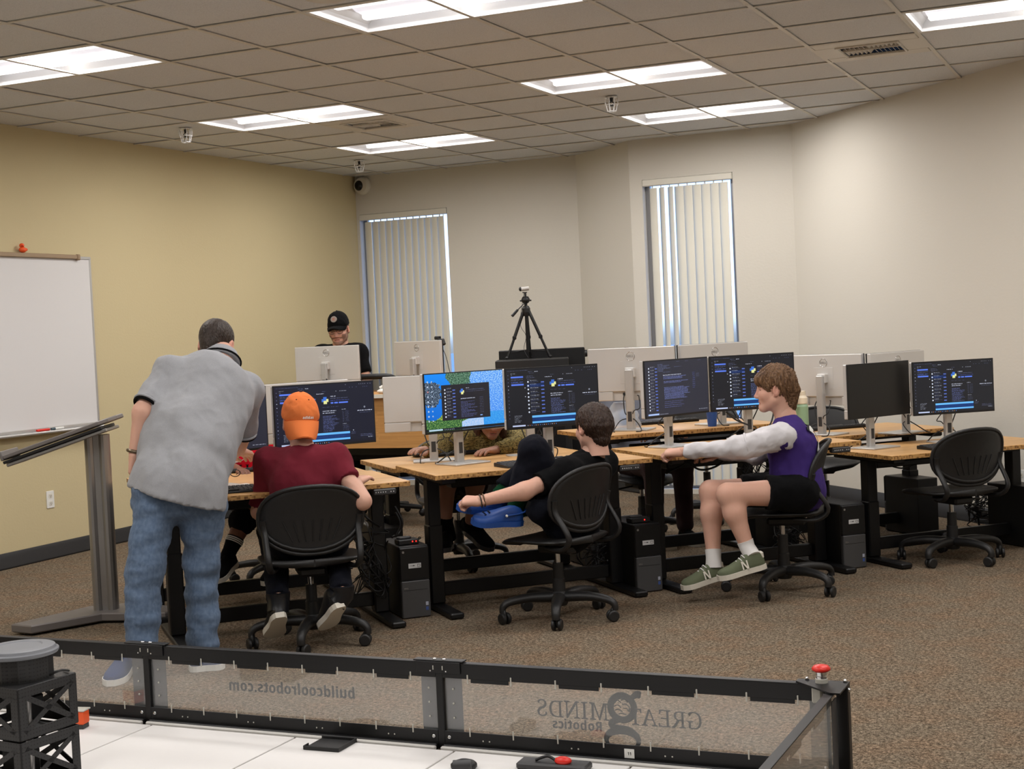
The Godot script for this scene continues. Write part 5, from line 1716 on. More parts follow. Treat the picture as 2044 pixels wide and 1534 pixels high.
	var tr := thing("black_tray", "flat black tray lying on the white field tiles by the wall", "tray", Vector3(-2.706, 0.012, -4.298), 0.03)
	part("plate", MK.new().box(Vector3(0, 0.003, 0), Vector3(0.14, 0.006, 0.13), 0.001), M.black, tr)
	var rimm := MK.new()
	for s in [-1, 1]: rimm.box(Vector3(0, 0.008, s * 0.064), Vector3(0.14, 0.014, 0.004), 0.001)
	rimm.box(Vector3(0.069, 0.008, 0), Vector3(0.004, 0.014, 0.13), 0.001)
	rimm.box(Vector3(-0.069, 0.008, 0.045), Vector3(0.004, 0.014, 0.03), 0.001)
	part("rim", rimm, M.black, tr)
	var bx := thing("grey_case", "open grey case with a red plug at the bottom edge of the picture", "case", Vector3(-1.845, 0.012, -4.265), 0.05)
	part("body", MK.new().box(Vector3(0, 0.012, 0), Vector3(0.24, 0.024, 0.07), 0.006), M.dark_grey, bx)
	part("plug", MK.new().ball(Vector3(0.035, 0.032, 0.01), Vector3(0.03, 0.014, 0.02), 12), M.red, bx)
	part("wire", MK.new().tube(arc([Vector3(-0.06, 0.028, 0.01), Vector3(-0.02, 0.04, 0), Vector3(0.02, 0.03, 0.02)], 5), 0.005, 7), M.black, bx)
	var bl := thing("black_gadget", "black rounded gadget at the bottom edge left of the grey case", "gadget", Vector3(-2.13, 0.012, -4.185), 0.3)
	part("body", MK.new().ball(Vector3(0, 0.012, 0), Vector3(0.045, 0.02, 0.04), 14), M.black, bl)
	part("wheel", MK.new().rod(Vector3(-0.03, 0.02, 0.03), Vector3(0.03, 0.02, 0.03), 0.018), M.dark_grey, bl)


func robot() -> void:
	var o := thing("robot_tower", "black perforated robot tower with crossed braces under a round grey lid", "robot", Vector3(-3.485, 0.012, -3.66), -0.10)
	var s := 0.245
	var h := 0.348
	# two storeys of perforated plate: frames with crossed braces on each side
	for side in 4:
		var b := Basis(Vector3.UP, PI / 2 * side)
		for st in 2:
			var y0 := 0.005 + st * h / 2
			var y1 := y0 + h / 2 - 0.006
			var k := MK.new()
			k.xf = Transform3D(b, b * Vector3(0, 0, s / 2))
			var fw := 0.032
			k.box(Vector3(0, y0 + fw / 2, 0), Vector3(s - 0.004, fw, 0.004), 0.001)
			k.box(Vector3(0, y1 - fw / 2, 0), Vector3(s - 0.004, fw, 0.004), 0.001)
			for e in [-1, 1]: k.box(Vector3(e * (s / 2 - fw / 2 - 0.002), (y0 + y1) / 2, 0), Vector3(fw, y1 - y0 - 2 * fw, 0.004), 0.001)
			part("side_frame", k, M.perforated, o)
			var a := Vector3(-s / 2 + fw, y0 + fw, 0)
			var c := Vector3(s / 2 - fw, y1 - fw, 0)
			for e in [-1, 1]:
				var br := MK.new()
				br.xf = k.xf
				var d := c - a
				br.box(Vector3(0, (y0 + y1) / 2, 0.0005), Vector3(d.length() + 0.03, 0.018, 0.003), 0.0, Basis(Vector3.BACK, e * atan2(d.y, d.x)))
				part("brace", br, M.perforated, o)
			var corner := MK.new()
			corner.xf = Transform3D(b, b * Vector3(s / 2, 0, s / 2))
			corner.box(Vector3(-0.002, (y0 + y1) / 2, -0.002), Vector3(0.008, y1 - y0, 0.008), 0.003)
			part("corner_strut", corner, M.black_metal, o)
	part("top_plate", MK.new().box(Vector3(0, h - 0.002, 0), Vector3(s, 0.005, s), 0.001), M.perforated, o)
	part("mid_plate", MK.new().box(Vector3(0, h / 2, 0), Vector3(s - 0.02, 0.004, s - 0.02), 0.001), M.black, o)
	part("bottom_plate", MK.new().box(Vector3(0, 0.003, 0), Vector3(s - 0.01, 0.006, s - 0.01), 0.001), M.black, o)
	part("inner_rod", MK.new().rod(Vector3(0.07, 0.01, 0.04), Vector3(0.07, h - 0.01, 0.04), 0.012), M.alu, o)
	part("motor", MK.new().box(Vector3(-0.02, h * 0.25, 0), Vector3(0.09, 0.12, 0.09), 0.008), M.black, o)
	part("motor", MK.new().box(Vector3(0.0, h * 0.72, -0.01), Vector3(0.08, 0.08, 0.1), 0.008), M.black, o)
	var dr := []
	for i in 12: dr.append(Vector2(cos(TAU * (i + 0.5) / 12), sin(TAU * (i + 0.5) / 12)) * 0.105)
	part("drum", MK.new().prism(dr, h, h + 0.082, 0.001), M.perforated, o)
	part("lid", MK.new().lathe([Vector2(0, 0.080), Vector2(0.122, 0.080), Vector2(0.126, 0.086), Vector2(0.126, 0.092), Vector2(0.118, 0.096), Vector2(0.114, 0.104), Vector2(0.105, 0.106), Vector2(0.075, 0.108), Vector2(0.07, 0.105), Vector2(0, 0.105)], 48, Vector3(0, h, 0)), mat(Color(0.44, 0.45, 0.47), 0.45), o)
	part("wire_bundle", MK.new().tube(arc([Vector3(0.09, h + 0.006, -0.03), Vector3(0.12, h + 0.02, -0.06), Vector3(0.115, h + 0.01, -0.1), Vector3(0.08, h + 0.006, -0.11)], 5), 0.004, 7), M.black, o)


var head_net: Dictionary
var fold := FastNoiseLite.new()


func look(fwd: Vector3, up := Vector3.UP) -> Basis:   # +z to fwd, +y near up
	var z := fwd.normalized()
	var x := up.cross(z).normalized()
	return Basis(x, z.cross(x), z)


func bones(list: Array, cell: float, cuts := [], minus := []) -> Sdf:   # each: a, b, ra, rb, [join, axis, flatten], or a cut: point, normal, reach
	var mn := Vector3.ONE * 1e9
	var mx := -mn
	for b in list:
		if b.size() == 3: continue
		var m: float = maxf(b[2], b[3])
		mn = mn.min(b[0] - Vector3.ONE * m).min(b[1] - Vector3.ONE * m)
		mx = mx.max(b[0] + Vector3.ONE * m).max(b[1] + Vector3.ONE * m)
	var s := Sdf.new(mn - Vector3.ONE * cell * 4, mx + Vector3.ONE * cell * 4, cell)
	for b in list:
		if b.size() == 3:   # a cut of all that was laid before it
			s.cut(b[0], b[1], b[2])
			continue
		s.cap(b[0], b[1], b[2], b[3], b[4] if b.size() > 4 else 0.03, b[5].normalized() if b.size() > 5 else Vector3.ZERO, b[6] if b.size() > 6 else 1.0)
	for c in cuts: s.cut(c[0], c[1], c[2])
	return s


func wrinkle(amp: float, f: Vector3) -> Variant:
	var n := fold
	return func(p: Vector3, nr: Vector3) -> Vector3:
		var k := n.get_noise_3dv(p * f)
		return p + nr * amp * (k - 0.35 * absf(n.get_noise_3dv(p * f * 2.3 + Vector3.ONE * 9.0)))


func garment(called: String, list: Array, cell: float, m: Material, who: Node3D, cuts := [], amp := 0.006, f := Vector3(9, 6, 9), label := "") -> Sdf:
	var s := bones(list, cell, cuts)
	var k := Flesh.new()
	k.add(s.net(), Color.WHITE, Transform3D(), wrinkle(amp, f) if amp > 0.0 else null)
	world_part(called, k, m, who, label)
	return s


func build_head() -> void:
	var s := Sdf.new(Vector3(-0.105, -0.15, -0.125), Vector3(0.105, 0.135, 0.135), 0.0042)
	s.ell(Vector3(0, 0.032, -0.014), Vector3(0.076, 0.086, 0.095), 0.02)
	s.ell(Vector3(0, -0.035, 0.026), Vector3(0.06, 0.078, 0.062), 0.03)
	s.cap(Vector3(-0.05, -0.06, 0.005), Vector3(-0.012, -0.098, 0.062), 0.02, 0.016, 0.03)
	s.cap(Vector3(0.05, -0.06, 0.005), Vector3(0.012, -0.098, 0.062), 0.02, 0.016, 0.03)
	s.ell(Vector3(0, -0.1, 0.068), Vector3(0.02, 0.015, 0.017), 0.025)
	s.cap(Vector3(-0.036, 0.024, 0.066), Vector3(0.036, 0.024, 0.066), 0.015, 0.015, 0.025)
	for e in [-1.0, 1.0]:
		s.ell(Vector3(e * 0.04, -0.03, 0.056), Vector3(0.024, 0.022, 0.022), 0.03)
		s.ell(Vector3(e * 0.032, 0.002, 0.088), Vector3(0.018, 0.011, 0.016), 0.014, Basis(), true)
		s.cap(Vector3(e * 0.02, 0.006, 0.0735), Vector3(e * 0.044, 0.004, 0.0665), 0.007, 0.006, 0.006)
		s.cap(Vector3(e * 0.02, -0.009, 0.074), Vector3(e * 0.044, -0.008, 0.066), 0.006, 0.005, 0.006)
		s.ell(Vector3(e * 0.0115, -0.041, 0.089), Vector3(0.0085, 0.0075, 0.009), 0.008)
	s.cap(Vector3(0, 0.012, 0.078), Vector3(0, -0.033, 0.099), 0.0085, 0.0105, 0.014)
	s.ell(Vector3(0, -0.037, 0.1), Vector3(0.0105, 0.009, 0.01), 0.008)
	s.cap(Vector3(-0.016, -0.0655, 0.077), Vector3(0.016, -0.0655, 0.077), 0.007, 0.007, 0.010)
	s.cap(Vector3(0, -0.0645, 0.0815), Vector3(0, -0.0645, 0.0815), 0.007, 0.007, 0.01)
	s.cap(Vector3(-0.013, -0.077, 0.077), Vector3(0.013, -0.077, 0.077), 0.0075, 0.0075, 0.008)
	s.ell(Vector3(0, -0.0708, 0.094), Vector3(0.022, 0.0022, 0.014), 0.003, Basis(), true)
	for e in [-1.0, 1.0]:
		var eb := Basis(Vector3.UP, e * 0.35)
		s.ell(Vector3(e * 0.079, -0.008, -0.008), Vector3(0.009, 0.031, 0.019), 0.006, eb)
		s.ell(Vector3(e * 0.089, -0.004, -0.004), Vector3(0.007, 0.02, 0.011), 0.004, eb, true)
		s.cap(Vector3(e * 0.074, -0.034, 0.0), Vector3(e * 0.074, -0.034, 0.0), 0.008, 0.008, 0.006)
	s.cap(Vector3(0, -0.05, -0.022), Vector3(0, -0.15, -0.04), 0.05, 0.052, 0.03)
	head_net = s.net()


func face_color(tone: Color, beard := 0.0, brow := Color(0.1, 0.06, 0.04)) -> Variant:
	var lip := tone.lerp(Color(0.42, 0.12, 0.11), 0.5)
	var pink := tone.lerp(Color(0.6, 0.16, 0.12), 0.22)
	var dark := Color(0.06, 0.04, 0.03)
	return func(p: Vector3) -> Color:
		if p.z > 0.07 and absf(p.x) < 0.024 and p.y < -0.059 and p.y > -0.084: return dark.lerp(lip, 0.35) if absf(p.y + 0.0708) < 0.0026 else lip
		if absf(absf(p.x) - 0.034) < 0.019 and absf(p.y - 0.026 + absf(absf(p.x) - 0.034) * 0.15) < 0.0055 and p.z > 0.05: return brow
		if p.z > 0.055 and absf(absf(p.x) - 0.032) < 0.014 and absf(p.y + 0.0012) < 0.0026: return dark
		var c := tone
		if absf(p.x) > 0.072 or (p.z > 0.095 and absf(p.x) < 0.013): c = pink
		elif p.z > 0.03 and p.y < 0.0 and p.y > -0.055: c = tone.lerp(pink, 0.5)
		if beard > 0.0 and p.z > -0.02 and p.y < -0.03 - 0.0 and (p.y < -0.084 or absf(p.x) > 0.045 - (p.y + 0.03) * -0.1 or (p.y < -0.048 and p.y > -0.062)): c = c.lerp(dark, beard)
		return c


func hair(kind: String, who: Node3D, xf: Transform3D, color: Color, light: Color) -> void:
	var s := Sdf.new(Vector3(-0.125, -0.14, -0.14), Vector3(0.125, 0.15, 0.13), 0.0048)
	var amp := 0.004
	if kind == "mop":
		s.ell(Vector3(0, 0.036, -0.014), Vector3(0.089, 0.098, 0.108), 0.02)
		s.cap(Vector3(0, -0.02, -0.075), Vector3(0, -0.095, -0.075), 0.055, 0.035, 0.03)
		s.cap(Vector3(-0.05, 0.055, 0.068), Vector3(0.05, 0.055, 0.068), 0.026, 0.026, 0.03)
		s.ell(Vector3(0, -0.065, 0.09), Vector3(0.10, 0.092, 0.085), 0.012, Basis(), true)
		for e in [-1.0, 1.0]: s.ell(Vector3(e * 0.09, -0.022, 0.002), Vector3(0.035, 0.038, 0.027), 0.008, Basis(), true)
		s.cut(Vector3(0, -0.115, -0.05), Vector3(0, -1, 0.5), 0.12)
		amp = 0.011
	elif kind == "bowl":
		s.ell(Vector3(0, 0.032, -0.014), Vector3(0.089, 0.096, 0.107), 0.02)
		s.cap(Vector3(0, -0.01, -0.06), Vector3(0, -0.062, -0.066), 0.07, 0.045, 0.03)
		s.ell(Vector3(0, -0.06, 0.095), Vector3(0.10, 0.085, 0.083), 0.012, Basis(), true)
		for e in [-1.0, 1.0]: s.ell(Vector3(e * 0.09, -0.03, 0.006), Vector3(0.035, 0.036, 0.03), 0.008, Basis(), true)
		amp = 0.005
	elif kind == "balding":
		s.ell(Vector3(0, 0.031, -0.016), Vector3(0.0795, 0.088, 0.0985), 0.02)
		s.cap(Vector3(0, -0.03, -0.06), Vector3(0, -0.062, -0.055), 0.045, 0.042, 0.03)
		s.ell(Vector3(0.0, 0.128, -0.03), Vector3(0.05, 0.022, 0.05), 0.01, Basis(), true)
		s.ell(Vector3(0, -0.02, 0.10), Vector3(0.10, 0.12, 0.085), 0.01, Basis(), true)
		for e in [-1.0, 1.0]: s.ell(Vector3(e * 0.09, -0.02, 0.0), Vector3(0.035, 0.038, 0.028), 0.006, Basis(), true)
		amp = 0.0015
	elif kind == "long":
		s.ell(Vector3(0, 0.034, -0.016), Vector3(0.09, 0.098, 0.108), 0.02)
		for e in [-1.0, 1.0]: s.cap(Vector3(e * 0.075, 0.0, -0.01), Vector3(e * 0.085, -0.12, 0.01), 0.032, 0.022, 0.03)
		s.cap(Vector3(0, -0.02, -0.07), Vector3(0, -0.12, -0.07), 0.06, 0.05, 0.03)
		s.ell(Vector3(0, -0.04, 0.1), Vector3(0.062, 0.1, 0.08), 0.012, Basis(), true)
		amp = 0.006
	else:   # under a cap: only the sides and nape
		s.ell(Vector3(0, 0.03, -0.016), Vector3(0.0805, 0.088, 0.099), 0.02)
		s.cap(Vector3(0, -0.03, -0.06), Vector3(0, -0.068, -0.058), 0.045, 0.04, 0.03)
		s.ell(Vector3(0, -0.03, 0.095), Vector3(0.10, 0.12, 0.085), 0.01, Basis(), true)
		for e in [-1.0, 1.0]: s.ell(Vector3(e * 0.09, -0.02, 0.0), Vector3(0.035, 0.038, 0.028), 0.006, Basis(), true)
		s.cut(Vector3(0, 0.06, 0), Vector3(0, 1, 0), 0.2)
		amp = 0.002
	var n := fold
	var k := Flesh.new()
	var tint := func(p: Vector3) -> Color:
		var q := p - Vector3(0, 0.07, -0.045)
		var a := atan2(q.x, q.z)
		var t := n.get_noise_3d(a * 26.0, 40.0 + p.y * 20.0, 3.0) * 0.8 + 0.35
		return color.lerp(light, clampf(t, 0.0, 1.0))
	k.add(s.net(), tint, xf, func(p: Vector3, nr: Vector3) -> Vector3:
		var q := p - Vector3(0, 0.07, -0.045)
		var a := atan2(q.x, q.z)
		return p + nr * amp * (n.get_noise_3d(a * 14.0, p.y * 8.0, 7.0) + 0.4 * n.get_noise_3d(a * 36.0, p.y * 10.0, 2.0)))
	world_part("hair", k, M.hair, who)


func eyes(who: Node3D, xf: Transform3D) -> void:
	for e in [-1.0, 1.0]:
		var k := MK.new()
		k.xf = xf
		k.ball(Vector3(e * 0.032, -0.0005, 0.0665), Vector3(0.0115, 0.0085, 0.0095), 12)
		var o := world_part("eye", k, M.white, who)
		var p := MK.new()
		p.xf = xf
		p.ball(Vector3(e * 0.032, -0.0025, 0.0745), Vector3(0.0052, 0.0052, 0.0022), 10)
		var i := part("iris", p, M.ink, o)
		i.transform = Transform3D()


func cap_hat(who: Node3D, xf: Transform3D, m: Material, drop: float) -> Sdf:   # local frame of the head; the brim towards +z
	var s := Sdf.new(Vector3(-0.11, -0.02, -0.13), Vector3(0.11, 0.16, 0.12), 0.0045)
	s.ell(Vector3(0, 0.03, -0.012), Vector3(0.087, 0.108, 0.107), 0.02)
	s.cut(Vector3(0, 0.018, 0), Vector3(0, -1, -0.12), 0.25)
	var k := Flesh.new()
	k.add(s.net(), Color.WHITE, xf, wrinkle(0.004, Vector3(14, 14, 14)))
	var o := world_part("cap", k, m, who)
	var b := MK.new()
	b.xf = xf
	var rings := []
	for i in 8:
		var t := i / 7.0
		var ring := []
		var top := []
		for q in 15:
			var a := PI * q / 14
			var x := 0.08 * cos(a) * (1.0 - 0.22 * t * t)
			var z := 0.03 + 0.065 * sin(a) + t * 0.072 * (0.35 + 0.65 * sin(a))
			var y := 0.022 - drop * t - 0.05 * pow(absf(x) / 0.08, 2.0) * (0.3 + 0.7 * t)
			ring.append(Vector3(x, y, z))
			top.push_front(Vector3(x, y + 0.004, z))
		rings.append(ring + top)
	b.loft(rings)
	var br := part("brim", b, m, o)
	br.transform = Transform3D()
	var bt := MK.new()
	bt.xf = xf
	bt.ball(Vector3(0, 0.138, -0.012), Vector3(0.008, 0.004, 0.008), 10)
	for q in 6:
		var a := TAU * (q + 0.5) / 6
		bt.ball(Vector3(0.056 * sin(a), 0.111, -0.012 + 0.069 * cos(a)), Vector3(0.0035, 0.003, 0.0035), 8)
	var bo := part("button", bt, mat(Color(0.25, 0.1, 0.05) if m == M.orange_cloth else Color(0.03, 0.03, 0.03), 0.8), o)
	bo.transform = Transform3D()
	return s


func hand_net(curl: Array, thumb := 0.5, cell := 0.0032) -> Dictionary:   # a left hand, wrist at the origin, fingers to +x, palm to -y, thumb on +z
	var s := Sdf.new(Vector3(-0.04, -0.10, -0.06), Vector3(0.19, 0.045, 0.09), cell)
	s.cap(Vector3(-0.02, 0, 0), Vector3(0.01, 0, 0), 0.023, 0.022, 0.015, Vector3.UP, 1.3)
	var zs := [0.028, 0.0095, -0.0095, -0.028]
	var xs := [0.086, 0.09, 0.086, 0.078]
	var ls := [0.072, 0.08, 0.075, 0.06]
	for i in 4: s.cap(Vector3(0.008, 0, zs[i] * 0.6), Vector3(xs[i], 0, zs[i]), 0.015, 0.0115, 0.02)
	for i in 4:
		var p := Vector3(xs[i], 0, zs[i])
		var a: float = curl[i] * 0.5
		var r := 0.0098 if i < 3 else 0.0085
		for q in 3:
			var d := Vector3(cos(a), -sin(a), zs[i] * 1.2).normalized()
			var e: Vector3 = p + d * ls[i] * [0.46, 0.31, 0.23][q]
			s.cap(p, e, r, r * 0.92, 0.004)
			p = e
			r *= 0.92
			a += curl[i] * [0.95, 0.8, 0.0][q]
	var t0 := Vector3(0.02, -0.006, 0.022)
	var t1 := t0 + Vector3(0.032, -0.012 - 0.012 * thumb, 0.026 - 0.014 * thumb)
	var t2 := t1 + Vector3(0.032, -0.016 * thumb, 0.008 - 0.014 * thumb)
	var t3 := t2 + Vector3(0.026, -0.014 * thumb, -0.014 * thumb)
	s.cap(t0, t1, 0.016, 0.0125, 0.012)
	s.cap(t1, t2, 0.0118, 0.0105, 0.005)
	s.cap(t2, t3, 0.0105, 0.0085, 0.004)
	return s.net()


func hand_xf(wrist: Vector3, dir: Vector3, back: Vector3, size: float, right: bool) -> Transform3D:   # dir: towards the fingers, back: out of the back of the hand
	var x := dir.normalized()
	var z := x.cross(back).normalized()
	var y := z.cross(x)
	return Transform3D(Basis(x, y, -z if right else z) * size, wrist)


func shoe(who: Node3D, heel: Vector3, toe: Vector3, m: Material, sole_m: Material, width := 0.1, tall := 0.085, up := Vector3.UP) -> MeshInstance3D:   # heel and toe: the ends of the sole's underside
	var d := toe - heel
	var l := d.length()
	var b := look(d, up)
	var xf := Transform3D(b, heel)
	var t := [0.0, 0.06, 0.16, 0.28, 0.42, 0.56, 0.7, 0.82, 0.91, 0.97, 1.0]
	var w := [0.35, 0.58, 0.70, 0.70, 0.70, 0.82, 0.96, 1.0, 0.88, 0.6, 0.3]
	var hh := [0.62, 0.9, 1.0, 1.03, 0.9, 0.72, 0.56, 0.47, 0.42, 0.35, 0.24]
	var rings := []
	var outl := []
	var outr := []
	for i in t.size():
		var ring := []
		var z: float = t[i] * l
		var hw: float = w[i] * width * 0.5
		for k in 15:
			var a := PI * k / 14.0
			ring.append(Vector3(hw * signf(cos(a)) * pow(absf(cos(a)), 0.75), 0.018 + hh[i] * tall * pow(sin(a), 0.85), z))
		rings.append(ring)
		outl.append(Vector2(-hw - 0.003, z)); outr.push_front(Vector2(hw + 0.003, z))
	var k := MK.new()
	k.xf = xf
	k.loft(rings)
	var o := world_part("shoe", k, m, who)
	var s := MK.new()
	s.xf = xf
	outl[0].y -= 0.004; outr[-1].y -= 0.004; outl[-1].y += 0.004; outr[0].y += 0.004
	s.prism(outl + outr, 0.0, 0.026, 0.004)
	var so := part("sole", s, sole_m, o)
	so.transform = Transform3D()
	return o


func sub(called: String, k: MK, m: Material, o: MeshInstance3D) -> MeshInstance3D:   # a sub-part in the same world coordinates as its part
	var p := part(called, k, m, o)
	p.transform = Transform3D()
	return p


func on_surface(mesh: ArrayMesh, s: Sdf, xf: Transform3D, lift: float, cuts := 2) -> ArrayMesh:   # lays flat lettering on a garment, along -z of xf
	var tm := mesh.surface_get_arrays(0)
	var v: PackedVector3Array = tm[Mesh.ARRAY_VERTEX]
	var nr: PackedVector3Array = tm[Mesh.ARRAY_NORMAL]
	var ix: PackedInt32Array = tm[Mesh.ARRAY_INDEX]
	var tris := []
	for k in range(0, ix.size(), 3):
		if nr[ix[k]].z > 0.5: tris.append([v[ix[k]], v[ix[k + 1]], v[ix[k + 2]]])
	for c in cuts:
		var more := []
		for t in tris:
			var a: Vector3 = (t[0] + t[1]) / 2
			var b: Vector3 = (t[1] + t[2]) / 2
			var d: Vector3 = (t[2] + t[0]) / 2
			more.append([t[0], a, d]); more.append([a, t[1], b]); more.append([d, b, t[2]]); more.append([a, b, d])
		tris = more
	var st := SurfaceTool.new()
	st.begin(Mesh.PRIMITIVE_TRIANGLES)
	st.set_smooth_group(1)
	var dir := -xf.basis.z.normalized()
	for t in tris:
		for q in 3:
			var p: Vector3 = xf * Vector3(t[q].x, t[q].y, 0)
			for i in 40:
				var dd := s.value(p)
				if dd < lift or dd > 0.9 and i > 30: break
				p += dir * clampf(dd - lift, 0.0008, 0.02)
			st.set_uv(Vector2.ZERO)
			st.add_vertex(p)
	st.generate_normals()
	return st.commit()


func person(label: String, base: Vector3) -> Node3D:
	return thing("person", label, "person", base * Vector3(1, 0, 1))


func ring_band(c: Vector3, axis: Vector3, r: float, th: float) -> MK:
	var k := MK.new()
	var b := look(axis, Vector3.UP if absf(axis.normalized().y) < 0.9 else Vector3.RIGHT)
	var pts := []
	for i in 25: pts.append(c + b * Vector3(r * cos(TAU * i / 24), r * sin(TAU * i / 24), 0))
	return k.tube(pts, th, 8)


func people() -> void:
	fold.seed = 3
	fold.frequency = 1.0
	fold.fractal_octaves = 2
	build_head()
	var relaxed := hand_net([0.5, 0.55, 0.6, 0.65], 0.5)
	var flat_hand := hand_net([0.28, 0.25, 0.28, 0.32], 0.3)
	var grip := hand_net([1.15, 1.2, 1.2, 1.2], 0.9)
	standing_man(relaxed, flat_hand)
	orange_cap(flat_hand)
	cap_man(relaxed)
	red_shirt(flat_hand)
	camo_student(flat_hand)
	knee_boy(grip, relaxed)
	purple_boy(grip, relaxed)
	hidden_student(relaxed)


const PALE := Color(0.62, 0.36, 0.27)
const TAN := Color(0.50, 0.28, 0.19)


func standing_man(relaxed: Dictionary, flat_hand: Dictionary) -> void:
	var fw := Vector3(-0.27, 0, -0.96)
	var who := person("standing man seen from behind in a grey polo and jeans, leaning over the desk", Vector3(-3.964, 0.131, -5.072))
	var hx := Transform3D(look(Vector3(-0.22, -0.42, -0.9), Vector3(0.10, 1, 0)), Vector3(-4.091, 1.427, -5.683))
	var shl := Vector3(-4.167, 1.311, -5.424)
	var shr := Vector3(-3.933, 1.204, -5.679)
	var elb := Vector3(-4.184, 1.141, -5.234)
	var wrl := Vector3(-4.221, 0.958, -5.209)
	var elr := Vector3(-4.021, 1.005, -5.763)
	var wrr := Vector3(-4.181, 0.898, -5.950)
	var hip_l := Vector3(-4.071, 0.784, -5.160)
	var hip_r := Vector3(-3.920, 0.743, -5.271)
	var kn_l := Vector3(-4.065, 0.483, -5.041)
	var kn_r := Vector3(-3.939, 0.459, -5.273)
	var an_l := Vector3(-4.054, 0.159, -4.978)
	var an_r := Vector3(-3.929, 0.092, -5.240)
	var chest := Vector3(-4.028, 1.181, -5.504)
	var waist := Vector3(-4.011, 0.980, -5.306)
	var low := Vector3(-3.987, 0.791, -5.199)
	var neck := Vector3(-4.044, 1.368, -5.636)
	var body := Flesh.new()
	body.add(bones([[shl, shr, 0.055, 0.055], [chest, waist, 0.155, 0.15, 0.05, fw, 1.4], [waist, low, 0.14, 0.09, 0.05, fw, 1.4], [neck, hx.origin, 0.056, 0.055], [neck, chest, 0.07, 0.1],
		[shl, elb, 0.05, 0.042], [elb, wrl, 0.043, 0.028], [shr, elr, 0.05, 0.042], [elr, wrr, 0.042, 0.028],
		[hip_l, kn_l, 0.085, 0.06], [kn_l, an_l, 0.058, 0.045], [hip_r, kn_r, 0.085, 0.06], [kn_r, an_r, 0.058, 0.045]], 0.012).net(), PALE)
	body.add(head_net, face_color(PALE, 0.5), hx)
	body.add(relaxed, PALE, hand_xf(wrl, Vector3(-4.252, 0.834, -5.212) - wrl, Vector3(-0.9, 0, 0.4), 1.0, false))
	body.add(flat_hand, PALE, hand_xf(wrr, Vector3(-0.2, -0.25, -1), Vector3.UP, 1.0, true))
	world_part("body", body, M.skin, who)
	hair("balding", who, hx, Color(0.022, 0.014, 0.010), Color(0.05, 0.034, 0.026))
	var hem := Vector3(-4.002, 0.660, -5.187) - Vector3(-3.975, 0.758, -5.203)
	garment("polo_shirt", [[shl, elb, 0.072, 0.066, 0.05], [Vector3(-4.177, 1.175, -5.260), elb - shl, 0.3], [shr, elr, 0.07, 0.062, 0.05], [Vector3(-4.019, 0.996, -5.764), elr - shr, 0.3], [shl, shr, 0.068, 0.066, 0.05], [chest, waist, 0.205, 0.20, 0.06, fw, 1.5], [waist, low, 0.20, 0.205, 0.06, fw, 1.3], [low, low + hem * 0.6, 0.205, 0.215, 0.05, fw, 1.3], [neck.lerp(chest, 0.35), chest, 0.07, 0.12, 0.06], [neck.lerp(chest, 0.35), shl, 0.06, 0.06, 0.05], [neck.lerp(chest, 0.35), shr, 0.06, 0.06, 0.05], [chest, waist, 0.2, 0.2, 0.06, fw, 1.5]], 0.010, M.grey_knit, who, [[low + hem * 0.30, hem, 0.34]], 0.016, Vector3(5, 3.2, 5))
	for c in [[Vector3(-4.177, 1.175, -5.260), elb - shl, 0.061], [Vector3(-4.016, 1.001, -5.760), elr - shr, 0.056]]: world_part("cuff", ring_band(c[0], c[1], c[2], 0.006), M.grey_knit, who)
	for c in [[Vector3(-4.179, 1.167, -5.254), elb - shl, 0.057], [Vector3(-4.019, 0.993, -5.764), elr - shr, 0.053]]: world_part("cuff_lining", ring_band(c[0], c[1], c[2], 0.007), M.black_cloth, who)
	var col := MK.new()
	col.xf = Transform3D(look(Vector3(-0.3, -0.75, -0.9).cross(Vector3(1, 0, 0)), Vector3.UP), Vector3.ZERO)
	var ax: Vector3 = (hx.origin - chest).normalized()
	var cb := Basis(ax.cross(fw).normalized(), ax, ax.cross(fw).normalized().cross(ax))
	col.xf = Transform3D(cb, Vector3(-4.044, 1.368, -5.647))
	col.lathe([Vector2(0.088, -0.03), Vector2(0.096, -0.022), Vector2(0.075, 0.022), Vector2(0.066, 0.026), Vector2(0.062, 0.0)], 28, Vector3.ZERO, Basis(), false)
	world_part("collar", col, M.grey_knit, who)
	var st := MK.new()
	st.xf = col.xf
	var ring := []
	for i in 29: ring.append(Vector3(0.0965 * cos(TAU * i / 28), -0.022, 0.0965 * sin(TAU * i / 28)))
	st.tube(ring, 0.0042, 8)
	world_part("collar_stripe", st, M.black_cloth, who)
	garment("jeans", [[hip_l, hip_r, 0.115, 0.115, 0.04], [hip_l, kn_l, 0.105, 0.078, 0.035], [kn_l, an_l, 0.078, 0.075, 0.03], [hip_r, kn_r, 0.105, 0.076, 0.035], [kn_r, an_r, 0.076, 0.072, 0.03], [low, low + Vector3(0, 0.06, 0), 0.12, 0.11, 0.05, fw, 1.3]], 0.010, M.denim, who,
		[[an_l + Vector3(0, -0.005, 0), Vector3.DOWN, 0.16], [an_r + Vector3(0, -0.005, 0), Vector3.DOWN, 0.16]], 0.016, Vector3(5, 9, 5))
	for s in [[Vector3(-4.330, 0.000, -5.257), Vector3(-4.133, 0.000, -4.862)], [Vector3(-3.958, 0.000, -5.177), Vector3(-3.853, 0.000, -5.278)]]:
		var sh := shoe(who, s[0], s[1], M.suede_blue, M.white, 0.1, 0.085)
	world_part("watch", ring_band(Vector3(-4.221, 0.969, -5.210), wrl - elb, 0.031, 0.008), mat(Color(0.45, 0.4, 0.33), 0.3, 0.8), who)


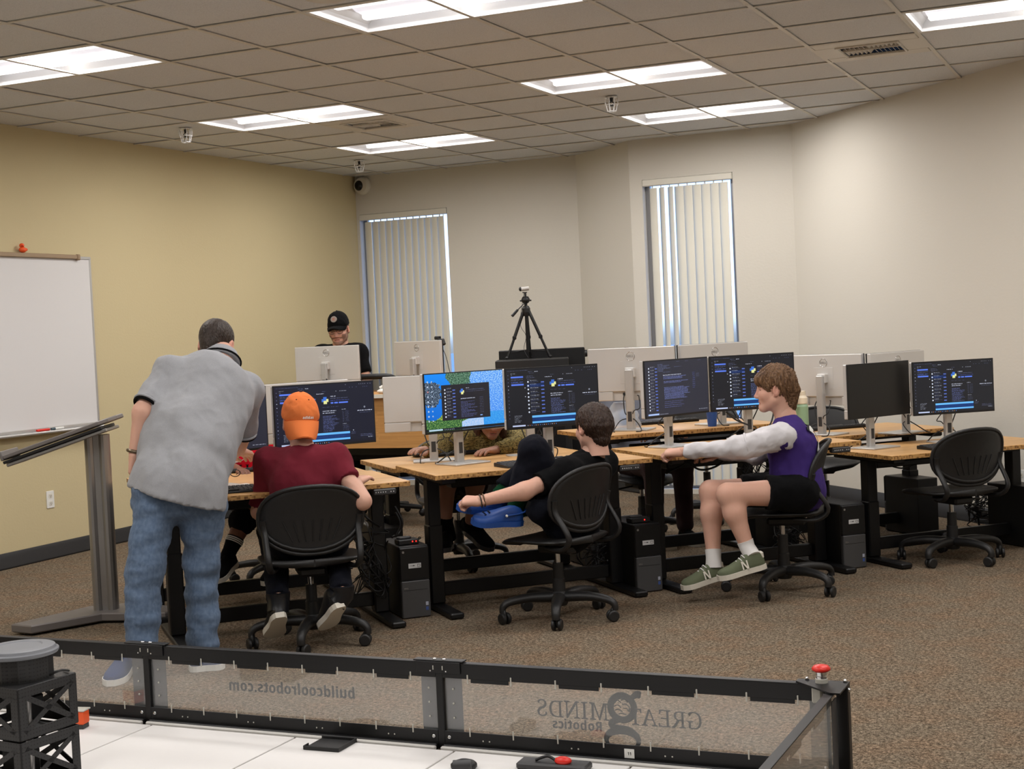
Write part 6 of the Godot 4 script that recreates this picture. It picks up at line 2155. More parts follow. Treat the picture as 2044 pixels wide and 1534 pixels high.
func orange_cap(flat_hand: Dictionary) -> void:
	var f := Vector3(-0.62, 0, -0.78)
	var r := Vector3(0.78, 0, -0.62)
	var c := Vector3(-3.715, 0, -5.805)
	var who := person("seated boy in an orange backward cap and maroon shirt, seen from behind", c)
	var hx := Transform3D(look(Vector3(-0.55, -0.12, -0.8), Vector3(0.06, 1, 0)) * 0.95, Vector3(-3.780, 1.037, -5.885))
	var neck := Vector3(-3.740, 0.911, -5.832)
	var shl := Vector3(-3.900, 0.857, -5.801)
	var shr := Vector3(-3.608, 0.861, -5.890)
	var chest := Vector3(-3.729, 0.754, -5.808)
	var waist := c + Vector3(0, 0.58, 0) + f * 0.04
	var low := c + Vector3(0, 0.50, 0) + f * 0.0
	var ell := Vector3(-3.990, 0.620, -5.816)
	var wrl := Vector3(-3.974, 0.693, -5.915)
	var elr := Vector3(-3.427, 0.670, -5.832)
	var wrr := Vector3(-3.507, 0.749, -5.920)
	var hl := c + Vector3(0, 0.49, 0) - r * 0.085 - f * 0.04
	var hr := c + Vector3(0, 0.49, 0) + r * 0.085 - f * 0.04
	var kl := c + Vector3(0, 0.50, 0) - r * 0.14 + f * 0.36
	var kr := c + Vector3(0, 0.50, 0) + r * 0.15 + f * 0.36
	var al := Vector3(-3.756, 0.249, -5.589)
	var ar := Vector3(-3.476, 0.268, -5.694)
	var body := Flesh.new()
	body.add(bones([[shl, shr, 0.05, 0.05], [chest, waist, 0.13, 0.12, 0.05, f, 1.3], [waist, low, 0.12, 0.13], [neck, hx.origin, 0.047, 0.047], [neck, chest, 0.055, 0.08], [shl, ell, 0.042, 0.037], [ell, wrl, 0.037, 0.025], [shr, elr, 0.042, 0.037], [elr, wrr, 0.037, 0.025],
		[hl, kl, 0.075, 0.055], [kl, al, 0.05, 0.035], [hr, kr, 0.075, 0.055], [kr, ar, 0.05, 0.035]], 0.012).net(), PALE)
	body.add(head_net, face_color(PALE), hx)
	body.add(flat_hand, PALE, hand_xf(wrr, Vector3(-3.521, 0.773, -6.090) - wrr, Vector3(0, 1, 0), 0.93, true))
	body.add(flat_hand, PALE, hand_xf(wrl, Vector3(-0.4, 0, -0.9), Vector3.UP, 0.93, false))
	world_part("body", body, M.skin, who)
	hair("nape", who, hx * Transform3D(Basis() * 0.97, Vector3(0, -0.004, 0.004)), Color(0.09, 0.055, 0.03), Color(0.16, 0.10, 0.06))
	var s := garment("maroon_shirt", [[shl, ell, 0.064, 0.058, 0.04], [Vector3(-3.994, 0.645, -5.816), ell - shl, 0.3], [shr, elr, 0.064, 0.056, 0.04], [Vector3(-3.508, 0.771, -5.865) - f * 0.0, elr - shr, 0.3], [shl, shr, 0.062, 0.062, 0.05], [neck.lerp(chest, 0.35), shl, 0.05, 0.058, 0.05], [neck.lerp(chest, 0.35), shr, 0.05, 0.058, 0.05], [chest, waist, 0.165, 0.165, 0.06, f, 1.35], [waist, low, 0.165, 0.18, 0.05, f, 1.2], [neck.lerp(chest, 0.35), chest, 0.06, 0.12, 0.05]], 0.010, M.maroon, who,
		[[low - Vector3(0, 0.045, 0), Vector3.DOWN, 0.3]], 0.014, Vector3(5, 4, 5))
	garment("trousers", [[hl, hr, 0.10, 0.10, 0.04], [hl, kl, 0.09, 0.07, 0.03], [kl, al, 0.068, 0.052, 0.03], [hr, kr, 0.09, 0.07, 0.03], [kr, ar, 0.068, 0.052, 0.03]], 0.011, M.navy, who, [[al, al - kl, 0.1], [ar, ar - kr, 0.1]], 0.008, Vector3(7, 9, 7))
	for q in [[Vector3(-3.705, 0.178, -5.521), f * 0.21 - r * 0.02], [Vector3(-3.455, 0.211, -5.636), f * 0.19 - r * 0.05]]:
		var heel: Vector3 = q[0]
		var toe: Vector3 = heel + q[1]
		toe.y = maxf(0.02, heel.y - 0.13)
		var sh := shoe(who, heel, toe, M.leather, M.sole, 0.1, 0.1, Vector3(0, 1, 0) - f * 0.3)
		var an: Vector3 = al if q[1] == f * 0.21 - r * 0.02 else ar
		var shaft := MK.new().tube([an + Vector3(0, 0.03, 0), an - Vector3(0, 0.01, 0), heel + (toe - heel) * 0.3 + Vector3(0, 0.05, 0)], [0.056, 0.052, 0.05], 16)
		sub("shaft", shaft, M.leather, sh)
	var cx := hx * Transform3D(Basis(Vector3.UP, PI + 0.12) * Basis(Vector3.RIGHT, 0.26) * 1.09, Vector3(0, 0.004, -0.016))
	var cs := cap_hat(who, cx, M.orange_cloth, 0.062)
	var logo := text("adidas", 0.052, 0.001, true)
	var lx := cx * Transform3D(Basis(Vector3.RIGHT, -0.10), Vector3(0.022, 0.044, 0.16))
	var cap_inv := cx.affine_inverse()
	var lg := on_surface(logo, cs, Transform3D(Basis(Vector3.RIGHT, -0.10), Vector3(0.022, 0.044, 0.16)), 0.0035)
	var lp := part("cap_lettering", lg, M.white, who)
	lp.transform = who.global_transform.affine_inverse() * cx


func tri3_mesh(k: MK) -> ArrayMesh:   # as indexed triangles with normals, ready for on_surface
	var st := SurfaceTool.new()
	st.create_from(k.done(), 0)
	st.index()
	return st.commit()


func cap_man(relaxed: Dictionary) -> void:
	var who := person("standing man in a black cap, glasses and black t-shirt behind the instructor desk", Vector3(-6.143, 0.272, -10.133))
	var f := Vector3(0.25, 0, 0.97)
	var hx := Transform3D(look(Vector3(0.24, -0.20, 0.95), Vector3(-0.05, 1, 0)), Vector3(-6.106, 1.501, -10.145))
	var neck := Vector3(-6.121, 1.366, -10.188)
	var sl := Vector3(-5.975, 1.303, -10.229)
	var sr := Vector3(-6.291, 1.304, -10.174)
	var chest := Vector3(-6.128, 1.212, -10.201)
	var hipc := Vector3(chest.x, 0.88, chest.z)
	var el := Vector3(-5.896, 1.067, -10.190)
	var wl := Vector3(-5.798, 1.015, -9.936)
	var er := Vector3(-6.299, 1.059, -10.095)
	var wr := Vector3(-6.083, 1.018, -9.862)
	var rt := Vector3(-0.97, 0, 0.25)
	var body := Flesh.new()
	var legs := []
	for e in [-1.0, 1.0]:
		var h: Vector3 = hipc + rt * e * 0.09
		legs.append([h, Vector3(h.x, 0.46, h.z) + f * 0.02, 0.08, 0.055]); legs.append([Vector3(h.x, 0.46, h.z) + f * 0.02, Vector3(h.x, 0.08, h.z), 0.055, 0.04])
	body.add(bones([[sl, sr, 0.055, 0.055], [chest, hipc, 0.14, 0.14, 0.05, f, 1.3], [neck, hx.origin, 0.055, 0.052], [neck, chest, 0.06, 0.1], [sl, el, 0.05, 0.042], [el, wl, 0.042, 0.027], [sr, er, 0.05, 0.042], [er, wr, 0.042, 0.027]] + legs, 0.014).net(), PALE)
	body.add(head_net, face_color(PALE, 0.62, Color(0.03, 0.02, 0.015)), hx)
	body.add(relaxed, PALE, hand_xf(wl, Vector3(0.1, -0.1, 1), Vector3.UP, 1.0, false))
	body.add(relaxed, PALE, hand_xf(wr, Vector3(0.3, -0.1, 1), Vector3.UP, 1.0, true))
	world_part("body", body, M.skin, who)
	eyes(who, hx)
	hair("nape", who, hx, Color(0.02, 0.014, 0.01), Color(0.04, 0.03, 0.02))
	garment("black_tshirt", [[sl, el, 0.068, 0.06, 0.04], [el + (sl - el) * 0.3, el - sl, 0.3], [sr, er, 0.068, 0.06, 0.04], [er + (sr - er) * 0.3, er - sr, 0.3], [sl, sr, 0.066, 0.066, 0.05], [neck.lerp(chest, 0.35), sl, 0.05, 0.06, 0.05], [neck.lerp(chest, 0.35), sr, 0.05, 0.06, 0.05], [chest, hipc, 0.17, 0.17, 0.06, f, 1.35], [neck.lerp(chest, 0.35), chest, 0.06, 0.12, 0.05]], 0.012, M.black_cloth, who, [[hipc - Vector3(0, 0.06, 0), Vector3.DOWN, 0.3]], 0.008, Vector3(6, 4, 6))
	var pl := []
	for l in legs: pl.append([l[0], l[1], l[2] + 0.015, l[3] + 0.02])
	garment("trousers", pl + [[hipc + rt * 0.08, hipc - rt * 0.08, 0.11, 0.11]], 0.016, M.navy, who, [], 0.0)
	for e in [-1.0, 1.0]: shoe(who, Vector3(hipc.x, 0, hipc.z) + rt * e * 0.09 - f * 0.08, Vector3(hipc.x, 0, hipc.z) + rt * e * 0.1 + f * 0.2, M.black_cloth, M.sole)
	var cs := cap_hat(who, hx * Transform3D(Basis(Vector3.RIGHT, -0.10), Vector3(0, 0.012, 0.0)), M.black_cloth, 0.012)
	var cx := hx * Transform3D(Basis(Vector3.RIGHT, -0.10), Vector3(0, 0.012, 0.0))
	var bd := MK.new()
	bd.xf = cx * Transform3D(Basis(Vector3.RIGHT, PI / 2 - 0.38), Vector3(-0.004, 0.078, 0.083))
	bd.lathe([Vector2(0, 0.004), Vector2(0.023, 0.004), Vector2(0.026, 0.002), Vector2(0.026, -0.008)], 24)
	var b := world_part("cap_badge", bd, mat(hex("8c8078"), 0.8), who)
	var bi := MK.new()
	bi.xf = bd.xf
	bi.box(Vector3(-0.004, 0.0045, 0), Vector3(0.004, 0.002, 0.02)).box(Vector3(0.003, 0.0045, -0.006), Vector3(0.014, 0.002, 0.004)).box(Vector3(0.003, 0.0045, 0.006), Vector3(0.014, 0.002, 0.004))
	sub("mark", bi, mat(hex("b0532f"), 0.8), b)
	var g := MK.new()
	g.xf = hx
	for e in [-1.0, 1.0]:
		var ring := []
		for i in 17: ring.append(Vector3(e * 0.034 + 0.024 * cos(TAU * i / 16), -0.003 + 0.018 * sin(TAU * i / 16), 0.088))
		g.tube(ring, 0.0016, 6)
		g.tube([Vector3(e * 0.058, 0.004, 0.086), Vector3(e * 0.078, 0.006, 0.04), Vector3(e * 0.081, 0.004, -0.01)], 0.0015, 6)
	g.tube([Vector3(-0.011, 0.002, 0.089), Vector3(0, 0.005, 0.095), Vector3(0.011, 0.002, 0.089)], 0.0016, 6)
	world_part("eyeglasses", g, M.black, who)


func red_shirt(flat_hand: Dictionary) -> void:
	var c := Vector3(-4.86, 0, -7.25)
	var f := Vector3(0.7, 0, 0.7)
	var r := Vector3(-0.7, 0, 0.7)
	var who := person("seated student in a red lettered shirt and striped black socks, face hidden by screens", c)
	var chest := Vector3(-4.844, 0.757, -7.028)
	var hx := Transform3D(look(Vector3(0.6, -0.2, 0.75)) * 0.94, Vector3(-4.810, 0.989, -7.031))
	var neck := Vector3(-4.847, 0.869, -7.053)
	var low := c + Vector3(0, 0.5, 0) + f * 0.03
	var sl := neck - r * 0.16 - Vector3(0, 0.05, 0)
	var sr := neck + r * 0.16 - Vector3(0, 0.05, 0)
	var el := Vector3(-4.674, 0.728, -7.027)
	var er := Vector3(-4.909, 0.731, -6.866)
	var wl := Vector3(-4.610, 0.720, -6.825)
	var wr := Vector3(-4.728, 0.717, -6.728)
	var hl := c + Vector3(0, 0.49, 0) - r * 0.085
	var hr := c + Vector3(0, 0.49, 0) + r * 0.085
	var kl := Vector3(-4.504, 0.434, -6.763)
	var kr := Vector3(-4.673, 0.453, -6.654)
	var al := Vector3(-4.592, 0.199, -6.823)
	var ar := Vector3(-4.704, 0.301, -6.557)
	var brown := Color(0.20, 0.09, 0.055)
	var body := Flesh.new()
	body.add(bones([[sl, sr, 0.05, 0.05], [chest, low, 0.12, 0.12, 0.05, f, 1.3], [neck, hx.origin, 0.047, 0.047], [neck, chest, 0.055, 0.08], [sl, el, 0.04, 0.036], [el, wl, 0.036, 0.025], [sr, er, 0.04, 0.036], [er, wr, 0.036, 0.025], [hl, kl, 0.075, 0.058], [kl, al, 0.054, 0.034], [hr, kr, 0.075, 0.06], [kr, ar, 0.056, 0.036]], 0.012).net(), brown)
	body.add(head_net, face_color(brown), hx)
	body.add(flat_hand, brown, hand_xf(wl, f, Vector3.UP, 0.93, false))
	body.add(flat_hand, brown, hand_xf(wr, f, Vector3.UP, 0.93, true))
	world_part("body", body, M.skin, who)
	hair("bowl", who, hx, Color(0.015, 0.011, 0.01), Color(0.03, 0.022, 0.018))
	var s := garment("red_shirt", [[sl, el, 0.062, 0.055, 0.04], [el + (sl - el) * 0.3, el - sl, 0.3], [sr, er, 0.062, 0.055, 0.04], [er + (sr - er) * 0.3, er - sr, 0.3], [sl, sr, 0.06, 0.06, 0.05], [chest, low, 0.16, 0.16, 0.06, f, 1.35], [neck.lerp(chest, 0.35), chest, 0.06, 0.12, 0.05]], 0.011, M.red_cloth, who, [], 0.006)
	var face := look(f)
	var lp := world_part("shirt_lettering", on_surface(text("VILLAGE", 0.26, 0.001, true, "Droid Serif"), s, Transform3D(face, Vector3(-4.882, 0.716, -7.009) + f * 0.25), 0.006), M.navy, who)
	var sw := MK.new()
	var pts := [Vector3(-0.035, 0.004, 0), Vector3(-0.026, -0.008, 0), Vector3(-0.01, -0.004, 0), Vector3(0.03, 0.014, 0)]
	sw.quad(pts[0], pts[1], Vector3(-0.012, 0.003, 0), Vector3(-0.03, 0.006, 0)); sw.quad(pts[1], pts[2], pts[3], Vector3(-0.012, 0.003, 0))
	world_part("shirt_emblem", on_surface(tri3_mesh(sw), s, Transform3D(face, Vector3(-4.939, 0.756, -6.985) + f * 0.25), 0.006), M.white, who)
	garment("shorts", [[hl, hr, 0.10, 0.10, 0.04], [hl, kl, 0.09, 0.085, 0.03], [hr, kr, 0.09, 0.085, 0.03]], 0.012, M.navy, who, [[kl.lerp(hl, 0.32), kl - hl, 0.22], [kr.lerp(hr, 0.32), kr - hr, 0.22]], 0.006)
	for q in [[kl, al], [kr, ar]]:
		var a: Vector3 = q[1].lerp(q[0], 0.42)
		var so := MK.new().tube([a, q[1].lerp(q[0], 0.25), q[1], q[1] + (q[1] - q[0]).normalized() * 0.06], [0.048, 0.046, 0.04, 0.04], 14)
		var sk := world_part("sock", so, M.black_cloth, who)
		for i in 3:
			var cc: Vector3 = a + (q[1] - q[0]) * (0.05 + i * 0.055)
			sub("stripe", ring_band(cc, q[1] - q[0], 0.0475, 0.0032), M.white, sk)
	for q in [[Vector3(-4.708, 0.216, -6.606), Vector3(-4.688, 0.172, -6.449)], [Vector3(-4.617, 0.121, -6.864), Vector3(-4.548, 0.100, -6.674)]]: shoe(who, q[0], q[0] + (q[1] - q[0]).normalized() * 0.24, M.black_cloth, M.sole, 0.09, 0.08)


func camo_student(flat_hand: Dictionary) -> void:
	var c := Vector3(-4.02, 0, -7.98)
	var f := Vector3(0.6, 0, 0.8)
	var r := Vector3(-0.8, 0, 0.6)
	var who := person("student in a camouflage shirt bent over the desk, hand on mouse", c)
	var hx := Transform3D(look(Vector3(0.6, -0.45, 0.75), Vector3(0.1, 1, 0)) * 0.95, Vector3(-3.667, 0.922, -7.788))
	var neck := Vector3(-3.758, 0.840, -7.853)
	var chest := Vector3(-3.832, 0.761, -7.838)
	var low := c + Vector3(0, 0.5, 0)
	var sr := Vector3(-3.976, 0.823, -7.732)
	var sl := Vector3(-3.633, 0.813, -8.019)
	var er := Vector3(-3.960, 0.737, -7.626)
	var wr := Vector3(-3.964, 0.758, -7.471)
	var el := Vector3(-3.515, 0.742, -7.849)
	var wl := Vector3(-3.613, 0.736, -7.673)
	var hl := c + Vector3(0, 0.48, 0) - r * 0.085
	var hr := c + Vector3(0, 0.48, 0) + r * 0.085
	var kr := Vector3(-3.818, 0.572, -7.464)
	var kl := Vector3(-3.651, 0.561, -7.484)
	var ar := Vector3(-3.857, 0.335, -7.491)
	var al := Vector3(-3.745, 0.298, -7.595)
	var tone := Color(0.42, 0.22, 0.15)
	var body := Flesh.new()
	body.add(bones([[sl, sr, 0.05, 0.05], [chest, low, 0.12, 0.12, 0.05, f, 1.3], [neck, hx.origin, 0.047, 0.047], [neck, chest, 0.055, 0.08], [sl, el, 0.042, 0.037], [el, wl, 0.037, 0.025], [sr, er, 0.042, 0.037], [er, wr, 0.037, 0.025], [hl, kl, 0.075, 0.055], [kl, al, 0.05, 0.036], [hr, kr, 0.075, 0.055], [kr, ar, 0.05, 0.036]], 0.012).net(), tone)
	body.add(head_net, face_color(tone), hx)
	body.add(flat_hand, tone, hand_xf(wr, Vector3(-3.971, 0.756, -7.336) - wr + Vector3(0, 0.015, 0), Vector3.UP, 0.95, true))
	body.add(flat_hand, tone, hand_xf(wl, Vector3(-3.636, 0.741, -7.553) - wl, Vector3.UP, 0.95, false))
	world_part("body", body, M.skin, who)
	hair("long", who, hx, Color(0.05, 0.022, 0.014), Color(0.10, 0.05, 0.03))
	garment("camouflage_shirt", [[sl, sr, 0.066, 0.066, 0.05], [chest, low, 0.17, 0.17, 0.06, f, 1.3], [neck.lerp(chest, 0.35), chest, 0.06, 0.12, 0.05], [sl, el, 0.066, 0.06, 0.04], [el, wl, 0.06, 0.045, 0.03], [sr, er, 0.066, 0.06, 0.04], [er, wr, 0.058, 0.042, 0.03]], 0.011, M.camo, who, [[wr.lerp(er, 0.15), wr - er, 0.07], [wl.lerp(el, 0.15), wl - el, 0.07]], 0.014, Vector3(8, 8, 8))
	garment("shorts", [[hl, hr, 0.10, 0.10, 0.04], [hl, kl, 0.09, 0.08, 0.03], [hr, kr, 0.09, 0.08, 0.03]], 0.013, mat(Color(0.13, 0.05, 0.05), 0.9), who, [[kl.lerp(hl, 0.1), kl - hl, 0.22], [kr.lerp(hr, 0.1), kr - hr, 0.22]], 0.006)
	var heels := [[Vector3(-3.863, 0.181, -7.537), Vector3(-3.802, 0.187, -7.323)], [Vector3(-3.795, 0.258, -7.626), Vector3(-3.620, 0.180, -7.537)]]
	for i in 2:
		var a: Vector3 = ar if i == 0 else al
		var k: Vector3 = kr if i == 0 else kl
		var so := MK.new().tube([a.lerp(k, 0.12), a, heels[i][0] + Vector3(0, 0.05, 0)], [0.047, 0.045, 0.045], 14)
		world_part("sock", so, M.black_cloth, who)
		var h: Vector3 = heels[i][0]
		var t: Vector3 = h + (heels[i][1] - h).normalized() * 0.25
		h.y = maxf(h.y, 0.02); t.y = maxf(t.y, 0.02)
		shoe(who, h, t, M.black_cloth, M.dark_grey, 0.095, 0.09)


func knee_boy(grip: Dictionary, relaxed: Dictionary) -> void:
	var c := Vector3(-2.85, 0, -6.53)
	var f := Vector3(-0.97, 0, -0.25)
	var who := person("boy in black with one knee raised, holding his blue clog on the chair", c)
	var hx := Transform3D(look(Vector3(-0.84, -0.10, -0.54), Vector3(0.08, 1, 0)) * 0.97, Vector3(-2.616, 0.931, -6.726))
	var neck := Vector3(-2.619, 0.793, -6.719)
	var sn := Vector3(-2.691, 0.730, -6.519)
	var sf := Vector3(-2.611, 0.736, -6.830)
	var chest := Vector3(-2.681, 0.653, -6.696)
	var low := Vector3(-2.701, 0.473, -6.603)
	var en := Vector3(-2.818, 0.662, -6.305)
	var wn := Vector3(-2.998, 0.628, -6.189)
	var ef := Vector3(-2.791, 0.632, -6.766)
	var wf := Vector3(-2.913, 0.656, -6.668)
	var hn := Vector3(-2.706, 0.479, -6.524)
	var hf := Vector3(-2.735, 0.478, -6.676)
	var kn := Vector3(-2.822, 0.835, -6.453)
	var kf := Vector3(-2.872, 0.773, -6.626)
	var an := Vector3(-2.909, 0.572, -6.403)
	var af := Vector3(-3.024, 0.627, -6.485)
	var body := Flesh.new()
	body.add(bones([[sn, sf, 0.05, 0.05], [chest, low, 0.115, 0.12, 0.05, f, 1.2], [neck, hx.origin, 0.048, 0.046], [neck, chest, 0.055, 0.08], [sn, en, 0.043, 0.040], [en, wn, 0.041, 0.026], [sf, ef, 0.042, 0.037], [ef, wf, 0.037, 0.025], [hn, kn, 0.07, 0.055], [kn, an, 0.05, 0.036], [hf, kf, 0.07, 0.055], [kf, af, 0.05, 0.036]], 0.011).net(), PALE)
	body.add(head_net, face_color(PALE), hx)
	body.add(grip, PALE, hand_xf(wn, Vector3(-3.124, 0.626, -6.198) - wn + Vector3(0, 0.005, 0), Vector3(0.25, 1, 0.5), 0.95, false))
	body.add(relaxed, PALE, hand_xf(wf, Vector3(-2.982, 0.659, -6.637) - wf, Vector3.UP, 0.95, true))
	world_part("body", body, M.skin, who)
	eyes(who, hx)
	hair("bowl", who, hx, Color(0.02, 0.010, 0.007), Color(0.055, 0.03, 0.019))
	garment("black_tshirt", [[sn, en, 0.068, 0.060, 0.04], [Vector3(-2.768, 0.681, -6.372), en - sn, 0.3], [sn, sf, 0.062, 0.062, 0.05], [neck.lerp(chest, 0.35), sn, 0.048, 0.058, 0.05], [neck.lerp(chest, 0.35), sf, 0.048, 0.058, 0.05], [chest, low, 0.15, 0.155, 0.06, f, 1.2], [neck.lerp(chest, 0.35), chest, 0.058, 0.11, 0.05], [sf, ef, 0.062, 0.055, 0.04]], 0.010, M.black_cloth, who, [], 0.012, Vector3(6, 5, 6))
	garment("black_trousers", [[hn, hf, 0.10, 0.10, 0.04], [hn, kn, 0.085, 0.078, 0.035], [kn, an, 0.078, 0.062, 0.03], [hf, kf, 0.085, 0.075, 0.03], [kf, af, 0.072, 0.06, 0.03], [hn, Vector3(-2.778, 0.557, -6.374), 0.07, 0.06, 0.04]], 0.010, M.navy, who, [[an + Vector3(0.01, 0.05, 0), an - kn, 0.1], [af + Vector3(0.01, 0.03, 0), af - kf, 0.1]], 0.012, Vector3(7, 7, 7))
	for q in [[kn, an, Vector3(-2.881, 0.491, -6.391), Vector3(-3.031, 0.511, -6.235)], [kf, af, Vector3(-2.996, 0.540, -6.450), Vector3(-3.157, 0.576, -6.247)]]:
		var a: Vector3 = q[1]
		world_part("green_sock", MK.new().tube([a.lerp(q[0], 0.3), a, a.lerp(q[2], 0.6)], [0.048, 0.045, 0.045], 14), M.green_sock, who)
		var h: Vector3 = q[2]
		var t: Vector3 = h + (q[3] - h).normalized() * 0.25
		var up := Vector3(0.1, 1, 0.25)
		var sh := shoe(who, h, t, M.croc, M.croc, 0.105, 0.075, up)
		sh.name = "clog"
		var b := look(t - h, up)
		var ho := MK.new()
		for i in 7: ho.ball(h + b * Vector3([-0.026, -0.009, 0.009, 0.026, -0.018, 0.0, 0.018][i], 0.064 - (0.012 if i in [0, 3] else 0.0) - (0.008 if i > 3 else 0.0), 0.175 + (0.022 if i > 3 else 0.0)), Vector3(0.0055, 0.004, 0.0055), 8)
		sub("vent_holes", ho, mat(Color(0.01, 0.03, 0.12), 0.7), sh)
		var strap := []
		for i in 13: strap.append(h + b * Vector3(0.045 * cos(PI * i / 12), 0.06 + 0.012 * sin(PI * i / 12), 0.10 - 0.115 * sin(PI * i / 12)))
		sub("heel_strap", MK.new().tube(strap, 0.008, 8, 0.45), M.croc, sh)
		for e in [-1, 1]: sub("rivet", MK.new().ball(h + b * Vector3(e * 0.048, 0.06, 0.10), Vector3(0.007, 0.007, 0.007), 8), M.white, sh)
	for i in 2: world_part("bracelet", ring_band(wn.lerp(en, 0.02 + 0.07 * i), wn - en, 0.030, 0.0035), [mat(Color(0.2, 0.16, 0.12), 0.5), mat(Color(0.35, 0.25, 0.14), 0.6)][i], who)


func purple_boy(grip: Dictionary, relaxed: Dictionary) -> void:
	var c := Vector3(-1.93, 0, -7.44)
	var f := Vector3(-0.97, 0, 0.24)
	var side := Vector3(-0.24, 0, -0.97)
	var who := person("boy in profile wearing a purple number jersey with white sleeves, gripping the desk corner", c)
	var hx := Transform3D(look(Vector3(-0.965, -0.03, 0.26)) * 0.96, Vector3(-1.861, 1.067, -7.381))
	var neck := Vector3(-1.813, 0.923, -7.397)
	var sn := Vector3(-1.801, 0.827, -7.245)
	var sf := Vector3(-1.826, 0.816, -7.563)
	var chest := Vector3(-1.789, 0.780, -7.402)
	var low := Vector3(-1.753, 0.548, -7.387)
	var en := Vector3(-2.016, 0.781, -7.190)
	var wn := Vector3(-2.316, 0.760, -7.196)
	var ef := Vector3(-2.012, 0.716, -7.540)
	var wf := Vector3(-2.193, 0.721, -7.503)
	var hn := Vector3(-1.744, 0.541, -7.303)
	var hf := Vector3(-1.795, 0.538, -7.477)
	var kn := Vector3(-2.050, 0.554, -7.099)
	var kf := Vector3(-2.191, 0.549, -7.266)
	var an := Vector3(-1.962, 0.285, -7.106)
	var af := Vector3(-2.165, 0.217, -7.187)
	var body := Flesh.new()
	body.add(bones([[sn, sf, 0.045, 0.045], [chest, low, 0.10, 0.11, 0.05], [neck, hx.origin, 0.046, 0.044], [neck, chest, 0.052, 0.08], [sn, en, 0.042, 0.037], [en, wn, 0.037, 0.025], [sf, ef, 0.042, 0.037], [ef, wf, 0.037, 0.025],
		[hn, kn, 0.075, 0.056], [kn, kn.lerp(an, 0.35), 0.05, 0.054, 0.03], [kn.lerp(an, 0.35), an, 0.054, 0.034], [hf, kf, 0.075, 0.056], [kf, kf.lerp(af, 0.35), 0.05, 0.054, 0.03], [kf.lerp(af, 0.35), af, 0.054, 0.034]], 0.010).net(), PALE)
	body.add(head_net, face_color(PALE, 0.0, Color(0.16, 0.08, 0.05)), hx)
	body.add(grip, PALE, hand_xf(wn, Vector3(-2.412, 0.757, -7.207) - wn, Vector3(0.1, 1, 0.35), 0.95, false))
	body.add(relaxed, PALE, hand_xf(wf, f, Vector3.UP, 0.95, true))
	world_part("body", body, M.skin, who)
	eyes(who, hx)
	hair("mop", who, hx, Color(0.085, 0.042, 0.02), Color(0.27, 0.15, 0.075))
	garment("white_sleeves", [[sn, en, 0.072, 0.062, 0.03], [en, wn, 0.052, 0.036, 0.02], [sf, ef, 0.066, 0.055, 0.03], [ef, wf, 0.05, 0.036, 0.03], [sn, sf, 0.055, 0.055, 0.04]], 0.009, M.white_cloth, who, [[wn.lerp(en, 0.06), wn - en, 0.07]], 0.012, Vector3(9, 8, 9))
	world_part("sleeve_hem", ring_band(en.lerp(sn, 0.22), en - sn, 0.061, 0.0055), M.white_cloth, who)
	var s := garment("purple_jersey", [[sn, sf, 0.056, 0.056, 0.05], [neck.lerp(chest, 0.35), chest, 0.06, 0.11, 0.05], [neck.lerp(chest, 0.35), sn, 0.045, 0.05, 0.05], [neck.lerp(chest, 0.35), sf, 0.045, 0.05, 0.05], [chest, low, 0.122, 0.135, 0.06, side, 0.88]], 0.009, M.purple, who, [], 0.011, Vector3(7, 5, 7))
	world_part("collar", ring_band(Vector3(-1.818, 0.903, -7.394), hx.origin - chest, 0.056, 0.006), M.white_cloth, who)
	# the number across the back
	var bk := -f
	var nb := look(bk * 1.0 + Vector3(-0.15, 0.0, 0.55))
	for q in [[0.098, 0.0052, M.white], [0.108, 0.0035, M.ink]]:
		var nx := Transform3D(look(bk + Vector3(0, 0.05, 0)), Vector3(-1.731, 0.809, -7.451) + bk * 0.22)
		world_part("number", on_surface(text("22", 0.20 * q[0] / 0.098, 0.001, true), s, nx, q[1], 3), q[2], who)
	garment("black_shorts", [[hn, kn, 0.095, 0.085, 0.03], [Vector3(-1.878, 0.541, -7.209), kn - hn, 0.35], [hf, kf, 0.095, 0.082, 0.03], [Vector3(-2.050, 0.577, -7.341), kf - hf, 0.35], [hn, hf, 0.105, 0.105, 0.04], [low, low, 0.11, 0.11, 0.05]], 0.010, M.black_cloth, who, [], 0.010, Vector3(7, 7, 7))
	var ho := MK.new()
	ho.xf = Transform3D(look(Vector3(0.35, 0.55, 0.75)), Vector3(-1.818, 0.593, -7.162))
	for i in 3: ho.box(Vector3(-0.012 + i * 0.013, 0.004 * (i % 2), -0.002), Vector3(0.015, 0.007, 0.0015), 0.0, Basis(Vector3.BACK, -0.5 + i * 0.35))
	world_part("shorts_logo", ho, M.white, who)
	for q in [[kn, an, Vector3(-1.879, 0.182, -7.117), Vector3(-2.072, 0.140, -6.962)], [kf, af, Vector3(-2.122, 0.108, -7.224), Vector3(-2.292, 0.068, -7.057)]]:
		var a: Vector3 = q[1]
		var h: Vector3 = q[2]
		var t: Vector3 = q[3]
		world_part("white_sock", MK.new().tube([a.lerp(q[0], 0.12), a, h.lerp(t, 0.25) + Vector3(0, 0.07, 0)], [0.042, 0.039, 0.042], 16), M.sock, who)
		var sh := shoe(who, h, t, M.sage, M.sole, 0.09, 0.078)
		var b := look(t - h)
		var l := (t - h).length()
		var n := part("letter_mark", text("N", 0.035, 0.002, true), M.sole, sh)
		n.transform = Transform3D(look(b.x * (-1.0 if b.x.z < 0.0 else 1.0) + Vector3.UP * 0.25, b.y), h + b * Vector3((0.036 if b.x.z > 0.0 else -0.036), 0.05, l * 0.46))
		var lc := MK.new()
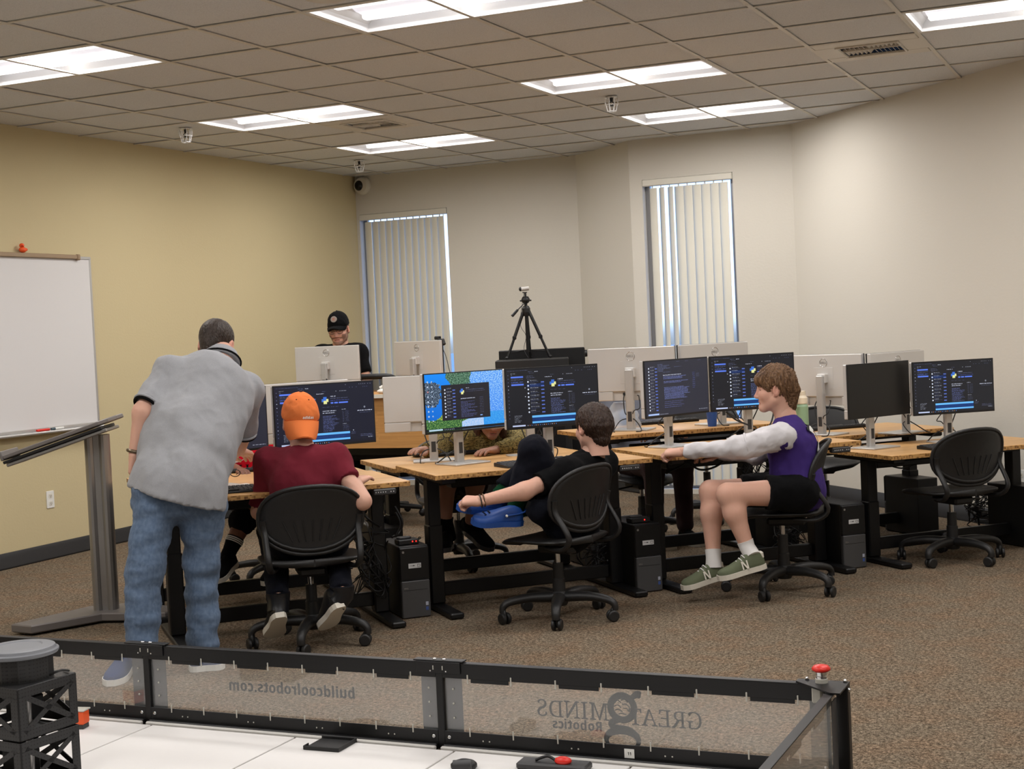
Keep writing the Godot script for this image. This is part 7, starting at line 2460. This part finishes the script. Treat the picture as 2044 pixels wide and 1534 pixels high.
		for i in 5:
			var z := l * (0.42 + 0.07 * i)
			var yy := 0.088 - 0.0105 * i
			lc.tube([h + b * Vector3(-0.024, yy - 0.006, z), h + b * Vector3(0, yy + 0.006, z + 0.005), h + b * Vector3(0.024, yy - 0.006, z)], 0.0032, 6)
		sub("laces", lc, M.sock, sh)
		var hc := MK.new()
		hc.xf = Transform3D(b, h)
		hc.box(Vector3(0, 0.07, 0.008), Vector3(0.035, 0.04, 0.022), 0.008)
		sub("heel_tab", hc, M.sole, sh)


func hidden_student(relaxed: Dictionary) -> void:
	var c := Vector3(-3.25, 0, -9.2)
	var f := Vector3(0.75, 0, 0.65)
	var r := Vector3(-0.65, 0, 0.75)
	var who := person("student almost wholly hidden behind the large silver monitor, only the hair top showing", c)
	var hx := Transform3D(look(Vector3(0.7, -0.2, 0.7)) * 0.95, Vector3(-3.310, 1.155, -9.200))
	var neck := hx.origin + Vector3(0, -0.15, 0) - f * 0.03
	var chest := hx.origin + Vector3(0, -0.32, 0) - f * 0.04
	var low := Vector3(c.x, 0.52, c.z)
	var sl := neck - r * 0.16 - Vector3(0, 0.04, 0)
	var sr := neck + r * 0.16 - Vector3(0, 0.04, 0)
	var el := sl + Vector3(0, -0.24, 0) + f * 0.1
	var er := sr + Vector3(0, -0.24, 0) + f * 0.1
	var hl := low - r * 0.085
	var hr := low + r * 0.085
	var kl := hl + f * 0.4
	var kr := hr + f * 0.4 + r * 0.05
	var al := kl + Vector3(0, -0.4, 0)
	var ar := kr + Vector3(0, -0.4, 0)
	var body := Flesh.new()
	var bl := [[sl, sr, 0.05, 0.05], [chest, low, 0.12, 0.12, 0.05, f, 1.3], [neck, hx.origin, 0.047, 0.047], [neck, chest, 0.055, 0.08], [sl, el, 0.042, 0.037], [el, el + f * 0.24, 0.037, 0.025], [sr, er, 0.042, 0.037], [er, er + f * 0.24, 0.037, 0.025], [hl, kl, 0.075, 0.055], [kl, al, 0.05, 0.036], [hr, kr, 0.075, 0.055], [kr, ar, 0.05, 0.036]]
	body.add(bones(bl, 0.014).net(), TAN)
	body.add(head_net, face_color(TAN), hx)
	body.add(relaxed, TAN, hand_xf(el + f * 0.24, f, Vector3.UP, 0.93, false))
	body.add(relaxed, TAN, hand_xf(er + f * 0.24, f, Vector3.UP, 0.93, true))
	world_part("body", body, M.skin, who)
	hair("bowl", who, hx, Color(0.04, 0.016, 0.014), Color(0.09, 0.04, 0.035))
	garment("grey_sweatshirt", [[sl, sr, 0.06, 0.06, 0.05], [chest, low, 0.16, 0.17, 0.06, f, 1.3], [neck.lerp(chest, 0.35), chest, 0.06, 0.11, 0.05], [sl, el, 0.06, 0.055, 0.04], [el, el + f * 0.22, 0.05, 0.04], [sr, er, 0.06, 0.055, 0.04], [er, er + f * 0.22, 0.05, 0.04]], 0.014, M.grey_cloth, who, [], 0.008)
	garment("trousers", [[hl, hr, 0.10, 0.10, 0.04], [hl, kl, 0.09, 0.075, 0.03], [kl, al, 0.07, 0.055, 0.03], [hr, kr, 0.09, 0.075, 0.03], [kr, ar, 0.07, 0.055, 0.03]], 0.014, mat(Color(0.16, 0.05, 0.06), 0.9), who, [], 0.006)
	for a in [al, ar]: shoe(who, Vector3(a.x, 0, a.z) - f * 0.06, Vector3(a.x, 0, a.z) + f * 0.2, M.black_cloth, M.sole)
